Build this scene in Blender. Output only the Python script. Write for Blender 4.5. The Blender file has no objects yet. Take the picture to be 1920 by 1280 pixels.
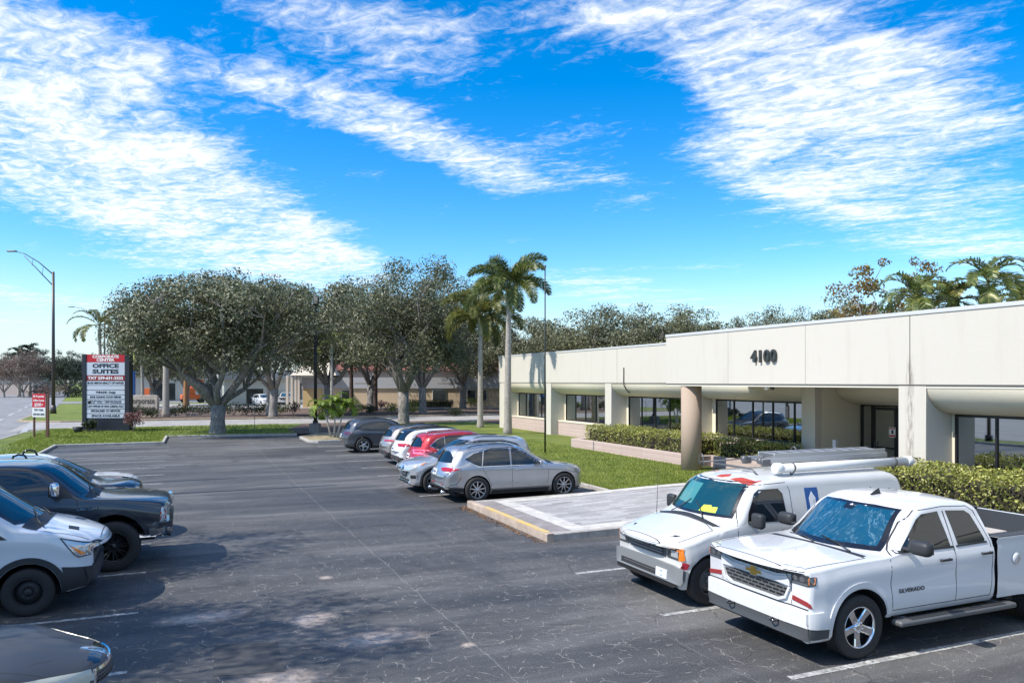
import bpy, bmesh, math, random
from mathutils import Vector, Matrix, noise
from mathutils.bvhtree import BVHTree
PI = math.pi
scn = bpy.context.scene
COL = scn.collection
rad = math.radians

# ------------------------------------------------------------ materials
MATS = {}
def mat(name, col=(.5,.5,.5), rough=.5, metal=0., coat=0., spec=.5, emis=None, build=None, alpha=None):
    if name in MATS: return MATS[name]
    m = bpy.data.materials.new(name); m.use_nodes = True
    nt = m.node_tree; b = nt.nodes['Principled BSDF']
    b.inputs['Base Color'].default_value = (*col, 1)
    b.inputs['Roughness'].default_value = rough
    b.inputs['Metallic'].default_value = metal
    b.inputs['Coat Weight'].default_value = coat
    b.inputs['Coat Roughness'].default_value = .04
    b.inputs['Specular IOR Level'].default_value = spec
    if emis:
        b.inputs['Emission Color'].default_value = (*emis[:3], 1); b.inputs['Emission Strength'].default_value = emis[3]
    if build: build(nt, b)
    m.diffuse_color = (*col, 1)
    MATS[name] = m
    return m
class NT:
    """tiny node helper"""
    def __init__(s, nt): s.nt = nt
    def n(s, t, **kw):
        d = s.nt.nodes.new(t)
        for k, v in kw.items():
            if k.startswith('i_'):
                key = k[2:].replace('_', ' ')
                d.inputs[key].default_value = v
            elif k[0] == 'I' and k[1:].isdigit(): d.inputs[int(k[1:])].default_value = v
            else: setattr(d, k, v)
        return d
    def l(s, a, b): s.nt.links.new(a, b)
    def pos(s, obj=False):
        if obj: return s.n('ShaderNodeTexCoord').outputs['Object']
        return s.n('ShaderNodeNewGeometry').outputs['Position']
    def noise(s, vec, scale, detail=4, rough=.55, dist=0., dim='3D'):
        d = s.n('ShaderNodeTexNoise', noise_dimensions=dim); d.inputs['Scale'].default_value = scale
        d.inputs['Detail'].default_value = detail; d.inputs['Roughness'].default_value = rough
        d.inputs['Distortion'].default_value = dist
        if vec is not None: s.l(vec, d.inputs['Vector'])
        return d.outputs['Fac']
    def mp(s, vec, sc=(1,1,1), rot=(0,0,0), loc=(0,0,0)):
        d = s.n('ShaderNodeMapping'); d.inputs['Scale'].default_value = sc; d.inputs['Rotation'].default_value = rot
        d.inputs['Location'].default_value = loc; s.l(vec, d.inputs['Vector']); return d.outputs['Vector']
    def ramp(s, fac, stops, interp='LINEAR'):
        d = s.n('ShaderNodeValToRGB'); d.color_ramp.interpolation = interp
        e = d.color_ramp.elements
        while len(e) < len(stops): e.new(.5)
        for i, (p, c) in enumerate(stops):
            e[i].position = p
            e[i].color = (c, c, c, 1) if isinstance(c, (int, float)) else (*c, 1)
        s.l(fac, d.inputs['Fac']); return d.outputs['Color']
    def mix(s, fac, a, b, mode='MIX'):
        d = s.n('ShaderNodeMix', data_type='RGBA', blend_type=mode)
        for sock, v in ((d.inputs['Factor'], fac), (d.inputs[6], a), (d.inputs[7], b)):
            if isinstance(v, (int, float)): sock.default_value = v if sock.type == 'VALUE' else (v, v, v, 1)
            elif isinstance(v, tuple): sock.default_value = (*v, 1)
            else: s.l(v, sock)
        return d.outputs[2]
    def math(s, op, a, b=None, c=None, clamp=False):
        d = s.n('ShaderNodeMath', operation=op); d.use_clamp = clamp
        for i, v in enumerate((a, b, c)):
            if v is None: continue
            if isinstance(v, (int, float)): d.inputs[i].default_value = v
            else: s.l(v, d.inputs[i])
        return d.outputs[0]
    def sep(s, vec):
        d = s.n('ShaderNodeSeparateXYZ'); s.l(vec, d.inputs[0]); return d.outputs
    def comb(s, x, y, z):
        d = s.n('ShaderNodeCombineXYZ')
        for i, v in enumerate((x, y, z)):
            if isinstance(v, (int, float)): d.inputs[i].default_value = v
            else: s.l(v, d.inputs[i])
        return d.outputs[0]
    def n_r(s, v, lo, hi):
        d = s.n('ShaderNodeMapRange', interpolation_type='SMOOTHSTEP'); d.inputs['From Min'].default_value = lo; d.inputs['From Max'].default_value = hi
        s.l(v, d.inputs['Value']); return d.outputs[0]
    def bump(s, h, strength=.3, dist=.02):
        d = s.n('ShaderNodeBump'); d.inputs['Strength'].default_value = strength; d.inputs['Distance'].default_value = dist
        s.l(h, d.inputs['Height']); return d.outputs['Normal']

# ------------------------------------------------------------ objects
def link(o, parent=None):
    COL.objects.link(o)
    if parent is not None: o.parent = parent
    return o
def obj(name, bm, m, parent=None, smooth=False, loc=None):
    me = bpy.data.meshes.new(name); 
    bm.normal_update(); bm.to_mesh(me); bm.free()
    for x in (m if isinstance(m, (list, tuple)) else [m]): me.materials.append(x)
    if smooth: me.shade_smooth()
    o = bpy.data.objects.new(name, me); link(o, parent)
    if loc: o.location = loc
    return o
def tag(o, label=None, cat=None, group=None, kind=None):
    if label: o['label'] = label
    if cat: o['category'] = cat
    if group: o['group'] = group
    if kind: o['kind'] = kind
    return o
def thing(name, label, cat, loc=(0,0,0), rz=0, group=None):
    o = bpy.data.objects.new(name, None); link(o); o.location = loc; o.rotation_euler = (0, 0, rz)
    o.empty_display_size = .3
    return tag(o, label, cat, group)
def struct(name, bm, m, smooth=False):
    return tag(obj(name, bm, m, smooth=smooth), kind='structure')
def copy_tree(o, parent=None):
    c = o.copy(); link(c)
    if parent is not None: c.parent = parent
    for ch in list(o.children): copy_tree(ch, c)
    return c

# ------------------------------------------------------------ mesh helpers
def box(bm, x0, y0, z0, x1, y1, z1, mi=0, bevel=0, seg=1):
    vs = [bm.verts.new(p) for p in ((x0,y0,z0),(x1,y0,z0),(x1,y1,z0),(x0,y1,z0),(x0,y0,z1),(x1,y0,z1),(x1,y1,z1),(x0,y1,z1))]
    fs = [bm.faces.new([vs[i] for i in f]) for f in ((3,2,1,0),(4,5,6,7),(0,1,5,4),(1,2,6,5),(2,3,7,6),(3,0,4,7))]
    for f in fs: f.material_index = mi
    if bevel:
        es = list({e for f in fs for e in f.edges})
        r = bmesh.ops.bevel(bm, geom=es, offset=bevel, segments=seg, affect='EDGES', profile=.5)
        for f in r['faces']: f.material_index = mi; f.smooth = True
    return vs
def rbox(bm, c, size, bevel=.02, seg=2, rot=None, mi=0):
    """rounded, optionally rotated box"""
    t = bmesh.new()
    sx, sy, sz = (v/2 for v in size)
    box(t, -sx, -sy, -sz, sx, sy, sz, mi, min(bevel, .49*min(size)), seg)
    M = Matrix.Translation(c)
    if rot: M = M @ (rot.to_matrix().to_4x4() if hasattr(rot, 'to_matrix') else rot)
    merge(bm, t, M)
def merge(bm, t, M=None):
    if M is not None: bmesh.ops.transform(t, matrix=M, verts=t.verts)
    me = bpy.data.meshes.new('tmp'); t.to_mesh(me); t.free()
    bm.from_mesh(me); bpy.data.meshes.remove(me)
def frame(d):
    d = d.normalized(); a = Vector((0,0,1)) if abs(d.z) < .9 else Vector((1,0,0))
    u = d.cross(a).normalized(); return u, d.cross(u).normalized()
def tube(bm, pts, rs, n=8, mi=0, cap=True, smooth=True):
    pts = [Vector(p) for p in pts]
    if isinstance(rs, (int, float)): rs = [rs]*len(pts)
    rings = []; u = None
    for i, p in enumerate(pts):
        d = (pts[min(i+1, len(pts)-1)] - pts[max(i-1, 0)])
        if d.length < 1e-9: d = Vector((0,0,1))
        d.normalize()
        if u is None: u, v = frame(d)
        else:
            u = (u - d*u.dot(d)); u = u.normalized() if u.length > 1e-6 else frame(d)[0]
            v = d.cross(u)
        v = d.cross(u)
        rings.append([bm.verts.new(p + (u*math.cos(2*PI*k/n) + v*math.sin(2*PI*k/n))*rs[i]) for k in range(n)])
    for a, b in zip(rings, rings[1:]):
        for k in range(n):
            f = bm.faces.new((a[k], a[(k+1)%n], b[(k+1)%n], b[k])); f.material_index = mi; f.smooth = smooth
    if cap and n > 2:
        f = bm.faces.new(rings[0][::-1]); f.material_index = mi
        f = bm.faces.new(rings[-1]); f.material_index = mi
def lathe(bm, prof, n=32, axis='z', M=None, mi=0, smooth=True, close=False):
    """prof list of (r, h); revolved about axis"""
    t = bmesh.new(); rings = []
    for r, h in prof:
        if r < 1e-6: rings.append([t.verts.new((0,0,h))]*n)
        else: rings.append([t.verts.new((r*math.cos(2*PI*k/n), r*math.sin(2*PI*k/n), h)) for k in range(n)])
    pairs = list(zip(rings, rings[1:]))
    if close: pairs.append((rings[-1], rings[0]))
    for a, b in pairs:
        for k in range(n):
            vs = []
            for v in (a[k], a[(k+1)%n], b[(k+1)%n], b[k]):
                if v not in vs: vs.append(v)
            if len(vs) > 2:
                f = t.faces.new(vs); f.smooth = smooth; f.material_index = mi
    bmesh.ops.recalc_face_normals(t, faces=t.faces)
    if axis == 'y': t.transform(Matrix.Rotation(-PI/2, 4, 'X'))
    if axis == 'x': t.transform(Matrix.Rotation(PI/2, 4, 'Y'))
    merge(bm, t, M)
def prism(bm, poly, z0, z1, mi=0, bevel=0):
    """poly of (x,y); extruded in z"""
    t = bmesh.new()
    a = [t.verts.new((x, y, z0)) for x, y in poly]; b = [t.verts.new((x, y, z1)) for x, y in poly]
    n = len(poly)
    t.faces.new(a[::-1]); top = t.faces.new(b)
    for i in range(n): t.faces.new((a[i], a[(i+1)%n], b[(i+1)%n], b[i]))
    bmesh.ops.recalc_face_normals(t, faces=t.faces)
    if bevel: bmesh.ops.bevel(t, geom=list(t.edges), offset=bevel, segments=1, affect='EDGES')
    for f in t.faces: f.material_index = mi
    merge(bm, t)
def text_bm(s, size, depth=.004, bold=.0, M=None, bm=None, align='CENTER', width=None, spacing=1.0):
    """flat lettering in the local XY plane, extruded in z; centred"""
    cu = bpy.data.curves.new('t', 'FONT'); cu.body = s; cu.size = size; cu.extrude = depth/2
    cu.offset = bold; cu.align_x = align; cu.align_y = 'CENTER'; cu.resolution_u = 3; cu.space_character = spacing
    o = bpy.data.objects.new('t', cu); COL.objects.link(o)
    dg = bpy.context.evaluated_depsgraph_get()
    me = bpy.data.meshes.new_from_object(o.evaluated_get(dg))
    bpy.data.objects.remove(o); bpy.data.curves.remove(cu)
    t = bmesh.new(); t.from_mesh(me); bpy.data.meshes.remove(me)
    xs = [v.co.x for v in t.verts]
    if width and xs:
        k = width/(max(xs)-min(xs)); c0 = (max(xs)+min(xs))/2
        for v in t.verts: v.co.x = (v.co.x-c0)*k
    if bm is None: bm = bmesh.new()
    merge(bm, t, M)
    return bm
def pchip(pts):
    xs = [p[0] for p in pts]; ys = [p[1] for p in pts]; n = len(xs)
    if n == 1: return lambda x: ys[0]
    h = [max(xs[i+1]-xs[i], 1e-9) for i in range(n-1)]; d = [(ys[i+1]-ys[i])/h[i] for i in range(n-1)]
    m = [0]*n; m[0] = d[0]; m[-1] = d[-1]
    for i in range(1, n-1):
        if d[i-1]*d[i] <= 0: m[i] = 0
        else:
            w1 = 2*h[i]+h[i-1]; w2 = h[i]+2*h[i-1]; m[i] = (w1+w2)/(w1/d[i-1]+w2/d[i])
    def f(x):
        if x <= xs[0]: return ys[0]
        if x >= xs[-1]: return ys[-1]
        lo = 0
        for i in range(n-1):
            if x <= xs[i+1]: lo = i; break
        t = (x-xs[lo])/h[lo]; t2 = t*t; t3 = t2*t
        return (2*t3-3*t2+1)*ys[lo] + (t3-2*t2+t)*h[lo]*m[lo] + (-2*t3+3*t2)*ys[lo+1] + (t3-t2)*h[lo]*m[lo+1]
    return f
def lerp(a, b, t): return a+(b-a)*t
def sstep(t): t = max(0, min(1, t)); return t*t*(3-2*t)
# ------------------------------------------------------------ vehicle materials
def paint(name, col, metal=.0, rough=.35, dirt=.0):
    def b(nt, p):
        N = NT(nt); P = N.pos(True)
        f = N.ramp(N.noise(P, 2.2, 5), [(.35, 0), (.75, 1)])
        c = N.mix(N.math('MULTIPLY', f, .12+dirt), col, tuple(v*.72+.02 for v in col))
        z = N.sep(P)[2]
        g = N.math('MULTIPLY', N.ramp(N.math('SUBTRACT', z, N.math('MULTIPLY', N.noise(P, 5, 4), .3)), [(.12, 1), (.5, 0)]), .28)
        c = N.mix(g, c, (.23, .2, .16))
        N.l(c, p.inputs['Base Color'])
        N.l(N.math('ADD', N.math('MULTIPLY', f, .12), rough), p.inputs['Roughness'])
    return mat(name, col, rough, metal, 1., build=b)
M_white = paint('paint_white', (.70, .71, .72))
M_whiteold = paint('paint_aged_white', (.62, .62, .60), 0, .5, .25)
M_vanwhite = paint('paint_cool_white', (.66, .70, .74))
M_grey = paint('paint_gunmetal', (.045, .052, .065), .5, .3)
M_graph = paint('paint_graphite', (.10, .11, .125), .6, .3)
M_silver = paint('paint_silver', (.40, .42, .45), .75, .3)
M_lgrey = paint('paint_light_silver', (.50, .53, .56), .6, .32)
M_red = paint('paint_red', (.46, .012, .018), .25, .3)
M_beige = paint('paint_champagne', (.36, .33, .31), .55, .3)
M_blue = paint('paint_dark_blue', (.02, .045, .085), .5, .3)
M_black = mat('gloss_black', (.012, .012, .014), .15, 0, .6)
M_glass = mat('tinted_glass', (.010, .016, .020), .02, 0, 0, .9)
M_glassb = mat('clear_windscreen_glass', (.010, .035, .055), .03, 0, 0, 1.)
M_plastic = mat('black_plastic', (.028, .030, .033), .55)
M_dark = mat('underbody_dark', (.008, .008, .009), .9)
M_chrome = mat('chrome', (.75, .76, .78), .12, 1.)
M_alloy = mat('alloy', (.50, .51, .53), .28, .9)
M_rubber = mat('tyre_rubber', (.022, .022, .023), .75)
M_steel = mat('dull_steel', (.16, .16, .165), .5, .6)
M_lens = mat('lamp_lens', (.55, .58, .60), .08, .35, 1.)
M_lensd = mat('smoked_lamp_lens', (.06, .065, .07), .06, .2, 1.)
M_redl = mat('red_lamp_lens', (.42, .006, .012), .12, 0, 1.)
M_pinkl = mat('pale_red_lamp_lens', (.75, .18, .28), .12, 0, 1.)
M_amber = mat('amber_lens', (.85, .22, .01), .12, 0, 1.)
M_plate = mat('plate_white', (.75, .76, .76), .4)
M_gap = mat('panel_gap', (.03, .03, .032), .8)
M_gold = mat('gold_badge', (.62, .38, .07), .28, .5)
M_bluebadge = mat('blue_badge', (.012, .03, .10), .25, 0, .5)

# ------------------------------------------------------------ shell
class Car:
    def __init__(s, name, label, L, H, T, B, S, W, wr, prof, crown=.04, rc=.11, kf=.15, kr=.12, kw=.12, ws=(1.2, 2.0), rw=None,
                 paint_m=None, r0=.06, r1=.06, group=None, cat='car', nst=70, front=None, tumble=1.15, open_rear=False):
        s.L, s.H = L, H; s.T = pchip(T); s.B = pchip(B); s.S = pchip(S); s.W = pchip(W); s.wr = wr
        s.prof = pchip(prof); s.crown = crown; s.rc = rc; s.kf, s.kr, s.kw, s.wsr, s.rwr = kf, kr, kw, ws, rw
        s.r0, s.r1 = r0, r1; s.tumble = tumble; s.zmap = None; s.clampf = None
        s.paint = paint_m; s.root = thing(name, label, cat, group=group)
        st = set([0., L])
        for c in (T, B, S, W):
            for x, _ in c: st.add(round(min(max(x, 0), L), 3))
        for f in (.0, .06, .15, .3, .5, .75, 1.): st.add(round(r0*f, 4)); st.add(round(L-r1*f, 4))
        for i in range(nst): st.add(round(L*i/nst, 3))
        st = sorted(st); out = [st[0]]
        for x in st[1:]:
            if x-out[-1] > .0035: out.append(x)
        s.st = out
    def sect(s, x):
        zb, zs, zt, w = s.B(x), s.S(x), s.T(x), s.W(x)
        e = 0
        if x < s.r0: k = 1-x/s.r0; e = s.r0*(1-math.sqrt(max(0, 1-k*k)))
        if x > s.L-s.r1: k = 1-(s.L-x)/s.r1; e = s.r1*(1-math.sqrt(max(0, 1-k*k)))
        w -= e; zb += e; zt -= e
        zs = min(zs, zt-.02)
        zs = max(zs, zb+.05)
        zt = max(zt, zs+.015)
        n1 = 13; pts = []
        for i in range(n1+1):
            f = i/n1; pts.append((w*s.prof(f), zb+f*(zs-zb)))
        wsd = pts[-1][0]; h = zt-zs
        full = max(s.H-zs, .3)
        yt = wsd-(wsd-s.wr)*min(1, h/full)**s.tumble
        r = min(s.rc, .55*h, .5*yt); c = min(s.crown, .35*h)
        def wy(z): return wsd-(wsd-s.wr)*max(0, min(1, (z-zs)/full))**s.tumble
        z1 = zt-c-r
        for i in range(1, 7): z = lerp(zs, z1, i/6); pts.append((wy(z), z))
        y1 = pts[-1][0]; yc = max(y1-r, .3*y1)
        for i in range(1, 6):
            a = PI/2*i/5; pts.append((yc+(y1-yc)*math.cos(a), z1+r*math.sin(a)))
        for i in range(1, 8):
            y = yc*(1-i/7); k = y/yc; pts.append((y, zt-c*k*k))
        return pts, zs
    def X(s, d): return s.L/2-d
    def build(s, arches=(), arch_r=.42, wheel_z=.36, bottom_mat=None, name='body', mats=None):
        bm = bmesh.new(); rings = []
        for x in s.st:
            pts, zs = s.sect(x); w = pts[0][0]; wm = max(p[0] for p in pts)
            row = []
            def place(y, z):
                dx = 0; k = abs(y)/s.W(x)
                if x < 1.0: dx += s.kf*(k**2.4)*(1-sstep(x/1.0))
                if x > s.L-1.0: dx -= s.kr*(k**2.4)*(1-sstep((s.L-x)/1.0))
                if z > zs-.02 and s.kw:
                    a, b = s.wsr; wt = sstep((x-a+.5)/.5)*(1-sstep((x-b)/.6)); dx += s.kw*(y/s.wr)**2*wt*sstep((z-zs)/.06+.2)
                    if s.rwr:
                        a, b = s.rwr; wt = sstep((x-a+.5)/.5)*(1-sstep((x-b)/.3)); dx -= s.kw*.8*(y/s.wr)**2*wt*sstep((z-zs)/.06)
                return bm.verts.new((s.X(x+dx), y, z))
            for y, z in pts: row.append(place(y, z))          # +y side bottom -> centre
            for y, z in pts[-2::-1]: row.append(place(-y, z)) # centre -> -y bottom
            rings.append(row)
        n = len(rings[0])
        for a, b in zip(rings, rings[1:]):
            for k in range(n-1):
                f = bm.faces.new((a[k], a[k+1], b[k+1], b[k])); f.smooth = True
            f = bm.faces.new((a[n-1], a[0], b[0], b[n-1])); f.material_index = 1
        for r, rev in ((rings[0], True), (rings[-1], False)):
            m2 = (n-1)//2
            for k in range(m2):
                q = [r[k], r[k+1], r[n-2-k], r[n-1-k]]
                u = []
                for v in q:
                    if v not in u: u.append(v)
                if len(u) > 2: f = bm.faces.new(u if not rev else u[::-1]); f.smooth = True
        bmesh.ops.recalc_face_normals(bm, faces=bm.faces)
        s.body = obj(name, bm, mats or [s.paint, M_dark], s.root)
        if arches:
            cb = bmesh.new()
            for ax in arches:
                prof = [(0, -2), (arch_r, -2), (arch_r, 2), (0, 2)]
                lathe(cb, prof, 48, 'y', Matrix.Translation((s.X(ax), 0, wheel_z)), mi=0, smooth=False)
            cut = obj('cutter', cb, [M_dark])
            md = s.body.modifiers.new('b', 'BOOLEAN'); md.object = cut; md.operation = 'DIFFERENCE'; md.solver = 'EXACT'
            md.material_mode = 'TRANSFER'
            dg = bpy.context.evaluated_depsgraph_get(); dg.update()
            me = bpy.data.meshes.new_from_object(s.body.evaluated_get(dg))
            s.body.modifiers.clear(); old = s.body.data; s.body.data = me; bpy.data.meshes.remove(old)
            me.name = name
            cm = cut.data; bpy.data.objects.remove(cut); bpy.data.meshes.remove(cm)
        b2 = bmesh.new(); b2.from_mesh(s.body.data)
        for e in b2.edges:
            if len(e.link_faces) == 2:
                a, b = e.link_faces
                if a.material_index != b.material_index or a.normal.dot(b.normal) < .55: e.smooth = False
        b2.to_mesh(s.body.data)
        s.bvh = BVHTree.FromBMesh(b2); b2.free()
        return s.body
    # ---- project polygons on the shell
    def _ray(s, ax, u, v, side=1):
        if ax == 'y': o = Vector((s.X(u), side*4, v)); d = Vector((0, -side, 0))
        elif ax == 'f': o = Vector((9, u, v)); d = Vector((-1, 0, 0))
        elif ax == 'r': o = Vector((-9, u, v)); d = Vector((1, 0, 0))
        else: o = Vector((s.X(u), v, 6)); d = Vector((0, 0, -1))
        h = s.bvh.ray_cast(o, d)
        return h, o, d
    def decal(s, bm, ax, poly, off=.006, side=1, res=.07, mi=0, depth=.02):
        t = bmesh.new()
        if isinstance(poly[0][0], (tuple, list)):
            for q in poly: t.faces.new([t.verts.new((u, v, 0)) for u, v in q])
            bmesh.ops.remove_doubles(t, verts=t.verts, dist=1e-5)
            poly = [p for q in poly for p in q]
        else: t.faces.new([t.verts.new((u, v, 0)) for u, v in poly])
        us = [p[0] for p in poly]; vs = [p[1] for p in poly]
        for k, (lo, hi) in ((0, (min(us), max(us))), (1, (min(vs), max(vs)))):
            n = int((hi-lo)/res)
            for i in range(1, n+1):
                c = lo+(hi-lo)*i/(n+1)
                co = (c, 0, 0) if k == 0 else (0, c, 0); no = (1, 0, 0) if k == 0 else (0, 1, 0)
                bmesh.ops.bisect_plane(t, geom=t.verts[:]+t.edges[:]+t.faces[:], plane_co=co, plane_no=no)
        bmesh.ops.triangulate(t, faces=[f for f in t.faces if len(f.verts) > 4])
        if s.clampf:
            um, fm = s.clampf
            for v in t.verts:
                if ax == 'y': v.co.x = max(v.co.x, um)
                elif ax == 'f' and v.co.y < 1.3: v.co.x = max(-fm, min(fm, v.co.x))
            bmesh.ops.dissolve_degenerate(t, dist=2e-4, edges=t.edges[:])
            if not t.faces: t.free(); return
        nr = {}
        for v in t.verts:
            if s.zmap and (ax == 'f' or (ax == 'y' and v.co.x < .36)): v.co.y = s.zmap(v.co.y)
            h, o, d = s._ray(ax, v.co.x, v.co.y, side)
            if h[0] is None:
                q = s.bvh.find_nearest(o+d*3 if ax == 'y' else o+d*(9-s.L/2) if ax in 'fr' else o+d*4)
                p, n = q[0], q[1]
            else: p, n = h[0], h[1]
            if n.dot(d) > 0: n = -n
            n = (n-d*.25).normalized()
            nr[v] = n
            v.co = p+n*off
        for f in t.faces: f.smooth = True; f.material_index = mi
        # consistent facing outwards
        for f in t.faces:
            f.normal_update()
        d0 = s._ray(ax, *poly[0], side)[2]
        if sum(f.normal.dot(d0)*f.calc_area() for f in t.faces) > 0: bmesh.ops.reverse_faces(t, faces=t.faces)
        be = [e for e in t.edges if len(e.link_faces) == 1]
        low = {}
        for e in be:
            for v in e.verts:
                if v not in low: low[v] = t.verts.new(v.co-nr[v]*(off+depth))
        for e in be:
            f = e.link_faces[0]; a, b = e.verts
            ls = [l for l in f.loops if l.edge == e][0]
            a = ls.vert; b = ls.link_loop_next.vert
            q = t.faces.new((b, a, low[a], low[b])); q.material_index = mi; q.smooth = False
            e.smooth = False
        merge(bm, t)
    def part(s, name, m, items, off=.006, parent=None, res=.07, depth=.02, label=None, mirror=True):
        """items: list of (axis, poly[, side]); 'y' items without side go on both sides as ONE mesh"""
        bm = bmesh.new()
        for it in items:
            ax, poly = it[0], it[1]
            if ax == 'y' and len(it) == 2:
                for sd in (-1, 1): s.decal(bm, ax, poly, off, sd, res, 0, depth)
            else: s.decal(bm, ax, poly, off, it[2] if len(it) > 2 else 1, res, it[3] if len(it) > 3 else 0, depth)
        o = obj(name, bm, m, parent or s.root)
        if label: o['label'] = label
        return o
    def both(s, name, m, poly, off=.006, res=.07, depth=.02, ax='y'):
        r = []
        if ax == 'y':
            for sd in (-1, 1): r.append(s.part(name, m, [('y', poly, sd)], off, None, res, depth))
        else:
            for sd in (-1, 1): r.append(s.part(name, m, [(ax, [((u, v*sd) if ax == 't' else (u*sd, v)) for u, v in poly])], off, None, res, depth))
        return r
    def line(s, pts, w=.012, closed=False):
        """thin strip polygons along a polyline in projection space"""
        out = []; n = len(pts)
        for i in range(n if closed else n-1):
            a = Vector(pts[i]); b = Vector(pts[(i+1) % n]); d = (b-a)
            if d.length < 1e-6: continue
            d.normalize(); p = Vector((-d.y, d.x))*w/2; e = d*w*.4
            a = a-e; b = b+e
            out.append([tuple(a+p), tuple(b+p), tuple(b-p), tuple(a-p)])
        return out
    def surf(s, ax, u, v, side=1):
        h = s._ray(ax, u, v, side)[0]
        return h[0] if h[0] is not None else Vector((s.X(u) if ax in 'yt' else 0, 0, v))
    def door(s, x0, x1, z0, z1, handle_at, side, poly=None, hm=None, belt=None, hlen=.2):
        poly = poly or [(x0, z0+.03), (x0+.0, z1), (x1, z1), (x1, z0+.03), (x1-.03, z0), (x0+.03, z0)]
        bm = bmesh.new()
        for q in s.line(poly, .009, True): s.decal(bm, 'y', q, .0018, side, .09, 1, .004)
        o = obj('door', bm, [s.paint, M_gap], s.root)
        hx, hz = handle_at; p = s.surf('y', hx, hz, side)
        hb = bmesh.new()
        rbox(hb, p+Vector((0, side*.035, 0)), (hlen, .022, .032), .01, 2)
        for k in (-1, 1): rbox(hb, p+Vector((k*hlen*.4, side*.015, 0)), (.03, .04, .03), .008, 1)
        h = obj('handle', hb, hm or s.paint, o)
        return o
    def mirror(s, x, z, side, size=(.12, .26, .19), m=None, out=.02, arm=.1, glass=True):
        p = s.surf('y', x, z-.04, side); bm = bmesh.new()
        c = Vector((p.x, p.y+side*(arm+size[1]/2), z))
        rbox(bm, c, size, min(size)*.42, 4)
        rbox(bm, (p.x+.0, p.y+side*arm*.5, z-size[2]*.25), (size[0]*.6, arm+.1, .045), .015, 2)
        mo = obj('side_mirror', bm, m or M_plastic, s.root, smooth=True)
        g = bmesh.new(); rbox(g, c+Vector((-size[0]*.5-.001, 0, 0)), (.008, size[1]*.8, size[2]*.75), .003, 1)
        obj('mirror_glass', g, M_lensd, mo)
        return mo
    def wheels(s, axles, track, wheel_z, kind, z=None):
        for ax in axles:
            for sd in (-1, 1):
                w = copy_tree(kind, s.root)
                w.location = (s.X(ax), sd*track, wheel_z); w.rotation_euler = (0, (ax*1.7+sd) % 1.2, 0 if sd < 0 else PI)
    def place(s, front_x, yc, rz):
        """front bumper at world x=front_x, centre line y=yc; rz=0 faces +X, PI faces -X"""
        s.root.location = (front_x-(s.L/2 if rz == 0 else -s.L/2), yc, 0); s.root.rotation_euler = (0, 0, rz)

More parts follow.
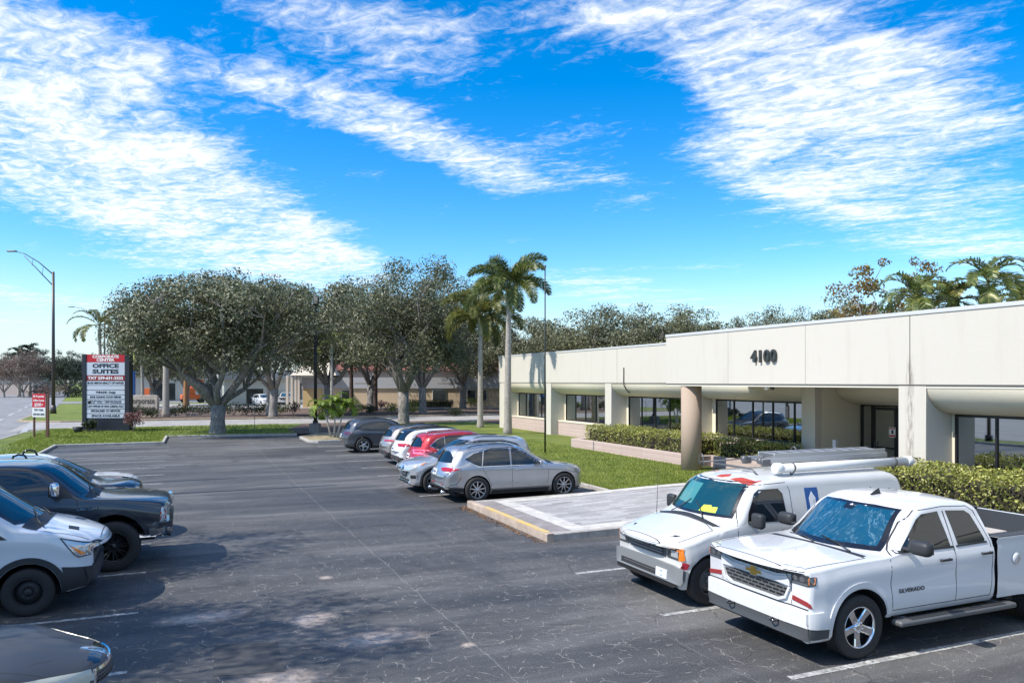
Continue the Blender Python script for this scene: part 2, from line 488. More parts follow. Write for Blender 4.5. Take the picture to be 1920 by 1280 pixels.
_wheels = {}
PROTO = []
def wheel_kind(key, R, wd, rimR, n=5, style='spoke', m=None, sw=.08, twin=False, tw=.55, cap=True):
    """wheel whose outer face looks towards -y"""
    if key in _wheels: return _wheels[key]
    hb = bmesh.new()
    lathe(hb, [(0, .02), (rimR*.55, .02), (rimR*.55, .035), (0, .035)], 32, 'y')
    lathe(hb, [(0, -wd*.18), (.035, -wd*.18), (.075, -.0), (.085, .04), (0, .04)], 20, 'y')
    root = obj('wheel', hb, M_steel)
    tb = bmesh.new(); h = wd/2
    pr = [(rimR*.97, h*.80), (rimR, h*.86), (rimR+.012, h*.93), (lerp(rimR, R, .35), h*1.0), (lerp(rimR, R, .7), h*.98), (R-.022, h*.90), (R-.006, h*.78), (R, h*.6)]
    grooves = []
    for g in (-.38, 0, .38): grooves += [(R, h*(g+.07)), (R-.009, h*(g+.05)), (R-.009, h*(g-.05)), (R, h*(g-.07))]
    pr = pr + grooves[::-1] if False else pr
    full = [(r, -y) for r, y in pr] + grooves + [(r, y) for r, y in pr[::-1]]
    full += [(rimR*.95, h*.6), (rimR*.95, -h*.6)]
    lathe(tb, full, 56, 'y', close=True)
    obj('tyre', tb, M_rubber, root)
    rb = bmesh.new()
    lathe(rb, [(rimR*.99, -h*.84), (rimR*1.01, -h*.90), (rimR*.96, -h*.90), (rimR*.93, -h*.78), (rimR*.88, -h*.2), (rimR*.88, h*.8), (rimR*.93, h*.85), (rimR*.99, h*.8)], 48, 'y', close=True)
    if style == 'spoke':
        for i in range(n):
            angs = [2*PI*i/n] if not twin else [2*PI*i/n-twin, 2*PI*i/n+twin]
            for a in angs:
                t = bmesh.new(); y0 = -h*.66; y1 = -h*.78
                r0, r1 = .045, rimR*.95; w0 = sw*1.0; w1 = sw*tw
                vs = []
                for r, w, y in ((r0, w0, y0), (r1*.6, (w0+w1)*.45, y0-.004), (r1, w1 if tw < 1 else sw*tw, y1)):
                    for dy, k in ((0, .34), (.010, .5), (.05, .5)):
                        vs.append([t.verts.new((r, y+dy, -w*k)), t.verts.new((r, y+dy, w*k))])
                for j in range(2):
                    A, B, C = vs[j*3:j*3+3]; D, E_, F_ = vs[j*3+3:j*3+6]
                    t.faces.new((A[0], A[1], D[1], D[0])); t.faces.new((A[1], B[1], E_[1], D[1])); t.faces.new((B[1], C[1], F_[1], E_[1]))
                    t.faces.new((A[0], D[0], E_[0], B[0])); t.faces.new((B[0], E_[0], F_[0], C[0])); t.faces.new((C[0], F_[0], F_[1], C[1]))
                bmesh.ops.recalc_face_normals(t, faces=t.faces)
                merge(rb, t, Matrix.Rotation(a, 4, 'Y'))
        lathe(rb, [(0, -h*.80), (.03, -h*.79), (.062, -h*.70), (.07, -h*.5), (0, -h*.5)], 24, 'y')
        for i in range(5 if n < 6 else 6):
            a = 2*PI*i/(5 if n < 6 else 6)
            lathe(rb, [(0, -.012), (.010, -.012), (.010, .01)], 8, 'y', Matrix.Translation((.055*math.cos(a)*1.15, -h*.74, .055*math.sin(a)*1.15)))
    elif style == 'steel':
        lathe(rb, [(0, -h*.52), (rimR*.33, -h*.52), (rimR*.42, -h*.62), (rimR*.62, -h*.50), (rimR*.75, -h*.30), (rimR*.9, -h*.24), (rimR*.9, -h*.1), (0, -h*.2)], 40, 'y')
        lathe(rb, [(0, -h*.8), (rimR*.24, -h*.78), (rimR*.30, -h*.6), (rimR*.30, -h*.5)], 32, 'y')
        for i in range(8):
            a = 2*PI*i/8
            lathe(rb, [(0, -.012), (.012, -.012), (.014, .02)], 8, 'y', Matrix.Translation((rimR*.47*math.cos(a), -h*.62, rimR*.47*math.sin(a))))
    o = obj('rim', rb, m or M_alloy, root)
    if style == 'spoke':
        db = bmesh.new(); lathe(db, [(0, -h*.1), (rimR*.88, -h*.1), (rimR*.88, -h*.05), (0, -h*.05)], 32, 'y')
        obj('brake_disc', db, M_dark, root)
    _wheels[key] = root; PROTO.append(root)
    return root
def ell(cx, cy, a, b, n=20): return [(cx+a*math.cos(2*PI*i/n), cy+b*math.sin(2*PI*i/n)) for i in range(n)]
def annulus(cx, cy, r0, r1, a0, a1, n=20):
    q = []
    for i in range(n):
        t0 = lerp(a0, a1, i/n); t1 = lerp(a0, a1, (i+1)/n)
        q.append([(cx+r0*math.cos(t0), cy+r0*math.sin(t0)), (cx+r1*math.cos(t0), cy+r1*math.sin(t0)), (cx+r1*math.cos(t1), cy+r1*math.sin(t1)), (cx+r0*math.cos(t1), cy+r0*math.sin(t1))])
    return q
def mesh_mat(name, sx, sz, c0=(.006,.006,.007), c1=(.10,.105,.11), mort=.25):
    def b(nt, p):
        N = NT(nt); q = N.sep(N.pos(True)); v = N.comb(q[1], q[2], 0)
        t = N.n('ShaderNodeTexBrick'); t.offset = .5
        t.inputs['Scale'].default_value = 1; t.inputs['Mortar Size'].default_value = min(sx, sz)*mort
        t.inputs['Brick Width'].default_value = sx; t.inputs['Row Height'].default_value = sz
        t.inputs['Color1'].default_value = (*c0, 1); t.inputs['Color2'].default_value = (*c0, 1); t.inputs['Mortar'].default_value = (*c1, 1)
        N.l(v, t.inputs['Vector']); N.l(t.outputs['Color'], p.inputs['Base Color'])
        N.l(N.bump(t.outputs['Fac'], .8, .02), p.inputs['Normal'])
    return mat(name, c0, .5, build=b)
M_grille = mesh_mat('grille_mesh', .13, .045)
M_grillef = mesh_mat('fine_grille_mesh', .05, .03)
def foil(nt, p):
    N = NT(nt); P = N.pos(True)
    v = N.noise(N.mp(P, (1.2, 2.2, 1.2)), 1.1, 4, .6, 3.5)
    st = N.ramp(v, [(.486, 0), (.5, .5), (.514, 0)])
    N.l(N.mix(st, (.006, .085, .15), (.30, .50, .58)), p.inputs['Base Color'])  # blue sky reflection and pale crease glints are put into the foil colour
    N.l(N.bump(N.noise(N.mp(P, (.6, 3.4, .6)), 2.2, 4), .7, .06), p.inputs['Normal'])
M_foil = mat('sky_tinted_foil_sunshade', (.01, .15, .25), .12, .3, 1., build=foil)
M_glasst = mat('teal_windscreen_glass', (.008, .050, .062), .03, 0, 0, 1.)
M_cable = mat('black_cable', (.012,)*3, .6)

def text_on(c, ax, u, v, st, size, side=1, depth=.006, bold=0, width=None, lift=.012):
    p = c.surf(ax, u, v, side)
    if ax == 'y': X, Z = Vector((-side, 0, 0)), Vector((0, side, 0))
    elif ax == 'f': X, Z = Vector((0, 1, 0)), Vector((1, 0, 0))
    else: X, Z = Vector((0, -1, 0)), Vector((-1, 0, 0))
    Y = Vector((0, 0, 1)); M = Matrix((X, Y, Z)).transposed().to_4x4(); M.translation = p+Z*lift
    bm = text_bm(st, size, depth, bold, None, width=width); bm.transform(M); return bm
def wiper(c, pts, name='wiper'):
    bm = bmesh.new(); q = [c.surf('t', u, v)+Vector((.01, 0, .022)) for u, v in pts]
    tube(bm, q, [.011]+[.008]*(len(q)-1), 6)
    return obj(name, bm, M_plastic, c.root)
def plate(c, ax, y, z, w=.31, h=.155, mark=True, off=.02, m=None):
    o = c.part('licence_plate', m or M_plate, [(ax, [(y-w/2, z-h/2), (y+w/2, z-h/2), (y+w/2, z+h/2), (y-w/2, z+h/2)])], off, None, .2, .02)
    if mark:
        bm = bmesh.new()
        for k in (-1, 0, 1): c.decal(bm, ax, [(y+k*.08-.028, z-.035), (y+k*.08+.028, z-.035), (y+k*.08+.028, z+.035), (y+k*.08-.028, z+.035)], off+.003, 1, .2, 0, .002)
        obj('plate_mark', bm, mat('plate_ink', (.10, .14, .2), .5), o)
    return o
def arch_trim(c, s0, z0, r0, r1, off=.016, m=None, a0=-.25, a1=PI+.25, name='arch_trim'):
    for sd in (-1, 1):
        bm = bmesh.new(); c.decal(bm, 'y', annulus(s0, z0, r0, r1, a0, a1, 26), off, sd, 9, 0, .03)
        obj(name, bm, m or M_plastic, c.root)
def chunk(c, name, m, poly_y=None, poly_f=None, off=.03, ax='f', depth=.05):
    it = []
    if poly_f: it.append((ax, poly_f))
    if poly_y: it += [('y', poly_y, -1), ('y', poly_y, 1)]
    return c.part(name, m, it, off, None, .07, depth)

# ================================================= white crew pickup
def pickup_white():
    c = Car('pickup_truck', 'large white pickup truck with gold cross emblem and foil sunshade with painted sky reflection', 3.56, 1.89,
        T=[(0, 1.195), (.03, 1.215), (.12, 1.225), (.5, 1.243), (1.15, 1.262), (1.27, 1.268), (1.36, 1.285), (2.0, 1.775), (2.2, 1.845), (2.7, 1.885), (3.25, 1.86), (3.42, 1.80), (3.5, 1.5), (3.56, 1.3)],
        B=[(0, .29), (.45, .30), (.62, .38), (1.5, .47), (3.56, .47)], S=[(0, 1.12), (.4, 1.15), (1.3, 1.20), (3.56, 1.25)],
        W=[(0, .985), (.12, 1.0), (.3, 1.012), (3.56, 1.012)], wr=.73,
        prof=[(0, .93), (.05, .965), (.15, .985), (.35, 1.0), (.60, .99), (.8, 1.0), (.92, .99), (1, .965)], kf=.26, kr=.0, kw=.17, ws=(1.3, 2.05),
        paint_m=M_white, r0=.035, r1=.03, cat='pickup truck', crown=.035, rc=.13, nst=80)
    c.build((1.05,), .475, .42); c.clampf = (.15, .945); c.zmap = lambda v: v+.15*max(0, v-.68) if v < 1.2 else v
    # hood panel
    c.part('hood', [c.paint, M_gap], [('t', q, 1, 1) for q in c.line([(.13, -.86), (.9, -.90), (1.24, -.88), (1.24, .88), (.9, .90), (.13, .86), (.09, .5), (.09, -.5)], .012, True)]
           + [('t', [(.45, -.35), (1.0, -.62), (1.15, -.60), (.6, -.30)], 1, 0), ('t', [(.45, .35), (.6, .30), (1.15, .60), (1.0, .62)], 1, 0)], .003, depth=.01)
    # windscreen and its black border
    w = [(-.80, 1.275), (.80, 1.275), (.655, 1.765), (.3, 1.79), (-.3, 1.79), (-.655, 1.765)]
    c.part('windscreen', M_black, [('f', w)], .004)
    c.part('sunshade', M_foil, [('f', [(-.71, 1.325), (-.3, 1.30), (.3, 1.30), (.71, 1.325), (.61, 1.745), (.10, 1.765), (.08, 1.70), (-.08, 1.70), (-.10, 1.765), (-.61, 1.745)])], .008, depth=.003)
    c.part('cowl', M_plastic, [('t', [(1.25, -.84), (1.25, .84), (1.33, .82), (1.30, .4), (1.29, 0), (1.30, -.4), (1.33, -.82)])], .004)
    wiper(c, [(1.28, .62), (1.40, .3), (1.46, -.05)]); wiper(c, [(1.28, -.02), (1.40, -.34), (1.46, -.66)])
    for sd in (-1, 1):
        c.part('side_window', M_glass, [('y', [(1.80, 1.305), (2.02, 1.50), (2.22, 1.66), (2.34, 1.715), (2.66, 1.735), (2.71, 1.29)], sd)], .006)
        c.part('side_window', M_glass, [('y', [(2.86, 1.295), (2.82, 1.735), (3.18, 1.715), (3.27, 1.66), (3.40, 1.33), (3.38, 1.30)], sd)], .006)
        c.part('belt_trim', M_plastic, [('y', q, sd) for q in c.line([(1.72, 1.285), (2.76, 1.275)], .03)+c.line([(2.83, 1.278), (3.42, 1.29)], .022)], .009)
        d = c.door(1.56, 2.77, .55, 1.28, (2.55, 1.13), sd, [(1.60, .56), (1.56, .9), (1.58, 1.2), (1.68, 1.30), (2.0, 1.62), (2.25, 1.76), (2.76, 1.79), (2.77, 1.2), (2.77, .56)], hm=M_plastic, hlen=.2)
        d = c.door(2.77, 3.5, .55, 1.28, (3.36, 1.15), sd, [(2.77, .56), (2.77, 1.79), (3.24, 1.77), (3.35, 1.70), (3.49, 1.3), (3.50, 1.0), (3.46, .56)], hm=M_plastic, hlen=.2)
        c.mirror(1.88, 1.37, sd, (.16, .30, .19), out=.0, arm=.09)
        # fender crease over the arch
        bm = bmesh.new(); c.decal(bm, 'y', annulus(1.05, .42, .49, .56, -.05, PI+.02, 24), .012, sd, 9, 0, .02); obj('fender_flare', bm, c.paint, c.root)
    # grille: two honeycomb slots round a painted bar
    up = [(-.66, 1.035), (-.40, .995), (.40, .995), (.66, 1.035), (.655, 1.09), (.3, 1.085), (-.3, 1.085), (-.655, 1.09)]
    lo = [(-.62, .87), (-.56, .78), (-.44, .74), (.44, .74), (.56, .78), (.62, .87), (.40, .895), (-.40, .895)]
    g = c.part('grille', M_grille, [('f', up), ('f', lo)], .003)
    c.part('grille_bar', c.paint, [('f', [(-.66, .905), (-.42, .915), (.42, .915), (.66, .905), (.66, 1.02), (.42, .975), (-.42, .975), (-.66, 1.02)])], .035, g, depth=.04)
    c.part('grille_surround', c.paint, [('f', q) for q in c.line([(-.64, .88), (-.58, .77), (-.45, .725), (.45, .725), (.58, .77), (.64, .88)], .03)], .03, g, depth=.03)
    b = [[(-.15, .932), (-.055, .932), (-.045, .968), (-.125, .968)], [(-.055, .932), (-.06, .900), (.06, .900), (.055, .932), (.045, .968), (.05, 1.0), (-.05, 1.0), (-.045, .968)], [(.055, .932), (.15, .932), (.125, .968), (.045, .968)]]
    c.part('emblem', M_chrome, [('f', [[(u*1.12, (v-.95)*1.22+.95) for u, v in q] for q in b])], .036, g, .5, .01)
    c.part('emblem_face', M_gold, [('f', b)], .044, g, .5, .01)
    for sd in (-1, 1):
        bm = bmesh.new()
        c.decal(bm, 'f', [(sd*u, v) for u, v in ((.67, .945), (.98, .95), (.98, 1.065), (.67, 1.09))], .008, 1)
        c.decal(bm, 'y', [(.02, .945), (.31, .965), (.34, 1.05), (.02, 1.075)], .008, sd)
        l = obj('headlight', bm, M_lensd, c.root)
        bm = bmesh.new()
        for k in range(2): c.decal(bm, 'f', ell(sd*(.74+.12*k), 1.015, .042, .030), .012, 1, .2, 0, .004)
        for q in c.line([(sd*.68, .958), (sd*.96, .968)], .018): c.decal(bm, 'f', q, .013, 1, .2, 0, .004)
        obj('lamp_reflector', bm, M_chrome, l)
        bm = bmesh.new(); c.decal(bm, 'y', [(.17, .975), (.29, .98), (.32, 1.04), (.17, 1.05)], .013, sd, .2, 0, .004); obj('turn_signal', bm, M_amber, l)
        bm = bmesh.new()
        c.decal(bm, 'f', [(sd*u, v) for u, v in ((.68, .765), (.97, .735), (.97, .785), (.69, .815))], .010, 1)
        c.decal(bm, 'y', [(.02, .735), (.27, .725), (.25, .77), (.02, .785)], .010, sd)
        obj('marker_lamp', bm, mat('brick_red_lens', (.30, .03, .03), .12, 0, 1.), c.root)
        bm = bmesh.new()
        for q in c.line([(.16, .71), (.02, .72), (0, .72)], .012): c.decal(bm, 'y', q, .002, sd, .2, 0, .004)
        for q in c.line([(sd*.98, .70), (sd*.66, .70), (sd*.5, .69), (0, .69)], .014): c.decal(bm, 'f', q, .002, 1, .2, 0, .004)
        for q in c.line([(sd*.665, .72), (sd*.665, 1.10), (sd*.9, 1.10)], .010): c.decal(bm, 'f', q, .002, 1, .2, 0, .004)
        obj('bumper_gap', bm, M_gap, c.root)
    bm = bmesh.new()
    c.decal(bm, 'f', [(-.96, .485), (-.5, .47), (.5, .47), (.96, .485), (.98, .66), (.5, .645), (-.5, .645), (-.98, .66)], .035, 1, .07, 0, .06)
    for sd in (-1, 1): c.decal(bm, 'y', [(.0, .49), (.50, .47), (.50, .60), (.42, .68), (.0, .66)], .03, sd, .07, 0, .04)
    bp = obj('bumper', bm, c.paint, c.root)
    bm = bmesh.new()
    c.decal(bm, 'f', [(-.97, .33), (.97, .33), (.98, .48), (.6, .46), (.45, .52), (-.45, .52), (-.6, .46), (-.98, .48)], .03, 1, .07, 0, .06)
    for sd in (-1, 1): c.decal(bm, 'y', [(.0, .33), (.50, .36), (.50, .47), (.0, .48)], .022, sd, .07, 0, .04)
    obj('lower_valance', bm, mat('charcoal_plastic', (.06, .063, .066), .45), c.root)
    bm = bmesh.new()
    for sd in (-1, 1):
        p = c.surf('f', sd*.42, .47)
        tube(bm, [p+Vector((-.02, -.05, 0)), p+Vector((.09, -.05, -.01)), p+Vector((.12, 0, -.012)), p+Vector((.09, .05, -.01)), p+Vector((-.02, .05, 0))], .013, 8)
    obj('tow_hook', bm, M_black, c.root)
    # running boards
    for sd in (-1, 1):
        bm = bmesh.new(); x0 = c.X(1.62); x1 = c.X(3.86)
        rbox(bm, ((x0+x1)/2, sd*1.03, .40), (abs(x1-x0), .17, .075), .03, 3)
        for k in (.1, .9): rbox(bm, (lerp(x0, x1, k), sd*.9, .42), (.06, .2, .05), .01, 1)
        o = obj('running_board', bm, mat('board_grey', (.13, .135, .14), .5, .3), c.root)
        bm = bmesh.new(); rbox(bm, ((x0+x1)/2, sd*1.04, .440), (abs(x1-x0)*.82, .11, .006), .002, 1); obj('step_pad', bm, M_plastic, o)
    # sharkfin
    p = c.surf('t', 2.42, 0); bm = bmesh.new()
    prism(bm, [(-.10, -.03), (.09, -.012), (.09, .012), (-.10, .03)], 0, .012)
    vs = [bm.verts.new(v) for v in ((-.09, -.02, .01), (.08, -.008, .01), (-.075, -.006, .085), (-.03, -.006, .07), (-.09, .02, .01), (.08, .008, .01), (-.075, .006, .085), (-.03, .006, .07))]
    for f in ((0, 1, 3, 2), (5, 4, 6, 7), (1, 5, 7, 3), (0, 2, 6, 4), (2, 3, 7, 6)): bm.faces.new([vs[i] for i in f])
    obj('roof_antenna', bm, M_plastic, c.root, loc=p)
    # badge lettering on the doors
    for sd in (-1, 1):
        bm = text_on(c, 'y', 1.92, .80, 'SILVERADO', .075, sd, .006, 0, .46)
        obj('door_badge', bm, M_black, c.root)
    # cargo bed
    x0, x1 = c.X(3.60), c.X(5.86); bm = bmesh.new()
    def side_panel(y0, y1):
        t = bmesh.new(); n = 26; A = []
        ax = c.X(4.70)
        top = 1.335
        # outer skin with wheel opening, columns along x
        cols = sorted(set([x1+(x0-x1)*i/20 for i in range(21)]+[ax+.475*math.cos(PI*i/16) for i in range(17)]))
        prof = [(0, .0), (.10, .012), (.4, .02), (.7, .012), (.86, .018), (.94, .0), (1.0, -.03)]
        ring = []
        for x in cols:
            zb = .50; d = abs(x-ax)
            if d < .475: zb = max(zb, .42+math.sqrt(max(0, .475**2-d*d)))
            fl = .02*max(0, 1-abs(d-.3)/.35)
            row = [t.verts.new((x, y1+math.copysign(o+(.016 if (d < .56 and .42+f*0 < 2 and (zb+f*(top-zb)) < .42+math.sqrt(max(0, .57**2-d*d))) else 0), y1)-math.copysign(.012, y1), zb+f*(top-zb))) for f, o in prof]
            row += [t.verts.new((x, y0, top)), t.verts.new((x, y0, .80))]
            ring.append(row)
        for a, b in zip(ring, ring[1:]):
            for k in range(len(a)-1):
                f = t.faces.new((a[k], a[k+1], b[k+1], b[k])); f.smooth = k < 6; f.material_index = 1 if k == 7 else (0 if k < 6 else 0)
        bmesh.ops.recalc_face_normals(t, faces=t.faces)
        merge(bm, t)
    side_panel(-.88, -1.005); side_panel(.88, 1.005)
    box(bm, x1, -.875, .74, x0, .875, .79, 1)
    box(bm, x0-.05, -.875, .50, x0, .875, 1.33, 1); box(bm, x1, -.97, .50, x1+.06, .97, 1.33, 0, .01)
    box(bm, x1+.061, -.87, .79, x1+.075, .87, 1.325, 1)
    for sd in (-1, 1):
        for k in range(26):
            xx = lerp(x0-.2, x1+.2, k/25); box(bm, xx-.02, sd*.868-.006, .86, xx+.02, sd*.868+.006, 1.22, 1)
        box(bm, x1+.02, sd*.935-.075, 1.332, x0-.02, sd*.935+.075, 1.352, 1, .008)
    bed = obj('cargo_bed', bm, [c.paint, mat('bed_liner', (.045, .052, .062), .65)], c.root)
    bm = bmesh.new()
    for sd in (1,):
        lathe(bm, [(0, 0), (.085, 0), (.085, .004), (0, .004)], 24, 'y', Matrix.Translation((c.X(3.98), sd*1.018, 1.02)))
        lathe(bm, [(0, -.012), (.014, -.012), (.014, 0)], 12, 'y', Matrix.Translation((c.X(4.04), sd*1.018, 1.03)), mi=1)
    obj('fuel_door', bm, [c.paint, M_chrome], bed)
    bm = bmesh.new(); box(bm, c.X(5.8), -.7, .42, c.X(1.6), .7, .56, 0); box(bm, c.X(5.6), -.9, .5, c.X(3.4), .9, .72)
    obj('chassis', bm, M_dark, c.root)
    c.wheels((1.05, 4.70), .86, .405, wheel_kind('pk', .405, .275, .262, 5, 'spoke', M_chrome, .10, tw=1.15))
    return c

# ================================================= old white van with ladder rack
def van_white():
    c = Car('work_van', 'old white work van with a grey bumper, red rust patches and a roof rack', 5.0, 1.97,
        T=[(0, .96), (.04, 1.0), (.3, 1.07), (.85, 1.215), (.95, 1.25), (1.02, 1.29), (1.50, 1.83), (1.62, 1.88), (1.95, 1.935), (2.4, 1.96), (4.7, 1.96), (4.92, 1.90), (5.0, 1.7)],
        B=[(0, .28), (.3, .30), (1.2, .40), (5.0, .40)], S=[(0, .90), (.5, 1.0), (1.0, 1.14), (1.5, 1.2), (5.0, 1.2)],
        W=[(0, .93), (.12, .975), (.3, .99), (5, .99)], wr=.80,
        prof=[(0, .94), (.06, .97), (.3, 1.0), (.55, .985), (.60, 1.0), (.8, 1.0), (1, .98)], kf=.24, kr=.03, kw=.16, ws=(1.0, 1.55),
        paint_m=M_whiteold, r0=.05, r1=.06, cat='van', crown=.07, rc=.14)
    c.build((.74, 4.2), .44, .38); c.clampf = (.13, .925)
    c.part('hood', [c.paint, M_gap], [('t', q, 1, 1) for q in c.line([(.08, -.6), (.12, -.78), (.85, -.86), (.93, -.6), (.93, .6), (.85, .86), (.12, .78), (.08, .6)], .012, True)], .002, depth=.006)
    w = [(-.82, 1.30), (.82, 1.30), (.725, 1.84), (-.725, 1.84)]
    c.part('windscreen', M_black, [('f', w)], .004)
    pane = c.part('windscreen_glass', M_glasst, [('f', [(-.76, 1.335), (.76, 1.335), (.675, 1.81), (-.675, 1.81)])], .008, depth=.003)
    c.part('dash_papers', mat('yellow_paper', (.62, .75, .05), .6), [('f', [(.18, 1.345), (.52, 1.345), (.50, 1.43), (.38, 1.425), (.37, 1.45), (.22, 1.44)])], .011, pane, depth=.002)
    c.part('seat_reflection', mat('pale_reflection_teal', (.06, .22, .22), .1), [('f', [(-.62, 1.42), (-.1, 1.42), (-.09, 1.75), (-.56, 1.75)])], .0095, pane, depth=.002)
    c.part('cowl', M_plastic, [('t', [(.94, -.74), (.94, .74), (1.02, .84), (1.02, 0), (1.02, -.84)])], .004)
    wiper(c, [(1.0, -.45), (1.12, -.3), (1.2, -.15)]); wiper(c, [(1.0, .42), (1.14, .15), (1.18, 0)])
    for sd in (-1, 1):
        c.part('side_window', M_black, [('y', [(1.46, 1.24), (1.50, 1.40), (1.66, 1.68), (1.76, 1.74), (2.16, 1.74), (2.24, 1.66), (2.27, 1.27), (2.2, 1.22)], sd)], .004)
        c.part('side_glass', M_glass, [('y', [(1.66, 1.28), (1.67, 1.52), (1.74, 1.66), (1.80, 1.70), (2.13, 1.70), (2.19, 1.63), (2.22, 1.30)], sd)], .008, depth=.003)
        c.door(1.2, 2.38, .48, 1.3, (2.2, 1.08), sd, [(1.30, .46), (1.24, .8), (1.26, 1.2), (1.42, 1.55), (1.60, 1.80), (2.34, 1.83), (2.40, 1.7), (2.40, .46)], hm=M_black, hlen=.14)
        c.mirror(1.50, 1.30, sd, (.12, .24, .24), arm=.08)
    bm = bmesh.new(); c.decal(bm, 'f', [(-.52, .72), (.52, .72), (.56, .95), (-.56, .95)], .012); gr = obj('grille', bm, M_steel, c.root)
    bm = bmesh.new(); c.decal(bm, 'f', [(-.45, .745), (.45, .745), (.48, .925), (-.48, .925)], .017, depth=.01); obj('grille_opening', bm, M_gap, gr)
    bm = bmesh.new()
    for z in (.775, .82, .865, .905): c.decal(bm, 'f', [(-.45, z-.011), (.45, z-.011), (.455, z+.011), (-.455, z+.011)], .030, 1, .12, 0, .015)
    obj('slat', bm, mat('dull_grey', (.30, .305, .31), .45, .3), gr)
    c.part('emblem', mat('dark_oval', (.02, .03, .06), .2, 0, 1), [('f', ell(0, .84, .10, .042))], .038, gr, .5, .02)
    c.part('emblem_ring', M_chrome, [('f', annulus(0, .84, .088, .10, 0, 2*PI, 20))], .041, gr, 9, .004) if False else None
    for sd in (-1, 1):
        bm = bmesh.new(); c.decal(bm, 'f', [(sd*u, v) for u, v in ((.56, .73), (.86, .73), (.88, .915), (.58, .925))], .010)
        h = obj('headlight', bm, M_lensd, c.root)
        bm = bmesh.new(); c.decal(bm, 'f', [(sd*u, v) for u, v in ((.67, .765), (.85, .765), (.86, .89), (.68, .895))], .016, 1, .05, 0, .006); obj('lamp_reflector', bm, M_lens, h)
        bm = bmesh.new(); c.decal(bm, 'f', [(sd*u, v) for u, v in ((.865, .73), (.96, .73), (.96, .91), (.88, .915))], .014)
        c.decal(bm, 'y', [(.0, .73), (.27, .74), (.25, .90), (.0, .91)], .014, sd); obj('turn_signal', bm, M_amber, c.root)
        bm = bmesh.new(); c.decal(bm, 'y', [(.02, .60), (.30, .60), (.33, .68), (.27, .71), (.02, .70)], .005, sd); obj('red_patch', bm, mat('faded_red', (.40, .02, .04), .5), c.root)
    bm = bmesh.new(); c.decal(bm, 'f', [(-.97, .42), (-.9, .36), (.9, .36), (.97, .42), (.97, .60), (.8, .64), (-.8, .64), (-.97, .60)], .065, 1, .07, 0, .1)
    for sd in (-1, 1): c.decal(bm, 'y', [(.0, .40), (.28, .42), (.30, .58), (.0, .62)], .035, sd, .07, 0, .05)
    bp = obj('bumper', bm, mat('bumper_grey', (.30, .31, .315), .4, .35), c.root)
    c.part('bumper_slot', M_gap, [('f', [(-.72, .40), (.36, .40), (.36, .50), (-.72, .50)])], .069, bp, depth=.005)
    c.part('bumper_slat', M_steel, [('f', [(-.62, .455), (.34, .455), (.34, .475), (-.62, .475)])], .074, bp, depth=.005)
    bm = bmesh.new(); c.decal(bm, 'f', [(-.9, .28), (.9, .28), (.9, .37), (-.9, .37)], .05, 1, .1, 0, .05); obj('lower_valance', bm, M_dark, c.root)
    pl = plate(c, 'f', .50, .47, .30, .15, False, .08)
    bm = bmesh.new()
    for q in annulus(.50, .475, .040, .052, PI*1.1, PI*1.9, 8): c.decal(bm, 'f', q, .084, 1, .5, 0, .002)
    c.decal(bm, 'f', [(.46, .505), (.54, .505), (.54, .52), (.46, .52)], .084, 1, .5, 0, .002)
    obj('plate_mark', bm, mat('plate_blue', (.05, .2, .55), .4), pl)
    # thermometer sign on the side, near (+x forward) both? only on the camera's side
    for sd in (1,):
        o = c.part('side_sign', mat('sign_blue', (.015, .09, .30), .4), [('y', [(2.72, 1.08), (3.0, 1.08), (3.0, 1.72), (2.72, 1.72)], sd)], .004)
        c.part('thermometer', M_plate, [('y', ell(2.86, 1.19, .085, .08, 16), sd), ('y', [(2.81, 1.2), (2.91, 1.2), (2.93, 1.55), (2.86, 1.66), (2.79, 1.55)], sd)], .007, o, depth=.003)
        c.part('mercury', mat('deep_red', (.25, .01, .03), .4), [('y', ell(2.86, 1.18, .045, .045, 14), sd), ('y', [(2.852, 1.2), (2.868, 1.2), (2.868, 1.42), (2.852, 1.42)], sd)], .010, o, depth=.003)
        bm = bmesh.new()
        for k in range(8): c.decal(bm, 'y', [(2.875, 1.30+.03*k), (2.90, 1.30+.03*k), (2.90, 1.306+.03*k), (2.875, 1.306+.03*k)], .010, sd, .5, 0, .002)
        obj('scale_mark', bm, M_gap, o)
    random.seed(4)
    bm = bmesh.new()
    for _ in range(12):
        u = random.uniform(2.9, 4.8); v = random.uniform(1.1, 1.7); r = random.uniform(.008, .022)
        c.decal(bm, 'y', [(u+r*random.uniform(.5, 1.2)*math.cos(a), v+r*1.3*random.uniform(.5, 1.2)*math.sin(a)) for a in (0, 1, 2, 3, 4, 5)], .0015, 1, .5, 0, .001)
    obj('chipped_spot', bm, M_steel, c.root)
    rst = bmesh.new()
    for poly in ([(1.62, .32), (1.66, .64), (1.86, .68), (1.80, .42), (1.72, .36)], [(1.60, -.02), (1.70, .0), (1.82, .14), (1.70, .22), (1.60, .14)], [(1.9, -.5), (1.98, -.45), (1.94, -.35)], [(1.64, .64), (1.95, .70), (1.95, .73), (1.70, .73)]):
        c.decal(rst, 't', poly, .002, 1, .1, 0, .002)
    obj('rust_patch', rst, mat('rust_red', (.42, .05, .03), .7), c.root)
    # antenna
    bm = bmesh.new(); p = c.surf('t', .92, -.80); tube(bm, [p, p+Vector((-.04, -.01, .8))], [.006, .0025], 5); obj('antenna', bm, M_plastic, c.root)
    # rack
    bm = bmesh.new(); rz = 2.05
    for s_ in (2.1, 3.3, 4.6):
        p = c.surf('t', s_, 0)
        tube(bm, [(c.X(s_), -.72, p.z-.06), (c.X(s_), -.70, p.z+.06), (c.X(s_), .30, p.z+.06), (c.X(s_), .45, p.z-.03)], .018, 6)
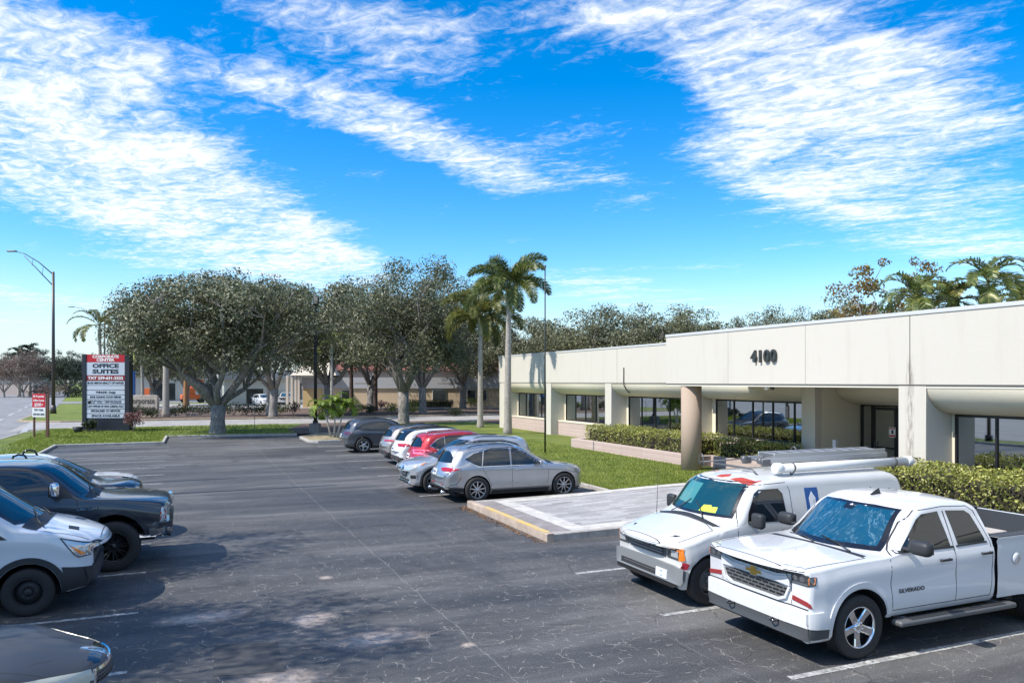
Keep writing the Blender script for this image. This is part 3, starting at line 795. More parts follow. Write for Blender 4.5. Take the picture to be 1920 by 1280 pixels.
    for yy in (-.70,):
        tube(bm, [(c.X(1.75), yy, 2.04), (c.X(4.8), yy, 2.11)], .014, 6)
    tube(bm, [(c.X(1.75), -.68, 2.0), (c.X(1.75), -.68, 2.16), (c.X(1.75), -.60, 2.2), (c.X(1.75), -.56, 2.16), (c.X(1.75), -.56, 2.0)], .012, 6)
    tube(bm, [(c.X(3.9), -.68, 2.0), (c.X(3.9), -.68, 2.22), (c.X(3.9), -.60, 2.26), (c.X(3.9), -.56, 2.22), (c.X(3.9), -.56, 2.0)], .012, 6)
    obj('roof_rack', bm, M_steel, c.root)
    bm = bmesh.new(); box(bm, c.X(4.9), -.85, .30, c.X(.5), .85, .45); obj('chassis', bm, M_dark, c.root)
    c.wheels((.74, 4.2), .85, .375, wheel_kind('van', .375, .225, .21, 5, 'steel', M_steel))
    return c
def van_load(c):
    """ladder and long pipe lying on the rack: things of their own, placed in the van's own frame"""
    M = c.root.matrix_basis
    def W(s, y, z): return M @ Vector((c.X(s), y, z))
    al = mat('ladder_aluminium', (.50, .51, .52), .35, .7)
    t = thing('ladder', 'aluminium extension ladder lying on the roof rack of the old white van', 'ladder', W(3.95, -.08, 2.06), c.root.rotation_euler.z)
    L = 3.0
    for sd in (-1, 1):
        bm = bmesh.new(); rbox(bm, (0, sd*.24, .05), (L, .035, .095), .006, 1); rbox(bm, (-.15, sd*.20, .13), (L*.9, .03, .08), .006, 1); obj('rail', bm, al, t)
    for k in range(10):
        bm = bmesh.new(); xx = -L/2+.15+k*.3; tube(bm, [(xx, -.2, .05), (xx, .2, .05)], .018, 6); obj('rung', bm, al, t)
    for k in range(9):
        bm = bmesh.new(); xx = -L/2+.18+k*.3; rbox(bm, (xx, 0, .15), (.06, .38, .02), .004, 1); obj('rung', bm, al, t)
    for sd in (-1, 1):
        bm = bmesh.new(); rbox(bm, (L/2-.08, sd*.245, .02), (.2, .05, .12), .02, 2); lathe(bm, [(0, -.04), (.06, -.04), (.06, .04), (0, .04)], 16, 'y', Matrix.Translation((L/2+.0, sd*.21, .05)))
        obj('ladder_foot', bm, M_steel, t)
    p = thing('pvc_tube', 'long fat white plastic pipe with end caps strapped to the van roof', 'pipe', W(3.95, .60, 2.03), c.root.rotation_euler.z)
    wp = mat('white_pvc', (.72, .72, .70), .4)
    bm = bmesh.new(); lathe(bm, [(0, -1.52), (.078, -1.52), (.078, 1.52), (0, 1.52)], 28, 'x'); obj('tube', bm, wp, p)
    for a, b in ((-1.60, -1.47), (1.47, 1.62)):
        bm = bmesh.new(); lathe(bm, [(0, a), (.08, a), (.094, a+.02), (.094, b-.01), (.082, b), (0, b)], 28, 'x'); obj('end_cap', bm, wp, p)
    for xx in (-1.15, 1.25):
        bm = bmesh.new(); lathe(bm, [(.088, -.015), (.094, -.015), (.094, .015), (.088, .015)], 28, 'x', Matrix.Translation((xx, 0, 0)), close=True)
        tube(bm, [(xx, 0, -.09), (xx, 0, -.12)], .02, 6); obj('clamp', bm, M_steel, p)
# ================================================= pale van (left row)
def transit():
    c = Car('delivery_van', 'pale white panel van with black lower bumper and plain black steel wheel, left row', 5.5, 2.12,
        T=[(0, .98), (.04, 1.04), (.18, 1.11), (.55, 1.225), (.80, 1.31), (.88, 1.35), (1.75, 1.93), (2.0, 2.04), (2.6, 2.11), (5.2, 2.10), (5.4, 2.0), (5.5, 1.7)],
        B=[(0, .36), (.5, .30), (1.4, .34), (5.5, .36)], S=[(0, .90), (.3, 1.05), (.8, 1.22), (1.6, 1.26), (5.5, 1.26)],
        W=[(0, .86), (.15, .95), (.45, 1.01), (1.0, 1.03), (5.5, 1.03)], wr=.82,
        prof=[(0, .93), (.06, .96), (.3, 1.0), (.5, .99), (.65, .985), (.85, 1.0), (1, .97)], kf=.24, kr=.03, kw=.2, ws=(.88, 1.8),
        paint_m=M_vanwhite, r0=.06, r1=.05, cat='van', crown=.05, rc=.16)
    c.build((1.02, 4.3), .43, .36)
    c.part('hood', [c.paint, M_gap], [('t', q, 1, 1) for q in c.line([(.10, -.55), (.20, -.74), (.72, -.90), (.84, -.85)], .012)+c.line([(.10, -.55), (.10, .55)], .012)+c.line([(.10, .55), (.20, .74), (.72, .90), (.84, .85)], .012)], .002, depth=.006)
    for sd in (-1, 1):
        bm = bmesh.new(); c.decal(bm, 't', [(.42, sd*.34), (.56, sd*.36), (.54, sd*.56), (.40, sd*.53)], .004, 1, .04); obj('hood_vent', bm, M_plastic, c.root)
    c.part('windscreen', M_black, [('f', [(-.88, 1.36), (-.4, 1.34), (.4, 1.34), (.88, 1.36), (.76, 1.99), (-.76, 1.99)])], .004)
    c.part('windscreen_glass', M_glassb, [('f', [(-.80, 1.41), (-.4, 1.39), (.4, 1.39), (.80, 1.41), (.70, 1.95), (-.70, 1.95)])], .008, depth=.003)
    c.part('cowl', M_plastic, [('t', [(.93, -.88), (.84, -.5), (.82, 0), (.84, .5), (.93, .88), (1.12, .86), (.95, 0), (1.12, -.86)])], .006)
    wiper(c, [(.86, -.75), (.98, -.5), (1.08, -.1)]); wiper(c, [(.86, .05), (1.0, .35), (1.08, .6)])
    for sd in (-1, 1):
        c.part('side_window', M_glass, [('y', [(1.62, 1.22), (1.55, 1.30), (1.95, 1.72), (2.10, 1.80), (2.60, 1.82), (2.62, 1.20)], sd)], .006)
        c.part('mirror_mount', M_plastic, [('y', [(1.28, 1.17), (1.70, 1.17), (1.70, 1.42), (1.60, 1.40)], sd)], .012)
        c.door(1.45, 2.68, .42, 1.2, (2.5, 1.05), sd, [(1.50, .80), (1.56, 1.0), (1.56, 1.35), (1.95, 1.80), (2.66, 1.90), (2.68, 1.2), (2.68, .42), (1.56, .42)], hm=M_plastic)
        c.mirror(1.70, 1.36, sd, (.18, .22, .36), arm=.13)
        # headlamp wraps far round the wing
        bm = bmesh.new(); c.decal(bm, 'y', [(.06, .84), (.10, .96), (.60, 1.13), (.42, .87), (.36, .82)], .006, sd, .05); hl = obj('headlight', bm, M_lens, c.root)
        bm = bmesh.new(); c.decal(bm, 'y', [(.34, .85), (.50, 1.03), (.40, .96), (.27, .86)], .010, sd, .05, 0, .003); obj('turn_signal', bm, M_amber, hl)
        bm = bmesh.new(); c.decal(bm, 'y', ell(.21, .92, .06, .05, 18), .011, sd, .05, 0, .003); obj('lamp_reflector', bm, M_chrome, hl)
        bm = bmesh.new()
        for q in c.line([(.06, .84), (.10, .96), (.60, 1.13), (.42, .87), (.36, .82)], .014, True): c.decal(bm, 'y', q, .009, sd, .1, 0, .003)
        obj('lamp_bezel', bm, M_plastic, hl)
    g = c.part('grille', M_grillef, [('f', [(-.55, .66), (.55, .66), (.62, .98), (-.62, .98)])], .008)
    c.part('chrome_bar', M_chrome, [('f', [(-.6, .90), (.6, .90), (.6, .94), (-.6, .94)]), ('f', [(-.57, .80), (.57, .80), (.57, .83), (-.57, .83)])], .02, g)
    c.part('emblem', M_bluebadge, [('f', ell(0, .87, .12, .05))], .03, g)
    bm = bmesh.new(); c.decal(bm, 'f', [(-.85, .30), (.85, .30), (.90, .64), (-.90, .64)], .035, 1, .07, 0, .05)
    for sd in (-1, 1): c.decal(bm, 'y', [(.0, .32), (.60, .30), (.56, .60), (.58, .70), (.30, .66), (.0, .62)], .02, sd, .07, 0, .04)
    obj('bumper', bm, M_plastic, c.root)
    arch_trim(c, 1.02, .36, .435, .52)
    for sd in (-1, 1):
        bm = bmesh.new(); c.decal(bm, 'y', [(1.5, .36), (3.8, .36), (3.8, .50), (1.52, .50)], .015, sd, .2, 0, .03); obj('sill_trim', bm, M_plastic, c.root)
        bm = bmesh.new(); c.decal(bm, 'y', [(1.6, .62), (4.0, .62), (4.0, .70), (1.6, .70)], .012, sd, .2, 0, .02); obj('rub_strip', bm, M_plastic, c.root)
    bm = bmesh.new(); box(bm, c.X(5.4), -.85, .26, c.X(.5), .85, .4); obj('chassis', bm, M_dark, c.root)
    c.wheels((1.02, 4.3), .90, .355, wheel_kind('tr', .355, .235, .205, 5, 'steel', mat('black_steel', (.03, .031, .033), .5, .3)))
    return c
# ================================================= big grey lifted pickup (left row)
def pickup_grey():
    c = Car('pickup_truck', 'tall gunmetal lifted pickup truck with black wheels and chrome mirror, left row', 4.15, 2.03,
        T=[(0, 1.17), (.03, 1.22), (.2, 1.27), (.7, 1.325), (1.2, 1.375), (1.30, 1.42), (1.98, 1.92), (2.2, 1.99), (2.8, 2.03), (3.8, 2.0), (4.05, 1.9), (4.15, 1.4)],
        B=[(0, .62), (.5, .60), (1.5, .52), (4.15, .52)], S=[(0, 1.06), (.4, 1.16), (1.3, 1.30), (4.15, 1.38)],
        W=[(0, .92), (.10, .97), (.3, .99), (4.15, 1.0)], wr=.76,
        prof=[(0, .93), (.06, .96), (.25, .985), (.5, .98), (.62, 1.0), (.85, 1.0), (1, .97)], kf=.10, kr=0, kw=.15, ws=(1.3, 2.0),
        paint_m=M_grey, r0=.05, r1=.03, cat='pickup truck', crown=.04, rc=.14)
    c.build((.97,), .54, .50)
    c.part('hood', [c.paint, M_gap], [('t', q, 1, 1) for q in c.line([(.05, -.74), (.3, -.80), (1.22, -.84)], .012)+c.line([(.05, .74), (.3, .80), (1.22, .84)], .012)], .002, depth=.006)
    c.part('windscreen', M_black, [('f', [(-.80, 1.42), (.80, 1.42), (.70, 1.93), (-.70, 1.93)])], .004)
    c.part('windscreen_glass', M_glassb, [('f', [(-.76, 1.46), (.76, 1.46), (.665, 1.90), (-.665, 1.90)])], .008, depth=.003)
    c.part('cowl', M_plastic, [('t', [(1.32, -.83), (1.24, -.5), (1.23, 0), (1.24, .5), (1.32, .83), (1.46, .82), (1.34, 0), (1.46, -.82)])], .008)
    wiper(c, [(1.24, -.70), (1.40, -.45), (1.46, -.1)]); wiper(c, [(1.24, .05), (1.38, .35), (1.46, .6)])
    for sd in (-1, 1):
        c.part('side_window', M_glass, [('y', [(1.85, 1.46), (2.02, 1.62), (2.22, 1.80), (2.34, 1.86), (2.78, 1.87), (2.80, 1.44)], sd)], .006)
        c.part('side_window', M_glass, [('y', [(2.92, 1.44), (2.90, 1.87), (3.6, 1.86), (3.80, 1.75), (3.85, 1.46)], sd)], .006)
        c.part('mirror_mount', M_plastic, [('y', [(1.62, 1.38), (1.86, 1.38), (1.86, 1.62), (1.78, 1.58)], sd)], .010)
        c.door(1.6, 2.85, .65, 1.3, (2.65, 1.22), sd, [(1.60, .62), (1.56, 1.0), (1.56, 1.32), (2.2, 1.88), (2.84, 1.93), (2.85, 1.3), (2.85, .62)], hm=M_plastic)
        c.door(2.85, 3.9, .65, 1.3, (3.75, 1.24), sd, [(2.85, .62), (2.85, 1.93), (3.7, 1.92), (3.92, 1.78), (3.95, 1.2), (3.9, .62)], hm=M_plastic)
        c.mirror(1.90, 1.56, sd, (.16, .20, .28), m=M_chrome, arm=.14)
        bm = text_on(c, 'y', 1.40, 1.17, 'SUPER DUTY', .06, sd, .006, .002, .34, .010)
        b = c.part('badge_plate', M_plastic, [('y', [(1.22, 1.135), (1.58, 1.135), (1.58, 1.205), (1.22, 1.205)], sd)], .006)
        obj('badge_lettering', bm, M_chrome, b)
        bm = bmesh.new(); c.decal(bm, 'y', [(.02, .86), (.20, .84), (.17, 1.12), (.02, 1.14)], .010, sd, .05)
        c.decal(bm, 'f', [(sd*u, v) for u, v in ((.64, .86), (.93, .86), (.91, 1.13), (.64, 1.13))], .010, 1, .05)
        hl = obj('headlight', bm, M_lens, c.root)
        bm = bmesh.new(); c.decal(bm, 'y', [(.10, .89), (.19, .88), (.185, .95), (.10, .96)], .016, sd, .1, 0, .004); c.decal(bm, 'y', [(.10, 1.0), (.19, .99), (.185, 1.04), (.10, 1.05)], .016, sd, .1, 0, .004); obj('turn_signal', bm, M_redl, hl)
        bm = bmesh.new(); c.decal(bm, 'y', annulus(.97, .50, .55, .64, -.1, PI+.1, 24), .03, sd, 9, 0, .04); obj('fender_flare', bm, c.paint, c.root)
    g = c.part('grille', M_grille, [('f', [(-.60, .88), (.60, .88), (.60, 1.14), (-.60, 1.14)])], .010)
    bm = bmesh.new()
    for q in c.line([(-.6, .88), (.6, .88), (.6, 1.16), (-.6, 1.16)], .07, True): c.decal(bm, 'f', q, .05, 1, .1, 0, .05)
    for y in (-.35, 0, .35): c.decal(bm, 'f', [(y-.03, .88), (y+.03, .88), (y+.03, 1.15), (y-.03, 1.15)], .045, 1, .2, 0, .04)
    obj('chrome_surround', bm, M_chrome, g)
    bm = bmesh.new(); c.decal(bm, 'f', [(-.93, .56), (.93, .56), (.93, .74), (-.93, .74)], .11, 1, .1, 0, .12)
    for sd in (-1, 1): c.decal(bm, 'y', [(-.02, .56), (.36, .60), (.38, .74), (-.02, .74)], .05, sd, .1, 0, .05)
    b = obj('bumper', bm, M_chrome, c.root)
    bm = bmesh.new(); c.decal(bm, 'f', [(-.97, .74), (.97, .74), (.95, .86), (-.95, .86)], .12, 1, .1, 0, .12)
    for sd in (-1, 1): c.decal(bm, 'y', [(-.02, .74), (.38, .74), (.30, .85), (-.02, .85)], .04, sd, .1, 0, .05)
    obj('bumper_cap', bm, c.paint, b)
    bm = bmesh.new(); c.decal(bm, 'f', [(-.85, .44), (.85, .44), (.92, .57), (-.92, .57)], .12, 1, .1, 0, .12); obj('lower_valance', bm, M_plastic, b)
    # roof edge drip
    bm = bmesh.new(); x0, x1 = c.X(4.2), c.X(6.3)
    box(bm, x1, -.99, .60, x0, .99, 1.38, 0, .04, 2); box(bm, x1+.1, -.85, 1.30, x0-.1, .85, 1.45, 1)
    obj('cargo_bed', bm, [c.paint, M_plastic], c.root)
    bm = bmesh.new(); box(bm, c.X(6.2), -.5, .45, c.X(.3), .5, .65); obj('chassis', bm, M_dark, c.root)
    c.wheels((.97, 4.9), .93, .455, wheel_kind('sd', .455, .32, .27, 8, 'spoke', mat('black_rim', (.014, .014, .015), .25, .3, .5), .06, twin=.13, tw=.5))
    return c

# ================================================= generic crossover / saloon
def suv(name, label, pm, L=4.7, H=1.68, fo=.93, wb=2.72, W=.92, wr=.60, R=.365, hood=1.0, belt=1.04, nose=.82, cat='suv', trim=True, roofdark=False, tail='suv', rim=None, lamp=True,
        group=None, cowl=1.22, wtop=2.12, dlo=None, low=None, rails=True, arch=True, wh=None, r1=.08, kr=.14, kf=.28, rearlow=.38, fhood=None):
    rl = L
    if tail == 'suv':
        T = [(0, nose-.10), (.05, nose), (.3, nose+.10), (.8, hood), (cowl-.08, hood+.06), (cowl, hood+.09), (wtop, H-.11), (wtop+.35, H-.02), (L*.60, H), (L-.75, H-.07), (L-.45, H-.13), (L-.40, H-.16), (L-.14, belt+.10), (L-.06, belt-.06), (L, belt-.22)]
    else:
        T = [(0, nose-.10), (.05, nose), (.3, nose+.08), (.8, hood-.05), (cowl-.08, hood+.0), (cowl, hood+.04), (wtop, H-.10), (wtop+.4, H-.01), (L*.58, H), (L*.66, H-.04), (L-.75, belt+.14), (L-.6, belt+.08), (L-.1, belt+.03), (L, belt-.1)]
    S = [(0, nose-.16), (.35, nose+.0), (cowl, belt-.06), (2.4, belt-.01), (L-.8, belt+.05), (L-.3, belt), (L, belt-.26)]
    if tail != 'suv': S = [(0, nose-.16), (.35, nose-.02), (cowl, belt-.07), (2.4, belt-.02), (L-.8, belt+.02), (L, belt-.2)]
    c = Car(name, label, L, H, T, B=[(0, .27), (.7, .22), (L-1, .22), (L, rearlow)], S=S,
            W=[(0, W-.20), (.12, W-.09), (.45, W-.015), (1.2, W), (L-1.0, W), (L-.35, W-.05), (L-.08, W-.12), (L, W-.18)], wr=wr,
            prof=[(0, .90), (.06, .94), (.22, .975), (.42, .972), (.62, .985), (.86, 1.0), (.94, .985), (1, .955)],
            kf=kf, kr=kr, kw=.16, ws=(cowl, wtop), rw=(L-.4, L-.1), paint_m=pm, r0=.06, r1=r1, cat=cat, crown=.05, rc=.13, group=group, nst=70)
    c.fo, c.ra, c.R = fo, fo+wb, R
    ar = R+.045
    c.build((fo, fo+wb), ar, R)
    if arch and trim: arch_trim(c, fo, R, ar+.004, ar+.055, .010); arch_trim(c, fo+wb, R, ar+.004, ar+.055, .010)
    if trim:
        for sd in (-1, 1):
            bm = bmesh.new(); c.decal(bm, 'y', [(fo+ar, .24), (fo+wb-ar, .24), (fo+wb-ar, .36), (fo+ar, .36)], .010, sd, .15, 0, .02); obj('sill_trim', bm, M_plastic, c.root)
    c.part('hood', [c.paint, M_gap], [('t', q, 1, 1) for q in c.line([(.18, -W*.55), (.35, -W*.74), (cowl-.12, -W*.84)], .010)+c.line([(.18, -W*.55), (.14, 0), (.18, W*.55)], .010)+c.line([(.18, W*.55), (.35, W*.74), (cowl-.12, W*.84)], .010)], .0015, depth=.004)
    zt = H-.13; zb = hood+.10 if tail == 'suv' else hood+.06
    c.part('windscreen', M_black, [('f', [(-W*.82, zb), (0, zb-.01), (W*.82, zb), (wr*.93, zt), (0, zt+.01), (-wr*.93, zt)])], .003)
    c.part('windscreen_glass', M_glassb, [('f', [(-W*.76, zb+.04), (0, zb+.03), (W*.76, zb+.04), (wr*.86, zt-.03), (-wr*.86, zt-.03)])], .006, depth=.002)
    c.part('cowl', M_plastic, [('t', [(cowl-.08, -W*.78), (cowl-.11, 0), (cowl-.08, W*.78), (cowl+.16, W*.80), (cowl+.04, 0), (cowl+.16, -W*.80)])], .004)
    wiper(c, [(cowl-.02, -W*.6), (cowl+.10, -.2), (cowl+.14, .1)])
    b0 = belt+.0
    if dlo is None:
        fr = [(cowl+.42, b0), (wtop+.05, H-.30), (wtop+.35, H-.185), (wtop+.48, H-.17), (wtop+.50, b0)]
        a = wtop+.58; e = a+.86
        re = [(a, b0), (a-.02, H-.17), (e-.18, H-.18), (e, H-.22), (e+.0, b0+.03)]
        qx = [(e+.08, b0+.035), (e+.06, H-.225), (e+.30, H-.29), (e+.52, b0+.16), (e+.35, b0+.07)]
        if tail != 'suv': re = [(a, b0), (a-.02, H-.17), (e-.30, H-.20), (e-.02, H-.30), (e+.05, b0+.03)]; qx = None
    else: fr, re, qx = dlo
    panes = [q for q in (fr, re, qx) if q]
    c.panes = panes
    for sd in (-1, 1):
        bk = bmesh.new()
        for p in panes: c.decal(bk, 'y', grow(p, .035), .003, sd, .07, 0, .01)
        bo = obj('window_surround', bk, M_black, c.root)
        for p in panes: c.part('side_window', M_glass, [('y', p, sd)], .006, depth=.002)
        hz = belt-.13
        xa = fr[-1][0]+.04
        c.door(1, 2, .3, 1, (xa-.20, hz), sd, [(cowl+.28, .36), (cowl+.20, .62), (cowl+.22, b0-.06), (cowl+.36, b0+.02), (wtop+.02, H-.25), (wtop+.35, H-.13), (xa, H-.115), (xa, b0), (xa-.02, .36)], hlen=.17)
        xr = (re[-1][0] if re else xa+.9)
        c.door(1, 2, .3, 1, (xr-.10, hz+.02), sd, [(xa-.02, .36), (xa, b0), (xa, H-.115), (xr-.15, H-.12), (xr+.03, H-.20), (xr+.06, b0+.02), (min(xr, fo+wb-ar*.55), b0-.18), (fo+wb-ar-.02, .52), (fo+wb-ar-.03, .36)], hlen=.17)
        c.mirror(cowl+.52, belt+.05, sd, (.12, .20, .14), m=c.paint, arm=.05)
    if rails and tail == 'suv':
        for sd in (-1, 1):
            bm = bmesh.new(); pts = []
            for k in range(9):
                xx = lerp(wtop+.3, L-.8, k/8); p = c.surf('t', xx, sd*(wr-.045)); pts.append(p+Vector((0, 0, .012+.03*math.sin(PI*k/8)**.4 if 0 < k < 8 else .0)))
            tube(bm, pts, .014, 6); obj('roof_rail', bm, M_chrome if rails == 'chrome' else M_black, c.root)
    if roofdark:
        c.part('roof_panel', roofdark, [('t', [(wtop+.05, -wr*.93), (wtop+.02, 0), (wtop+.05, wr*.93), (wtop+1, wr*1.0), (L-.60, wr*.97), (L-.45, wr*.9), (L-.45, -wr*.9), (L-.60, -wr*.97), (wtop+1, -wr*1.0)])], .004, depth=.01)
    bm = bmesh.new(); box(bm, c.X(L-.35), -W*.8, .20, c.X(.35), W*.8, .40); obj('chassis', bm, M_dark, c.root)
    c.wheels((fo, fo+wb), W-.10, R, wh)
    return c
def grow(p, d):
    n = len(p); out = []
    cx = sum(q[0] for q in p)/n; cy = sum(q[1] for q in p)/n
    ar = sum(p[i][0]*p[(i+1) % n][1]-p[(i+1) % n][0]*p[i][1] for i in range(n))
    sg = 1 if ar > 0 else -1
    for i in range(n):
        a, b, e = Vector(p[i-1]), Vector(p[i]), Vector(p[(i+1) % n])
        u = (b-a).normalized(); v = (e-b).normalized()
        n1 = Vector((u.y, -u.x))*sg; n2 = Vector((v.y, -v.x))*sg
        m = (n1+n2); m = m.normalized() if m.length > 1e-3 else n1
        k = d/max(.5, m.dot(n1)); out.append(tuple(b+m*k))
    return out
def rear_face(c, W, H, belt, lampm=None, lamp='wrap', plate_z=None, bump=M_plastic, skid=None, lz=None, bh=.56):
    L = c.L; lz = lz or belt-.08
    c.part('rear_window', M_black, [('r', [(-W*.62, belt+.10), (W*.62, belt+.10), (W*.54, H-.21), (-W*.54, H-.21)])], .004)
    c.part('rear_glass', M_glass, [('r', [(-W*.57, belt+.13), (W*.57, belt+.13), (W*.50, H-.235), (-W*.50, H-.235)])], .008, depth=.003)
    c.part('spoiler', c.paint if not getattr(c, 'rd', None) else c.rd, [('t', [(L-.62, -W*.57), (L-.62, W*.57), (L-.40, W*.60), (L-.37, 0), (L-.40, -W*.60)])], .020, depth=.04)
    bm = bmesh.new()
    for q in c.line([(-W*.70, belt+.02), (-W*.66, .66), (-W*.55, .56), (W*.55, .56), (W*.66, .66), (W*.70, belt+.02)], .010): c.decal(bm, 'r', q, .002, 1, .1, 0, .004)
    obj('tailgate_gap', bm, M_gap, c.root)
    if bump:
        bm = bmesh.new(); c.decal(bm, 'r', [(-W*.80, .33), (W*.80, .33), (W*.82, bh-.04), (W*.6, bh), (-W*.6, bh), (-W*.82, bh-.04)], .018, 1, .07, 0, .03)
        for sd in (-1, 1): c.decal(bm, 'y', [(L-.02, .36), (L-.46, .26), (L-.42, bh-.12), (L-.02, bh-.02)], .012, sd, .07, 0, .03)
        b = obj('rear_bumper', bm, bump, c.root)
        if skid:
            bm = bmesh.new(); c.decal(bm, 'r', [(-W*.42, .31), (W*.42, .31), (W*.52, .43), (-W*.52, .43)], .03, 1, .1, 0, .03); obj('skid_plate', bm, skid, b)
    for sd in (-1, 1):
        bm = bmesh.new(); c.decal(bm, 'r', [(sd*u, v) for u, v in ((W*.36, .50), (W*.52, .50), (W*.52, .53), (W*.36, .53))], .024, 1, .2, 0, .01); obj('reflector', bm, M_redl, c.root)
    plate(c, 'r', 0, plate_z or belt-.22)
def taillamp(c, side_poly, rear_poly, m=None, side_m=None):
    for sd in (-1, 1):
        bm = bmesh.new()
        if side_poly: c.decal(bm, 'y', side_poly, .010, sd, .04)
        if rear_poly: c.decal(bm, 'r', [(sd*u, v) for u, v in rear_poly], .010, 1, .05)
        obj('tail_light', bm, m or M_redl, c.root)
def headlamp(c, side_poly, front_poly, m=None, amber=None):
    for sd in (-1, 1):
        bm = bmesh.new()
        if side_poly: c.decal(bm, 'y', side_poly, .008, sd, .04)
        if front_poly: c.decal(bm, 'f', [(sd*u, v) for u, v in front_poly], .008, 1, .05)
        h = obj('headlight', bm, m or M_lens, c.root)
        if amber: bm = bmesh.new(); c.decal(bm, 'y', amber, .013, sd, .05, 0, .003); obj('turn_signal', bm, M_amber, h)
def build_vehicles():
    w8 = wheel_kind('s9', .37, .235, .245, 9, 'spoke', M_alloy, .045, tw=.75)
    w5 = wheel_kind('s5', .365, .23, .235, 5, 'spoke', M_alloy, .075, twin=.16, tw=.6)
    w5d = wheel_kind('s5d', .365, .235, .245, 5, 'spoke', M_lgreyw, .10, tw=.6)
    P = pickup_white(); P.place(6.80, 8.13, PI)
    t = thing('toolbox', 'flat beige box lying in the bed of the large white pickup', 'box', P.root.matrix_basis @ Vector((P.X(3.92), .30, 1.28)), PI)
    bm = bmesh.new(); rbox(bm, (0, 0, 0), (.42, .95, .09), .02, 2); obj('case', bm, mat('tan_case', (.42, .36, .31), .5), t)
    bm = bmesh.new(); rbox(bm, (0, 0, .055), (.44, .97, .03), .012, 2); obj('lid', bm, mat('tan_lid', (.50, .45, .40), .45), t)
    bm = bmesh.new(); box(bm, -.2, -.45, -.5, .2, .45, -.05); obj('base', bm, M_plastic, t)
    V = van_white(); V.place(6.86, 10.75, PI); van_load(V)
    T = transit(); T.place(-1.08, 14.35, 0)
    S = pickup_grey(); S.place(-.18, 16.95, 0)
    # ---- RDX-like
    fr = [(1.72, 1.05), (2.02, 1.27), (2.30, 1.43), (2.56, 1.50), (2.60, 1.04)]
    re = [(2.72, 1.045), (2.69, 1.515), (3.15, 1.50), (3.44, 1.46), (3.55, 1.06)]
    qx = [(3.62, 1.07), (3.52, 1.45), (3.78, 1.38), (4.02, 1.255), (3.80, 1.13)]
    c = suv('parked_suv', 'metallic grey crossover beside the paved walk, nearest of the lawn row', M_silver, 4.74, 1.665, .93, 2.80, .945, .60, .37, 1.0, 1.04, .82,
            dlo=(fr, re, qx), wh=w8, trim=False, rails=True, cowl=1.25, wtop=2.15)
    for sd in (-1, 1):
        bm = bmesh.new()
        for q in c.line([(1.70, 1.025), (3.70, 1.03), (4.10, 1.25), (3.80, 1.405), (3.4, 1.50)], .016): c.decal(bm, 'y', q, .009, sd, .1, 0, .004)
        for q in c.line([(3.585, 1.06), (3.48, 1.46)], .022): c.decal(bm, 'y', q, .010, sd, .1, 0, .004)
        obj('window_trim', bm, M_chrome, c.root)
        bm = bmesh.new(); c.decal(bm, 'y', [(1.45, .24), (3.30, .24), (3.27, .34), (1.42, .34)], .012, sd, .15, 0, .02)
        c.decal(bm, 'y', [(4.10, .30), (4.72, .36), (4.72, .47), (4.15, .44)], .010, sd, .1, 0, .02); obj('sill_trim', bm, M_plastic, c.root)
        bm = bmesh.new(); c.decal(bm, 'y', [(1.55, .46), (2.7, .54), (3.15, .58), (3.0, .50), (1.6, .43)], .012, sd, .1, 0, .02); obj('door_crease', bm, c.paint, c.root)
        bm = bmesh.new()
        for q in c.line([(4.22, .74), (4.34, .56), (4.72, .50)], .016): c.decal(bm, 'y', q, .003, sd, .1, 0, .006)
        obj('bumper_gap', bm, M_gap, c.root)
    rear_face(c, .945, 1.665, 1.04, bump=M_plastic, bh=.44, plate_z=.86)
    taillamp(c, [(4.20, .985), (4.54, .895), (4.63, .90), (4.63, .985), (4.55, 1.01)], [(.42, .93), (.42, .99), (.79, 1.0), (.79, .90), (.60, .90)])
    headlamp(c, [(.05, .68), (.55, .86), (.30, .70)], [(.45, .68), (.80, .70), (.85, .80), (.5, .76)])
    g = c.part('grille', M_grillef, [('f', [(-.40, .42), (.40, .42), (.52, .60), (.44, .74), (-.44, .74), (-.52, .60)])], .008)
    for sd in (-1, 1):
        bm = bmesh.new(); lathe(bm, [(.03, -.08), (.04, -.08), (.04, .1), (.03, .1)], 16, 'x', Matrix.Translation((c.X(4.66), sd*.60, .32)), close=True); obj('exhaust_tip', bm, M_chrome, c.root)
    bm = text_on(c, 'r', -.62, .78, 'RDX', .07, 1, .005, .002, .2); obj('tailgate_badge', bm, M_chrome, c.root)
    c.place(7.85+.97-1.04+3.82, 21.72, 0)
    c.root.location.x = 7.87 + 3.73 - c.L/2   # rear axle at 7.87
    RDX = c
    bm = bmesh.new(); prism(bm, [(-.07, -.11), (.03, -.13), (.08, -.02), (.06, .10), (-.02, .14), (-.08, .06)], -.006, .006)
    # ---- silver one facing the aisle
    c = suv('parked_suv', 'bright silver crossover nosed out to the aisle, v-shaped chrome grille', M_lgrey, 4.69, 1.73, .93, 2.70, .92, .61, .36, 1.04, 1.08, .86,
            wh=w5, rails=True, cowl=1.20, wtop=2.05, trim=True)
    headlamp(c, [(.08, .80), (.16, .86), (.72, 1.0), (.40, .82), (.16, .74)], [(.38, .78), (.60, .86), (.88, .90), (.85, .78), (.6, .74)], amber=[(.55, .93), (.68, .97), (.50, .87)])
    g = c.part('grille', M_grillef, [('f', [(-.22, .48), (.22, .48), (.40, .74), (.40, .80), (-.40, .80), (-.40, .74)])], .010)
    c.part('chrome_chevron', M_chrome, [('f', q) for q in c.line([(-.36, .82), (-.14, .56), (.14, .56), (.36, .82)], .05)], .03, g)
    c.part('emblem', M_chrome, [('f', annulus(0, .72, .055, .075, 0, 2*PI-.01, 20))], .03, g, 9)
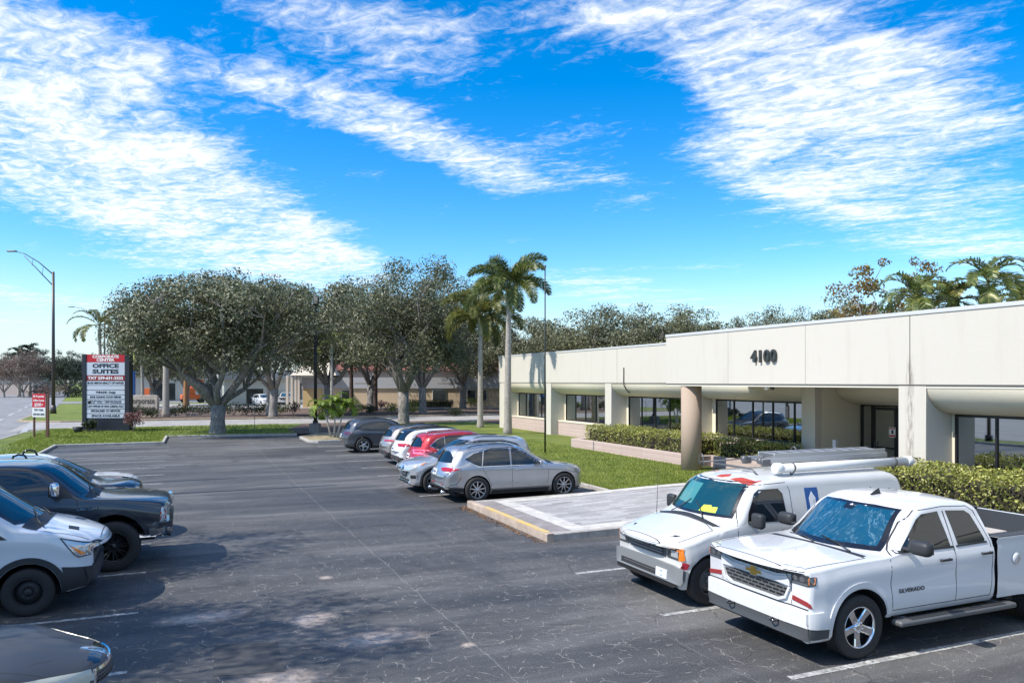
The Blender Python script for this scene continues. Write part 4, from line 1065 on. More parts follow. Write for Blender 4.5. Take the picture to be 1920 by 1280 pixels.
    c.part('emblem_bar', M_chrome, [('f', [(-.09, .705), (.09, .705), (.09, .735), (-.09, .735)])], .035, g, 9)
    c.part('lower_grille', M_black, [('f', [(-.50, .33), (.50, .33), (.55, .43), (-.55, .43)])], .008)
    c.part('chin_bar', M_chrome, [('f', [(-.60, .28), (.60, .28), (.60, .315), (-.60, .315)])], .02)
    for sd in (-1, 1):
        c.part('fog_pocket', M_black, [('f', [(sd*.62, .46), (sd*.80, .47), (sd*.80, .56), (sd*.66, .57)])], .006)
        c.part('fog_trim', M_chrome, [('f', q) for q in c.line([(sd*.60, .59), (sd*.82, .585), (sd*.82, .46)], .016)], .012)
    rear_face(c, .92, 1.73, 1.08)
    taillamp(c, [(4.10, 1.06), (4.36, 1.12), (4.54, 1.04), (4.58, .90), (4.42, .90)], [(.45, .92), (.45, 1.02), (.79, 1.06), (.79, .90)], M_redl)
    c.part('rear_quarter_glass', M_black, [('y', [(4.42, 1.20), (4.28, 1.44), (4.36, 1.46), (4.56, 1.18)])], .006)
    c.place(6.36, 23.98, PI)
    ROGUE = c
    # ---- red, tail to the aisle
    c = suv('parked_suv', 'bright red crossover with pale wrap-round tail lamps and silver roof rails', M_red, 4.66, 1.72, .93, 2.70, .92, .61, .36, 1.02, 1.08, .84, wh=w5, rails='chrome', cowl=1.20, wtop=2.05)
    rear_face(c, .92, 1.72, 1.08, bump=M_red, bh=.5)
    taillamp(c, [(4.00, 1.03), (4.18, 1.10), (4.54, 1.09), (4.56, .94), (4.20, .93)], [(.46, .95), (.48, 1.06), (.79, 1.09), (.79, .94)], M_pinkl)
    for sd in (-1, 1):
        bm = bmesh.new()
        for p in c.panes[-1:]:
            for q in c.line(grow(p, .03), .014, True): c.decal(bm, 'y', q, .009, sd, .1, 0, .003)
        obj('window_trim', bm, M_chrome, c.root)
        c.part('lamp_stripe', M_redl, [('y', [(4.06, 1.035), (4.22, 1.07), (4.52, 1.06), (4.52, 1.01), (4.24, 1.0)], sd)], .014, depth=.003)
    c.place(7.45+4.66, 26.75, 0); RED = c
    c = suv('parked_suv', 'white black-roofed crossover between the red and the champagne ones', M_white, 4.6, 1.71, .93, 2.69, .92, .62, .36, 1.04, 1.10, .86, wh=w5, rails=True, roofdark=M_black, cowl=1.20, wtop=2.02)
    c.rd = M_black
    rear_face(c, .92, 1.71, 1.10, bump=M_plastic, bh=.60, skid=M_lgreyw, plate_z=.88)
    taillamp(c, [(4.10, 1.02), (4.18, 1.10), (4.48, 1.09), (4.48, .98)], [(.42, .98), (.42, 1.04), (.79, 1.09), (.79, .97)], M_redl)
    bm = text_on(c, 'r', .30, 1.02, 'TOYOTA', .05, 1, .004, .001, .22); obj('tailgate_badge', bm, M_chrome, c.root)
    c.place(7.62+4.6, 29.55, 0); RAV = c
    c = suv('parked_suv', 'champagne crossover with a grey roof and thin red lamp bar, second from the far end', M_beige, 4.64, 1.68, .93, 2.72, .93, .62, .37, 1.02, 1.08, .85, wh=w5, rails=True, roofdark=M_graph, cowl=1.20, wtop=2.05)
    c.rd = M_graph
    rear_face(c, .93, 1.68, 1.08, bump=M_plastic, bh=.58, skid=M_lgreyw, plate_z=.84)
    taillamp(c, [(4.15, 1.02), (4.52, 1.05), (4.52, .99), (4.2, .97)], [(.30, .985), (.30, 1.035), (.80, 1.05), (.80, .985)], M_redl)
    c.place(7.80+4.64, 32.3, 0); BEI = c
    fr = [(1.70, 1.06), (2.02, 1.26), (2.35, 1.44), (2.58, 1.49), (2.62, 1.06)]
    re = [(2.70, 1.06), (2.68, 1.49), (3.3, 1.46), (3.7, 1.36), (4.02, 1.20), (3.6, 1.10)]
    c = suv('parked_suv', 'dark graphite crossover at the far row end beside the small palm', M_graph, 4.61, 1.67, .90, 2.755, .93, .61, .37, 1.02, 1.06, .84, dlo=(fr, re, None), wh=w5d, rails=True, cowl=1.20, wtop=2.05)
    rear_face(c, .93, 1.67, 1.06, bump=M_graph, bh=.5, skid=M_lgreyw)
    taillamp(c, [(4.12, 1.0), (4.28, 1.03), (4.50, 1.02), (4.50, .90), (4.42, .88)], [(.30, 1.0), (.30, 1.03), (.79, 1.03), (.79, .88), (.70, .88)], mat('smoked_red_lens', (.10, .02, .025), .1, 0, 1))
    c.place(7.25+4.61, 38.33, 0); TUC = c
    # ---- left row
    c = suv('parked_suv', 'dark blue-black suv with a roof loop and long headlamp, behind the gunmetal pickup', mat_grey2(), 4.9, 1.88, .95, 2.85, .97, .72, .40, 1.28, 1.31, 1.17, wh=w5, rails=False, cowl=1.12, wtop=1.85)
    headlamp(c, [(.06, 1.03), (.10, 1.12), (.66, 1.17), (.50, 1.09), (.2, 1.02)], [(.42, 1.02), (.5, 1.09), (.9, 1.13), (.86, 1.02)], amber=[(.40, 1.055), (.64, 1.155), (.42, 1.14), (.36, 1.10)])
    g = c.part('grille', M_grille, [('f', [(-.42, .60), (.42, .60), (.46, .90), (-.46, .90)])], .01)
    c.part('chrome_bar', M_chrome, [('f', q) for q in c.line([(-.46, .91), (-.44, .60), (.44, .60), (.46, .91)], .03, True)], .02, g)
    for sd in (-1, 1):
        for k in (0, 1):
            bm = bmesh.new(); xx = 2.35+k*1.2; p = c.surf('t', xx, sd*.60)
            tube(bm, [p+Vector((-.16, 0, -.01)), p+Vector((-.12, 0, .09)), p+Vector((-.03, 0, .12)), p+Vector((.08, 0, .10)), p+Vector((.14, 0, -.01))], .022, 8); obj('roof_loop', bm, M_black, c.root)
    c.place(-.80, 19.75, 0); DS = c
    c = suv('parked_car', 'white car mostly hidden behind the blue-black suv, left row', M_white, 4.6, 1.71, .92, 2.70, .91, .60, .35, 1.13, 1.16, 1.0, cat='car', wh=w5, trim=False, cowl=1.12, wtop=1.9, rails=False)
    headlamp(c, [(.06, .78), (.12, .88), (.60, .92), (.30, .80)], [(.42, .78), (.5, .84), (.84, .87), (.8, .76)])
    c.place(-.99, 22.3, 0); ES = c
    c = suv('parked_car', 'dark grey saloon in the near left corner with a hexagonal black grille', M_dgrey2, 4.85, 1.46, .96, 2.84, .925, .56, .34, .93, .91, .69, cat='car', tail='sedan', wh=w5, trim=False, cowl=1.40, wtop=2.2, rails=False, kf=.42)
    g = c.part('grille', M_grillef, [('f', [(-.30, .34), (.30, .34), (.44, .50), (.40, .64), (-.40, .64), (-.44, .50)])], .010, res=.05)
    c.part('chrome_surround', M_chrome, [('f', q) for q in c.line([(-.31, .33), (.31, .33), (.46, .50), (.41, .655), (-.41, .655), (-.46, .50)], .028, True)], .018, g, .05)
    em = c.part('emblem', M_chrome, [('f', annulus(0, .705, .05, .064, 0, 2*PI-.01, 20))], .012, None, 9)
    c.part('emblem_letter', M_chrome, [('f', q) for q in c.line([(-.022, .68), (-.018, .73)], .012)+c.line([(.022, .73), (.018, .68)], .012)+c.line([(-.02, .70), (.02, .71)], .010)], .013, em, 9, .004)
    headlamp(c, [(.12, .58), (.16, .68), (.78, .79), (.72, .74), (.40, .60)], [(.48, .56), (.50, .66), (.88, .74), (.82, .56)], mat('hazy_lamp_lens', (.50, .50, .42), .25, 0, .6), amber=[(.42, .63), (.44, .67), (.72, .755), (.60, .69)])
    c.part('nose_panel', M_black, [('t', [(.20, -.30), (.20, .30), (.10, .34), (.08, 0), (.10, -.34)])], .003, depth=.004)
    c.place(-.66, 8.98, 0); AS = c
    return dict(P=P, V=V, T=T, S=S, RDX=RDX, ROGUE=ROGUE, RED=RED, RAV=RAV, BEI=BEI, TUC=TUC, DS=DS, ES=ES, AS=AS)
M_lgreyw = mat('bright_alloy', (.60, .61, .62), .25, .85)
M_dgrey2 = paint('paint_weathered_grey', (.045, .050, .058), .2, .5, .4); M_dgrey2.node_tree.nodes['Principled BSDF'].inputs['Coat Weight'].default_value = .12
def mat_grey2(): return paint('paint_blue_black', (.028, .038, .055), .45, .25)
CF, CH, CTH = 1440., 3.5, math.atan(620/1440)
CC, CS = math.cos(CTH), math.sin(CTH)
def at(px, d):          # ground point at depth d (m) along picture column px of the survey sketch
    l = (px-960)*d/CF; return (d*CS+l*CC, d*CC-l*CS)
# ------------------------------------------------------------ world
def make_world(el, az_dir):
    w = bpy.data.worlds.new('World'); scn.world = w; w.use_nodes = True
    nt = w.node_tree; N = NT(nt); bg = nt.nodes['Background']
    sk = N.n('ShaderNodeTexSky', sky_type='NISHITA', sun_disc=False, sun_elevation=el, sun_rotation=az_dir, altitude=0, air_density=1.0, dust_density=.25, ozone_density=3.0)
    hs = N.n('ShaderNodeHueSaturation'); hs.inputs['Saturation'].default_value = 1.5; hs.inputs['Value'].default_value = 1.62; hs.inputs['Hue'].default_value = .503
    N.l(sk.outputs[0], hs.inputs['Color'])
    g = N.n('ShaderNodeTexCoord').outputs['Generated']
    rot = N.mp(g, rot=(0, 0, CTH)); x, y, z = N.sep(rot)
    f = N.math('MAXIMUM', N.math('ABSOLUTE', y), .05)
    a = N.math('MULTIPLY', N.math('DIVIDE', x, f), 1.44); b = N.math('MULTIPLY', N.math('DIVIDE', z, f), 1.44)
    ab = N.comb(a, b, 0)
    def blob(cx, cy, L, W, ang, st):
        m = N.n('ShaderNodeMapping', vector_type='TEXTURE')
        m.inputs['Location'].default_value = ((cx-960)/1000, (715-cy)/1000, 0); m.inputs['Rotation'].default_value = (0, 0, -rad(ang)); m.inputs['Scale'].default_value = (L/1000, W/1000, 1)
        N.l(ab, m.inputs['Vector'])
        ln = N.n('ShaderNodeVectorMath', operation='LENGTH'); N.l(m.outputs[0], ln.inputs[0])
        return N.math('MULTIPLY', N.n_map(ln.outputs['Value'], 1.45, .15), st)
    def n_map(v, lo, hi):
        d = N.n('ShaderNodeMapRange', interpolation_type='SMOOTHSTEP'); d.inputs['From Min'].default_value = lo; d.inputs['From Max'].default_value = hi
        N.l(v, d.inputs['Value']); return d.outputs[0]
    N.n_map = n_map
    cov = None
    for q in ((230, 310, 500, 165, 30, 1.25), (60, 200, 300, 190, 20, .8), (470, 420, 300, 72, 22, .85), (330, 110, 520, 70, 17, .62), (690, 60, 280, 110, 14, .95), (640, 205, 260, 55, 15, .55), (860, 285, 230, 60, 22, .62), (930, 335, 120, 36, 10, .5),
              (1480, 190, 290, 200, 60, 1.0), (1350, 80, 340, 100, 12, .75), (1700, 130, 350, 160, -8, .8), (1810, 330, 300, 150, 10, .74), (1430, 330, 200, 60, 20, .5), (1080, 255, 170, 50, -10, .55), (1150, 355, 130, 50, 20, .5), (1230, 40, 200, 50, 5, .62),
              (1130, 530, 190, 40, 3, .62), (1330, 500, 90, 16, -8, .5), (90, 560, 190, 30, 8, .72), (60, 600, 160, 16, 5, .5), (1850, 470, 260, 60, 8, .52), (700, 330, 110, 22, 20, .45), (1290, 570, 260, 24, 2, .4), (560, 470, 200, 26, 12, .5)):
        v = blob(*q); cov = v if cov is None else N.math('MAXIMUM', cov, v) if False else N.math('ADD', cov, v)
    cov = N.math('MINIMUM', cov, 1.15)
    # unseen cloud behind the viewer and overhead, added to make the fill light neutral
    back = N.n_map(y, .1, -.2); cov = N.math('ADD', N.math('MULTIPLY', cov, N.math('SUBTRACT', 1., back)), N.math('MULTIPLY', back, .65)); cov = N.math('MINIMUM', N.math('ADD', cov, N.math('MULTIPLY', N.n_map(z, .47, .72), .55)), 1.3)
    zz = N.math('MAXIMUM', z, .035)
    uv = N.comb(N.math('DIVIDE', x, zz), N.math('DIVIDE', y, zz), 0)
    uvr = N.mp(uv, rot=(0, 0, rad(38)))
    n1 = N.noise(N.mp(uvr, (.75, 1.1, 1)), 1.8, 9, .64, .5)
    n2 = N.noise(N.mp(uvr, (1.3, 2.1, 1), loc=(3, 1, 0)), 6.0, 8, .64, .9)
    n3 = N.noise(N.mp(uvr, (1.6, 1.2, 1)), 17, 5, .6, .8)
    n = N.math('ADD', N.math('ADD', N.math('MULTIPLY', n1, .57), N.math('MULTIPLY', n2, .36)), N.math('MULTIPLY', n3, .15))
    v = N.math('ADD', N.math('MULTIPLY', N.math('SUBTRACT', n, .54), 2.15), N.math('ADD', .55, N.math('MULTIPLY', cov, .52)))
    dens = N.n_map(v, .72, 1.42)
    dens = N.math('MULTIPLY', dens, .96)
    hz = N.n_map(z, .16, .0)
    base = N.mix(N.math('MULTIPLY', hz, .75), hs.outputs[0], (4.9, 6.1, 7.1))
    shade = N.mix(N.n_map(n2, .35, .65), (6.6, 7.3, 7.9), (8.9, 8.9, 8.9))
    col = N.mix(dens, base, shade)
    N.l(col, bg.inputs['Color']); bg.inputs['Strength'].default_value = .12
    return hs, bg

# ------------------------------------------------------------ surface materials
def m_asphalt(nt, p):
    N = NT(nt); P = N.pos(); x, y, z = N.sep(P)
    big = N.noise(N.mp(P, (.10, .34, 1), rot=(0, 0, rad(-8))), 1.0, 6, .62, .7)
    streak = N.noise(N.mp(P, (.25, 1.7, 1), rot=(0, 0, rad(5))), 1.0, 6, .65)
    fine = N.noise(P, 45, 3, .7)
    med = N.noise(P, 3.0, 6, .65)
    c = N.ramp(N.math('ADD', N.math('MULTIPLY', big, .6), N.math('MULTIPLY', streak, .4)), [(.38, (.046, .046, .047)), (.5, (.100, .099, .098)), (.61, (.21, .207, .202))])
    c = N.mix(N.ramp(med, [(.4, 0), (.8, .45)]), c, (.12, .12, .12))
    c = N.mix(N.ramp(fine, [(.35, .6), (.7, 0)]), c, (.018, .019, .02))
    sp = N.ramp(N.noise(P, 70, 2, .6), [(.62, 0), (.72, .7)]); c = N.mix(sp, c, (.30, .295, .285))
    # near part of the aisle is older and crazed
    def dist(cx, cy, sx, sy, w=.25):
        m = N.n('ShaderNodeMapping', vector_type='TEXTURE'); m.inputs['Location'].default_value = (cx, cy, 0); m.inputs['Scale'].default_value = (sx, sy, 1)
        N.l(P, m.inputs['Vector']); q = N.sep(m.outputs[0]); ln = N.n('ShaderNodeVectorMath', operation='LENGTH'); N.l(N.comb(q[0], q[1], 0), ln.inputs[0])
        return N.math('ADD', ln.outputs['Value'], N.math('MULTIPLY', N.math('SUBTRACT', N.noise(P, 1.6, 6, .7), .5), w*4))
    def crack(sc, w0, w1, dst, thr):
        wv = N.n('ShaderNodeTexNoise'); wv.inputs['Scale'].default_value = 2.2; wv.inputs['Detail'].default_value = 5; N.l(P, wv.inputs['Vector'])
        ofs = N.n('ShaderNodeVectorMath', operation='MULTIPLY_ADD'); N.l(wv.outputs['Color'], ofs.inputs[0]); ofs.inputs[1].default_value = (dst, dst, 0); N.l(P, ofs.inputs[2])
        vo = N.n('ShaderNodeTexVoronoi', feature='DISTANCE_TO_EDGE', voronoi_dimensions='2D'); vo.inputs['Scale'].default_value = sc; N.l(ofs.outputs[0], vo.inputs['Vector'])
        line = N.ramp(vo.outputs['Distance'], [(w0, 1), (w1, 0)])
        mask = N.ramp(N.noise(P, sc*1.1, 4, .6), [(thr, 0), (thr+.09, 1)])
        return N.math('MULTIPLY', line, mask)
    near = N.ramp(N.math('MULTIPLY', dist(4.0, 9.0, 9, 9, .12), .5), [(.3, 1), (.85, 0)])
    k1 = crack(1.3, .003, .009, .7, .50); k2 = crack(4.6, .009, .030, .35, .505)
    k = N.math('MINIMUM', N.math('ADD', k1, N.math('MULTIPLY', k2, .95)), 1.)
    k = N.math('MULTIPLY', k, near)
    crc = N.mix(N.noise(P, 1.5, 2), (.20, .19, .18), (.52, .48, .43))
    c = N.mix(N.math('MULTIPLY', k, .8), c, crc)
    # long working joints parallel to the bays
    wob = N.math('MULTIPLY', N.math('SUBTRACT', N.noise(N.mp(P, (0, 1, 0)), .8, 5), .5), .22)
    wob2 = N.math('MULTIPLY', N.math('SUBTRACT', N.noise(N.mp(P, (0, 1, 0)), 7, 4), .5), .06)
    for xx, wd, br in ((3.6, .010, .42), (6.15, .008, .30), (1.15, .006, .15)):
        dd = N.math('ABSOLUTE', N.math('SUBTRACT', N.math('ADD', N.math('ADD', x, wob), wob2), xx))
        ln = N.math('MULTIPLY', N.ramp(N.math('DIVIDE', dd, wd*2), [(.25, 1), (.6, 0)]), N.ramp(N.noise(N.mp(P, (.5, 1, 1)), 1.1, 5), [(.36, .15), (.5, 1)]))
        c = N.mix(N.math('MULTIPLY', ln, br), c, (.30, .29, .27))
    # worn sandy patches
    for cx, cy, sx, sy in SANDS:
        q = dist(cx, cy, sx, sy, .34)
        s_ = N.math('MULTIPLY', N.ramp(q, [(.3, 1), (1.25, 0)]), N.ramp(N.noise(P, 9, 6, .75), [(.34, .25), (.52, 1)]))
        c = N.mix(N.math('MULTIPLY', s_, .9), c, N.mix(N.noise(P, 4, 4), (.30, .235, .19), (.66, .55, .47)))
    dk = N.math('MULTIPLY', crack(.9, .004, .011, .5, .5), .75); c = N.mix(dk, c, (.02, .02, .021))
    # oil under the bays
    oil = N.math('MULTIPLY', N.ramp(N.noise(N.mp(P, (1, .36, 1)), 1.1, 4), [(.58, 0), (.7, .7)]), N.ramp(N.math('ABSOLUTE', N.math('SUBTRACT', x, 3.0)), [(.35, 0), (.45, 1)]))
    c = N.mix(N.math('MULTIPLY', oil, .7), c, (.022, .022, .023))
    N.l(c, p.inputs['Base Color'])
    N.l(N.ramp(big, [(.3, .55), (.7, .9)]), p.inputs['Roughness'])
    N.l(N.bump(N.math('SUBTRACT', N.math('ADD', fine, N.math('MULTIPLY', med, .6)), N.math('MULTIPLY', k, .8)), .45, .012), p.inputs['Normal'])
def m_road(c0, c1, sc=.5):
    def b(nt, p):
        N = NT(nt); P = N.pos()
        c = N.mix(N.ramp(N.noise(N.mp(P, (1, .3, 1)), sc, 6, .65), [(.35, 0), (.65, 1)]), c0, c1)
        c = N.mix(N.ramp(N.noise(P, 30, 3, .7), [(.4, .3), (.7, 0)]), c, tuple(v*.6 for v in c0))
        N.l(c, p.inputs['Base Color']); N.l(N.bump(N.noise(P, 40, 3), .3, .01), p.inputs['Normal'])
    return b
def m_grass(nt, p):
    N = NT(nt); P = N.pos()
    a = N.noise(P, .7, 6, .65); f = N.noise(N.mp(P, (1, 1, 1)), 18, 5, .75); f2 = N.noise(N.mp(P, (1, 2, 1)), 60, 3, .7)
    c = N.ramp(N.math('ADD', N.math('MULTIPLY', a, .45), N.math('MULTIPLY', f, .55)), [(.34, (.08, .12, .014)), (.5, (.22, .29, .035)), (.66, (.42, .44, .09))])
    c = N.mix(N.ramp(N.noise(P, 1.6, 5, .7), [(.54, 0), (.72, .6)]), c, (.24, .22, .09))
    c = N.mix(N.ramp(f2, [(.4, .5), (.6, 0)]), c, (.025, .045, .01))
    N.l(c, p.inputs['Base Color']); N.l(N.bump(N.math('ADD', f, f2), .9, .06), p.inputs['Normal'])
def m_mulch(nt, p):
    N = NT(nt); P = N.pos(); f = N.noise(P, 9, 6, .75)
    c = N.ramp(f, [(.35, (.04, .026, .018)), (.5, (.13, .085, .06)), (.68, (.30, .23, .18))])
    N.l(c, p.inputs['Base Color']); N.l(N.bump(f, .9, .06), p.inputs['Normal'])
def m_stucco(c0, amt=.08, stain=.22):
    def b(nt, p):
        N = NT(nt); P = N.pos(); x, y, z = N.sep(P)
        a = N.noise(P, .5, 5, .6); v = N.noise(N.mp(P, (1, 1, .12)), 2.2, 5, .65)
        jm = N.math('MULTIPLY', N.n_r(N.math('ABSOLUTE', N.math('SUBTRACT', y, 13.62)), .17, .0), N.n_r(z, 4.35, 3.6)); jm = N.math('MULTIPLY', jm, N.ramp(N.noise(N.mp(P, (1, 6, .8)), 3, 5, .7), [(.4, 0), (.6, .75)]))
        c0x = c0; c = N.mix(N.math('MULTIPLY', a, amt*2), c0, tuple(q*.86 for q in c0))
        c = N.mix(N.math('MULTIPLY', N.ramp(v, [(.52, 0), (.75, 1)]), stain), c, (.38, .34, .27)); c = N.mix(jm, c, (.16, .13, .10))
        N.l(c, p.inputs['Base Color']); N.l(N.bump(N.math('ADD', N.noise(P, 55, 4, .7), N.math('MULTIPLY', N.noise(P, 9, 3), .8)), .28, .012), p.inputs['Normal'])
    return b
def m_conc(c0, sc=3):
    def b(nt, p):
        N = NT(nt); P = N.pos(); a = N.noise(P, sc, 6, .7)
        c = N.mix(N.ramp(a, [(.35, 0), (.7, 1)]), tuple(q*.6 for q in c0), c0)
        N.l(c, p.inputs['Base Color']); N.l(N.bump(N.noise(P, 40, 4), .3, .01), p.inputs['Normal'])
    return b
def m_brick(axis='y', bw=.9, rh=.16, c0=(.52, .40, .34), mort=(.36, .28, .24), off=0.):
    def b(nt, p):
        N = NT(nt); x, y, z = N.sep(N.pos())
        t = N.n('ShaderNodeTexBrick'); t.offset = off
        t.inputs['Scale'].default_value = 1; t.inputs['Mortar Size'].default_value = .008; t.inputs['Brick Width'].default_value = bw; t.inputs['Row Height'].default_value = rh
        t.inputs['Color1'].default_value = (*c0, 1); t.inputs['Color2'].default_value = (*[v*.9 for v in c0], 1); t.inputs['Mortar'].default_value = (*mort, 1)
        N.l(N.comb(y if axis == 'y' else x, z, 0), t.inputs['Vector'])
        rib = N.math('SINE', N.math('MULTIPLY', y if axis == 'y' else x, 90))
        c = N.mix(N.math('MULTIPLY', N.noise(N.pos(), 4, 5), .4), t.outputs['Color'], tuple(v*.7 for v in c0))
        N.l(c, p.inputs['Base Color']); N.l(N.bump(N.math('ADD', t.outputs['Fac'], N.math('MULTIPLY', rib, -.25)), .5, -.01), p.inputs['Normal'])
    return b
def m_paver(nt, p):
    N = NT(nt); x, y, z = N.sep(N.pos())
    def br(w, h, ox, c1, c2):
        t = N.n('ShaderNodeTexBrick'); t.offset = .37; t.offset_frequency = 2; t.inputs['Scale'].default_value = 1; t.inputs['Mortar Size'].default_value = .006; t.inputs['Bias'].default_value = 0
        t.inputs['Brick Width'].default_value = w; t.inputs['Row Height'].default_value = h; t.inputs['Color1'].default_value = (c1,)*3+(1,); t.inputs['Color2'].default_value = (c2,)*3+(1,); t.inputs['Mortar'].default_value = (.14, .135, .13, 1)
        N.l(N.comb(N.math('ADD', x, ox), y, 0), t.inputs['Vector']); return t
    t = br(.62, .155, .0, .20, .50); u = br(.62, .155, .0, 0, 0)
    wn = N.n('ShaderNodeTexNoise'); wn.inputs['Scale'].default_value = 1.3; wn.inputs['Detail'].default_value = 3; N.l(N.mp(N.pos(), (.7, 5, 1)), wn.inputs['Vector'])
    c = N.mix(N.ramp(wn.outputs['Fac'], [(.4, 0), (.6, .6)]), t.outputs['Color'], (.40, .385, .37))
    c = N.mix(N.ramp(t.outputs['Fac'], [(0, 0), (1, 1)]), c, (.17, .16, .155))
    c = N.mix(N.math('MULTIPLY', N.noise(N.pos(), 5, 6, .7), .4), c, (.32, .31, .30))
    N.l(c, p.inputs['Base Color'])
def m_line(nt, p):
    N = NT(nt); P = N.pos()
    w = N.ramp(N.noise(P, 14, 6, .8), [(.40, 0), (.52, 1)])
    w2 = N.ramp(N.noise(P, 3, 5, .7), [(.35, .35), (.6, 1)])
    N.l(N.mix(N.math('MULTIPLY', w, w2), (.14, .14, .14), (.56, .56, .54)), p.inputs['Base Color'])
def m_bark(c0, c1, sc=8, zs=.3):
    def b(nt, p):
        N = NT(nt); P = N.pos(True); f = N.noise(N.mp(P, (1, 1, zs)), sc, 6, .75)
        N.l(N.ramp(f, [(.35, c0), (.65, c1)]), p.inputs['Base Color']); N.l(N.bump(f, .9, .05), p.inputs['Normal'])
    return b
def leafmat(name, c0, c1, c2, trans=.25, rough=.5, sc=.35):
    def b(nt, p):
        N = NT(nt); P = N.pos(True)
        r = N.n('ShaderNodeNewGeometry').outputs['Random Per Island']
        c = N.ramp(r, [(.0, c0), (.5, c1), (1., c2)])
        c = N.mix(N.ramp(N.noise(P, sc, 3), [(.40, .5), (.6, 0)]), c, c0)
        N.l(c, p.inputs['Base Color'])
        tr = N.n('ShaderNodeBsdfTranslucent'); N.l(c, tr.inputs['Color'])
        ms = N.n('ShaderNodeMixShader'); ms.inputs[0].default_value = trans
        N.l(p.outputs[0], ms.inputs[1]); N.l(tr.outputs[0], ms.inputs[2])
        N.l(ms.outputs[0], nt.nodes['Material Output'].inputs['Surface'])
    return mat(name, c1, rough, build=b)
M_oakleaf = leafmat('oak_leaves', (.040, .048, .018), (.145, .155, .070), (.36, .355, .225), .2, .45)
M_oakleaf2 = leafmat('oak_leaves_dry', (.048, .052, .022), (.16, .165, .070), (.33, .32, .18), .2, .5)
M_bark = mat('oak_bark', (.2, .18, .16), .9, build=m_bark((.11, .10, .09), (.36, .33, .30), 9, .4))
M_palmbark = mat('palm_trunk', (.4, .38, .34), .85, build=m_bark((.24, .21, .18), (.48, .44, .39), 5, 3.))
M_palm = leafmat('palm_leaves', (.045, .070, .014), (.12, .165, .035), (.34, .33, .10), .3, .4, 1.2)
M_palmy = leafmat('palm_leaves_yellow', (.09, .13, .02), (.22, .27, .04), (.42, .42, .10), .3, .4, 1.2)
M_hedge = leafmat('hedge_leaves', (.07, .09, .016), (.36, .38, .07), (.74, .70, .22), .3, .45, 1.5)
M_shrub = leafmat('shrub_leaves', (.020, .032, .012), (.055, .08, .028), (.12, .14, .06), .2, .45, 1.5)
M_ygshrub = leafmat('yellow_shrub_leaves', (.12, .13, .03), (.28, .30, .06), (.45, .45, .14), .25, .5, 1.5)
M_almond = leafmat('almond_leaves', (.10, .06, .015), (.24, .14, .035), (.26, .27, .06), .3, .4, 1.5)
M_rednleaf = leafmat('reddish_leaves', (.08, .02, .03), (.28, .10, .12), (.50, .36, .30), .2, .5, 1.5)
M_twig = leafmat('twig_haze', (.12, .08, .065), (.24, .17, .14), (.36, .28, .23), .1, .8, .5)

# ------------------------------------------------------------ vegetation meshes
def leaf_cards(bm, c, r, n, s, rng, flat=.85, up=.3, shell=0.):
    for _ in range(n):
        v = Vector((rng.gauss(0, 1), rng.gauss(0, 1), rng.gauss(0, 1))); v = v/max(v.length, 1e-6)*r*rng.random()**(.45 if not shell else .30); v.z *= flat
        p = c+v
        nn = (Vector((rng.gauss(0, 1), rng.gauss(0, 1), rng.gauss(0, 1)+up))*(1 if not shell else .55)+v*(shell/max(r, .01))).normalized(); u, w = frame(nn)
        a = rng.uniform(0, 2*PI); d = u*math.cos(a)+w*math.sin(a); e = nn.cross(d)
        L = s*rng.uniform(.7, 1.4); W = L*rng.uniform(.35, .6)
        vs = [bm.verts.new(p-d*L*.5), bm.verts.new(p+e*W*.5+nn*L*.08), bm.verts.new(p+d*L*.5), bm.verts.new(p-e*W*.5+nn*L*.08)]
        bm.faces.new(vs)
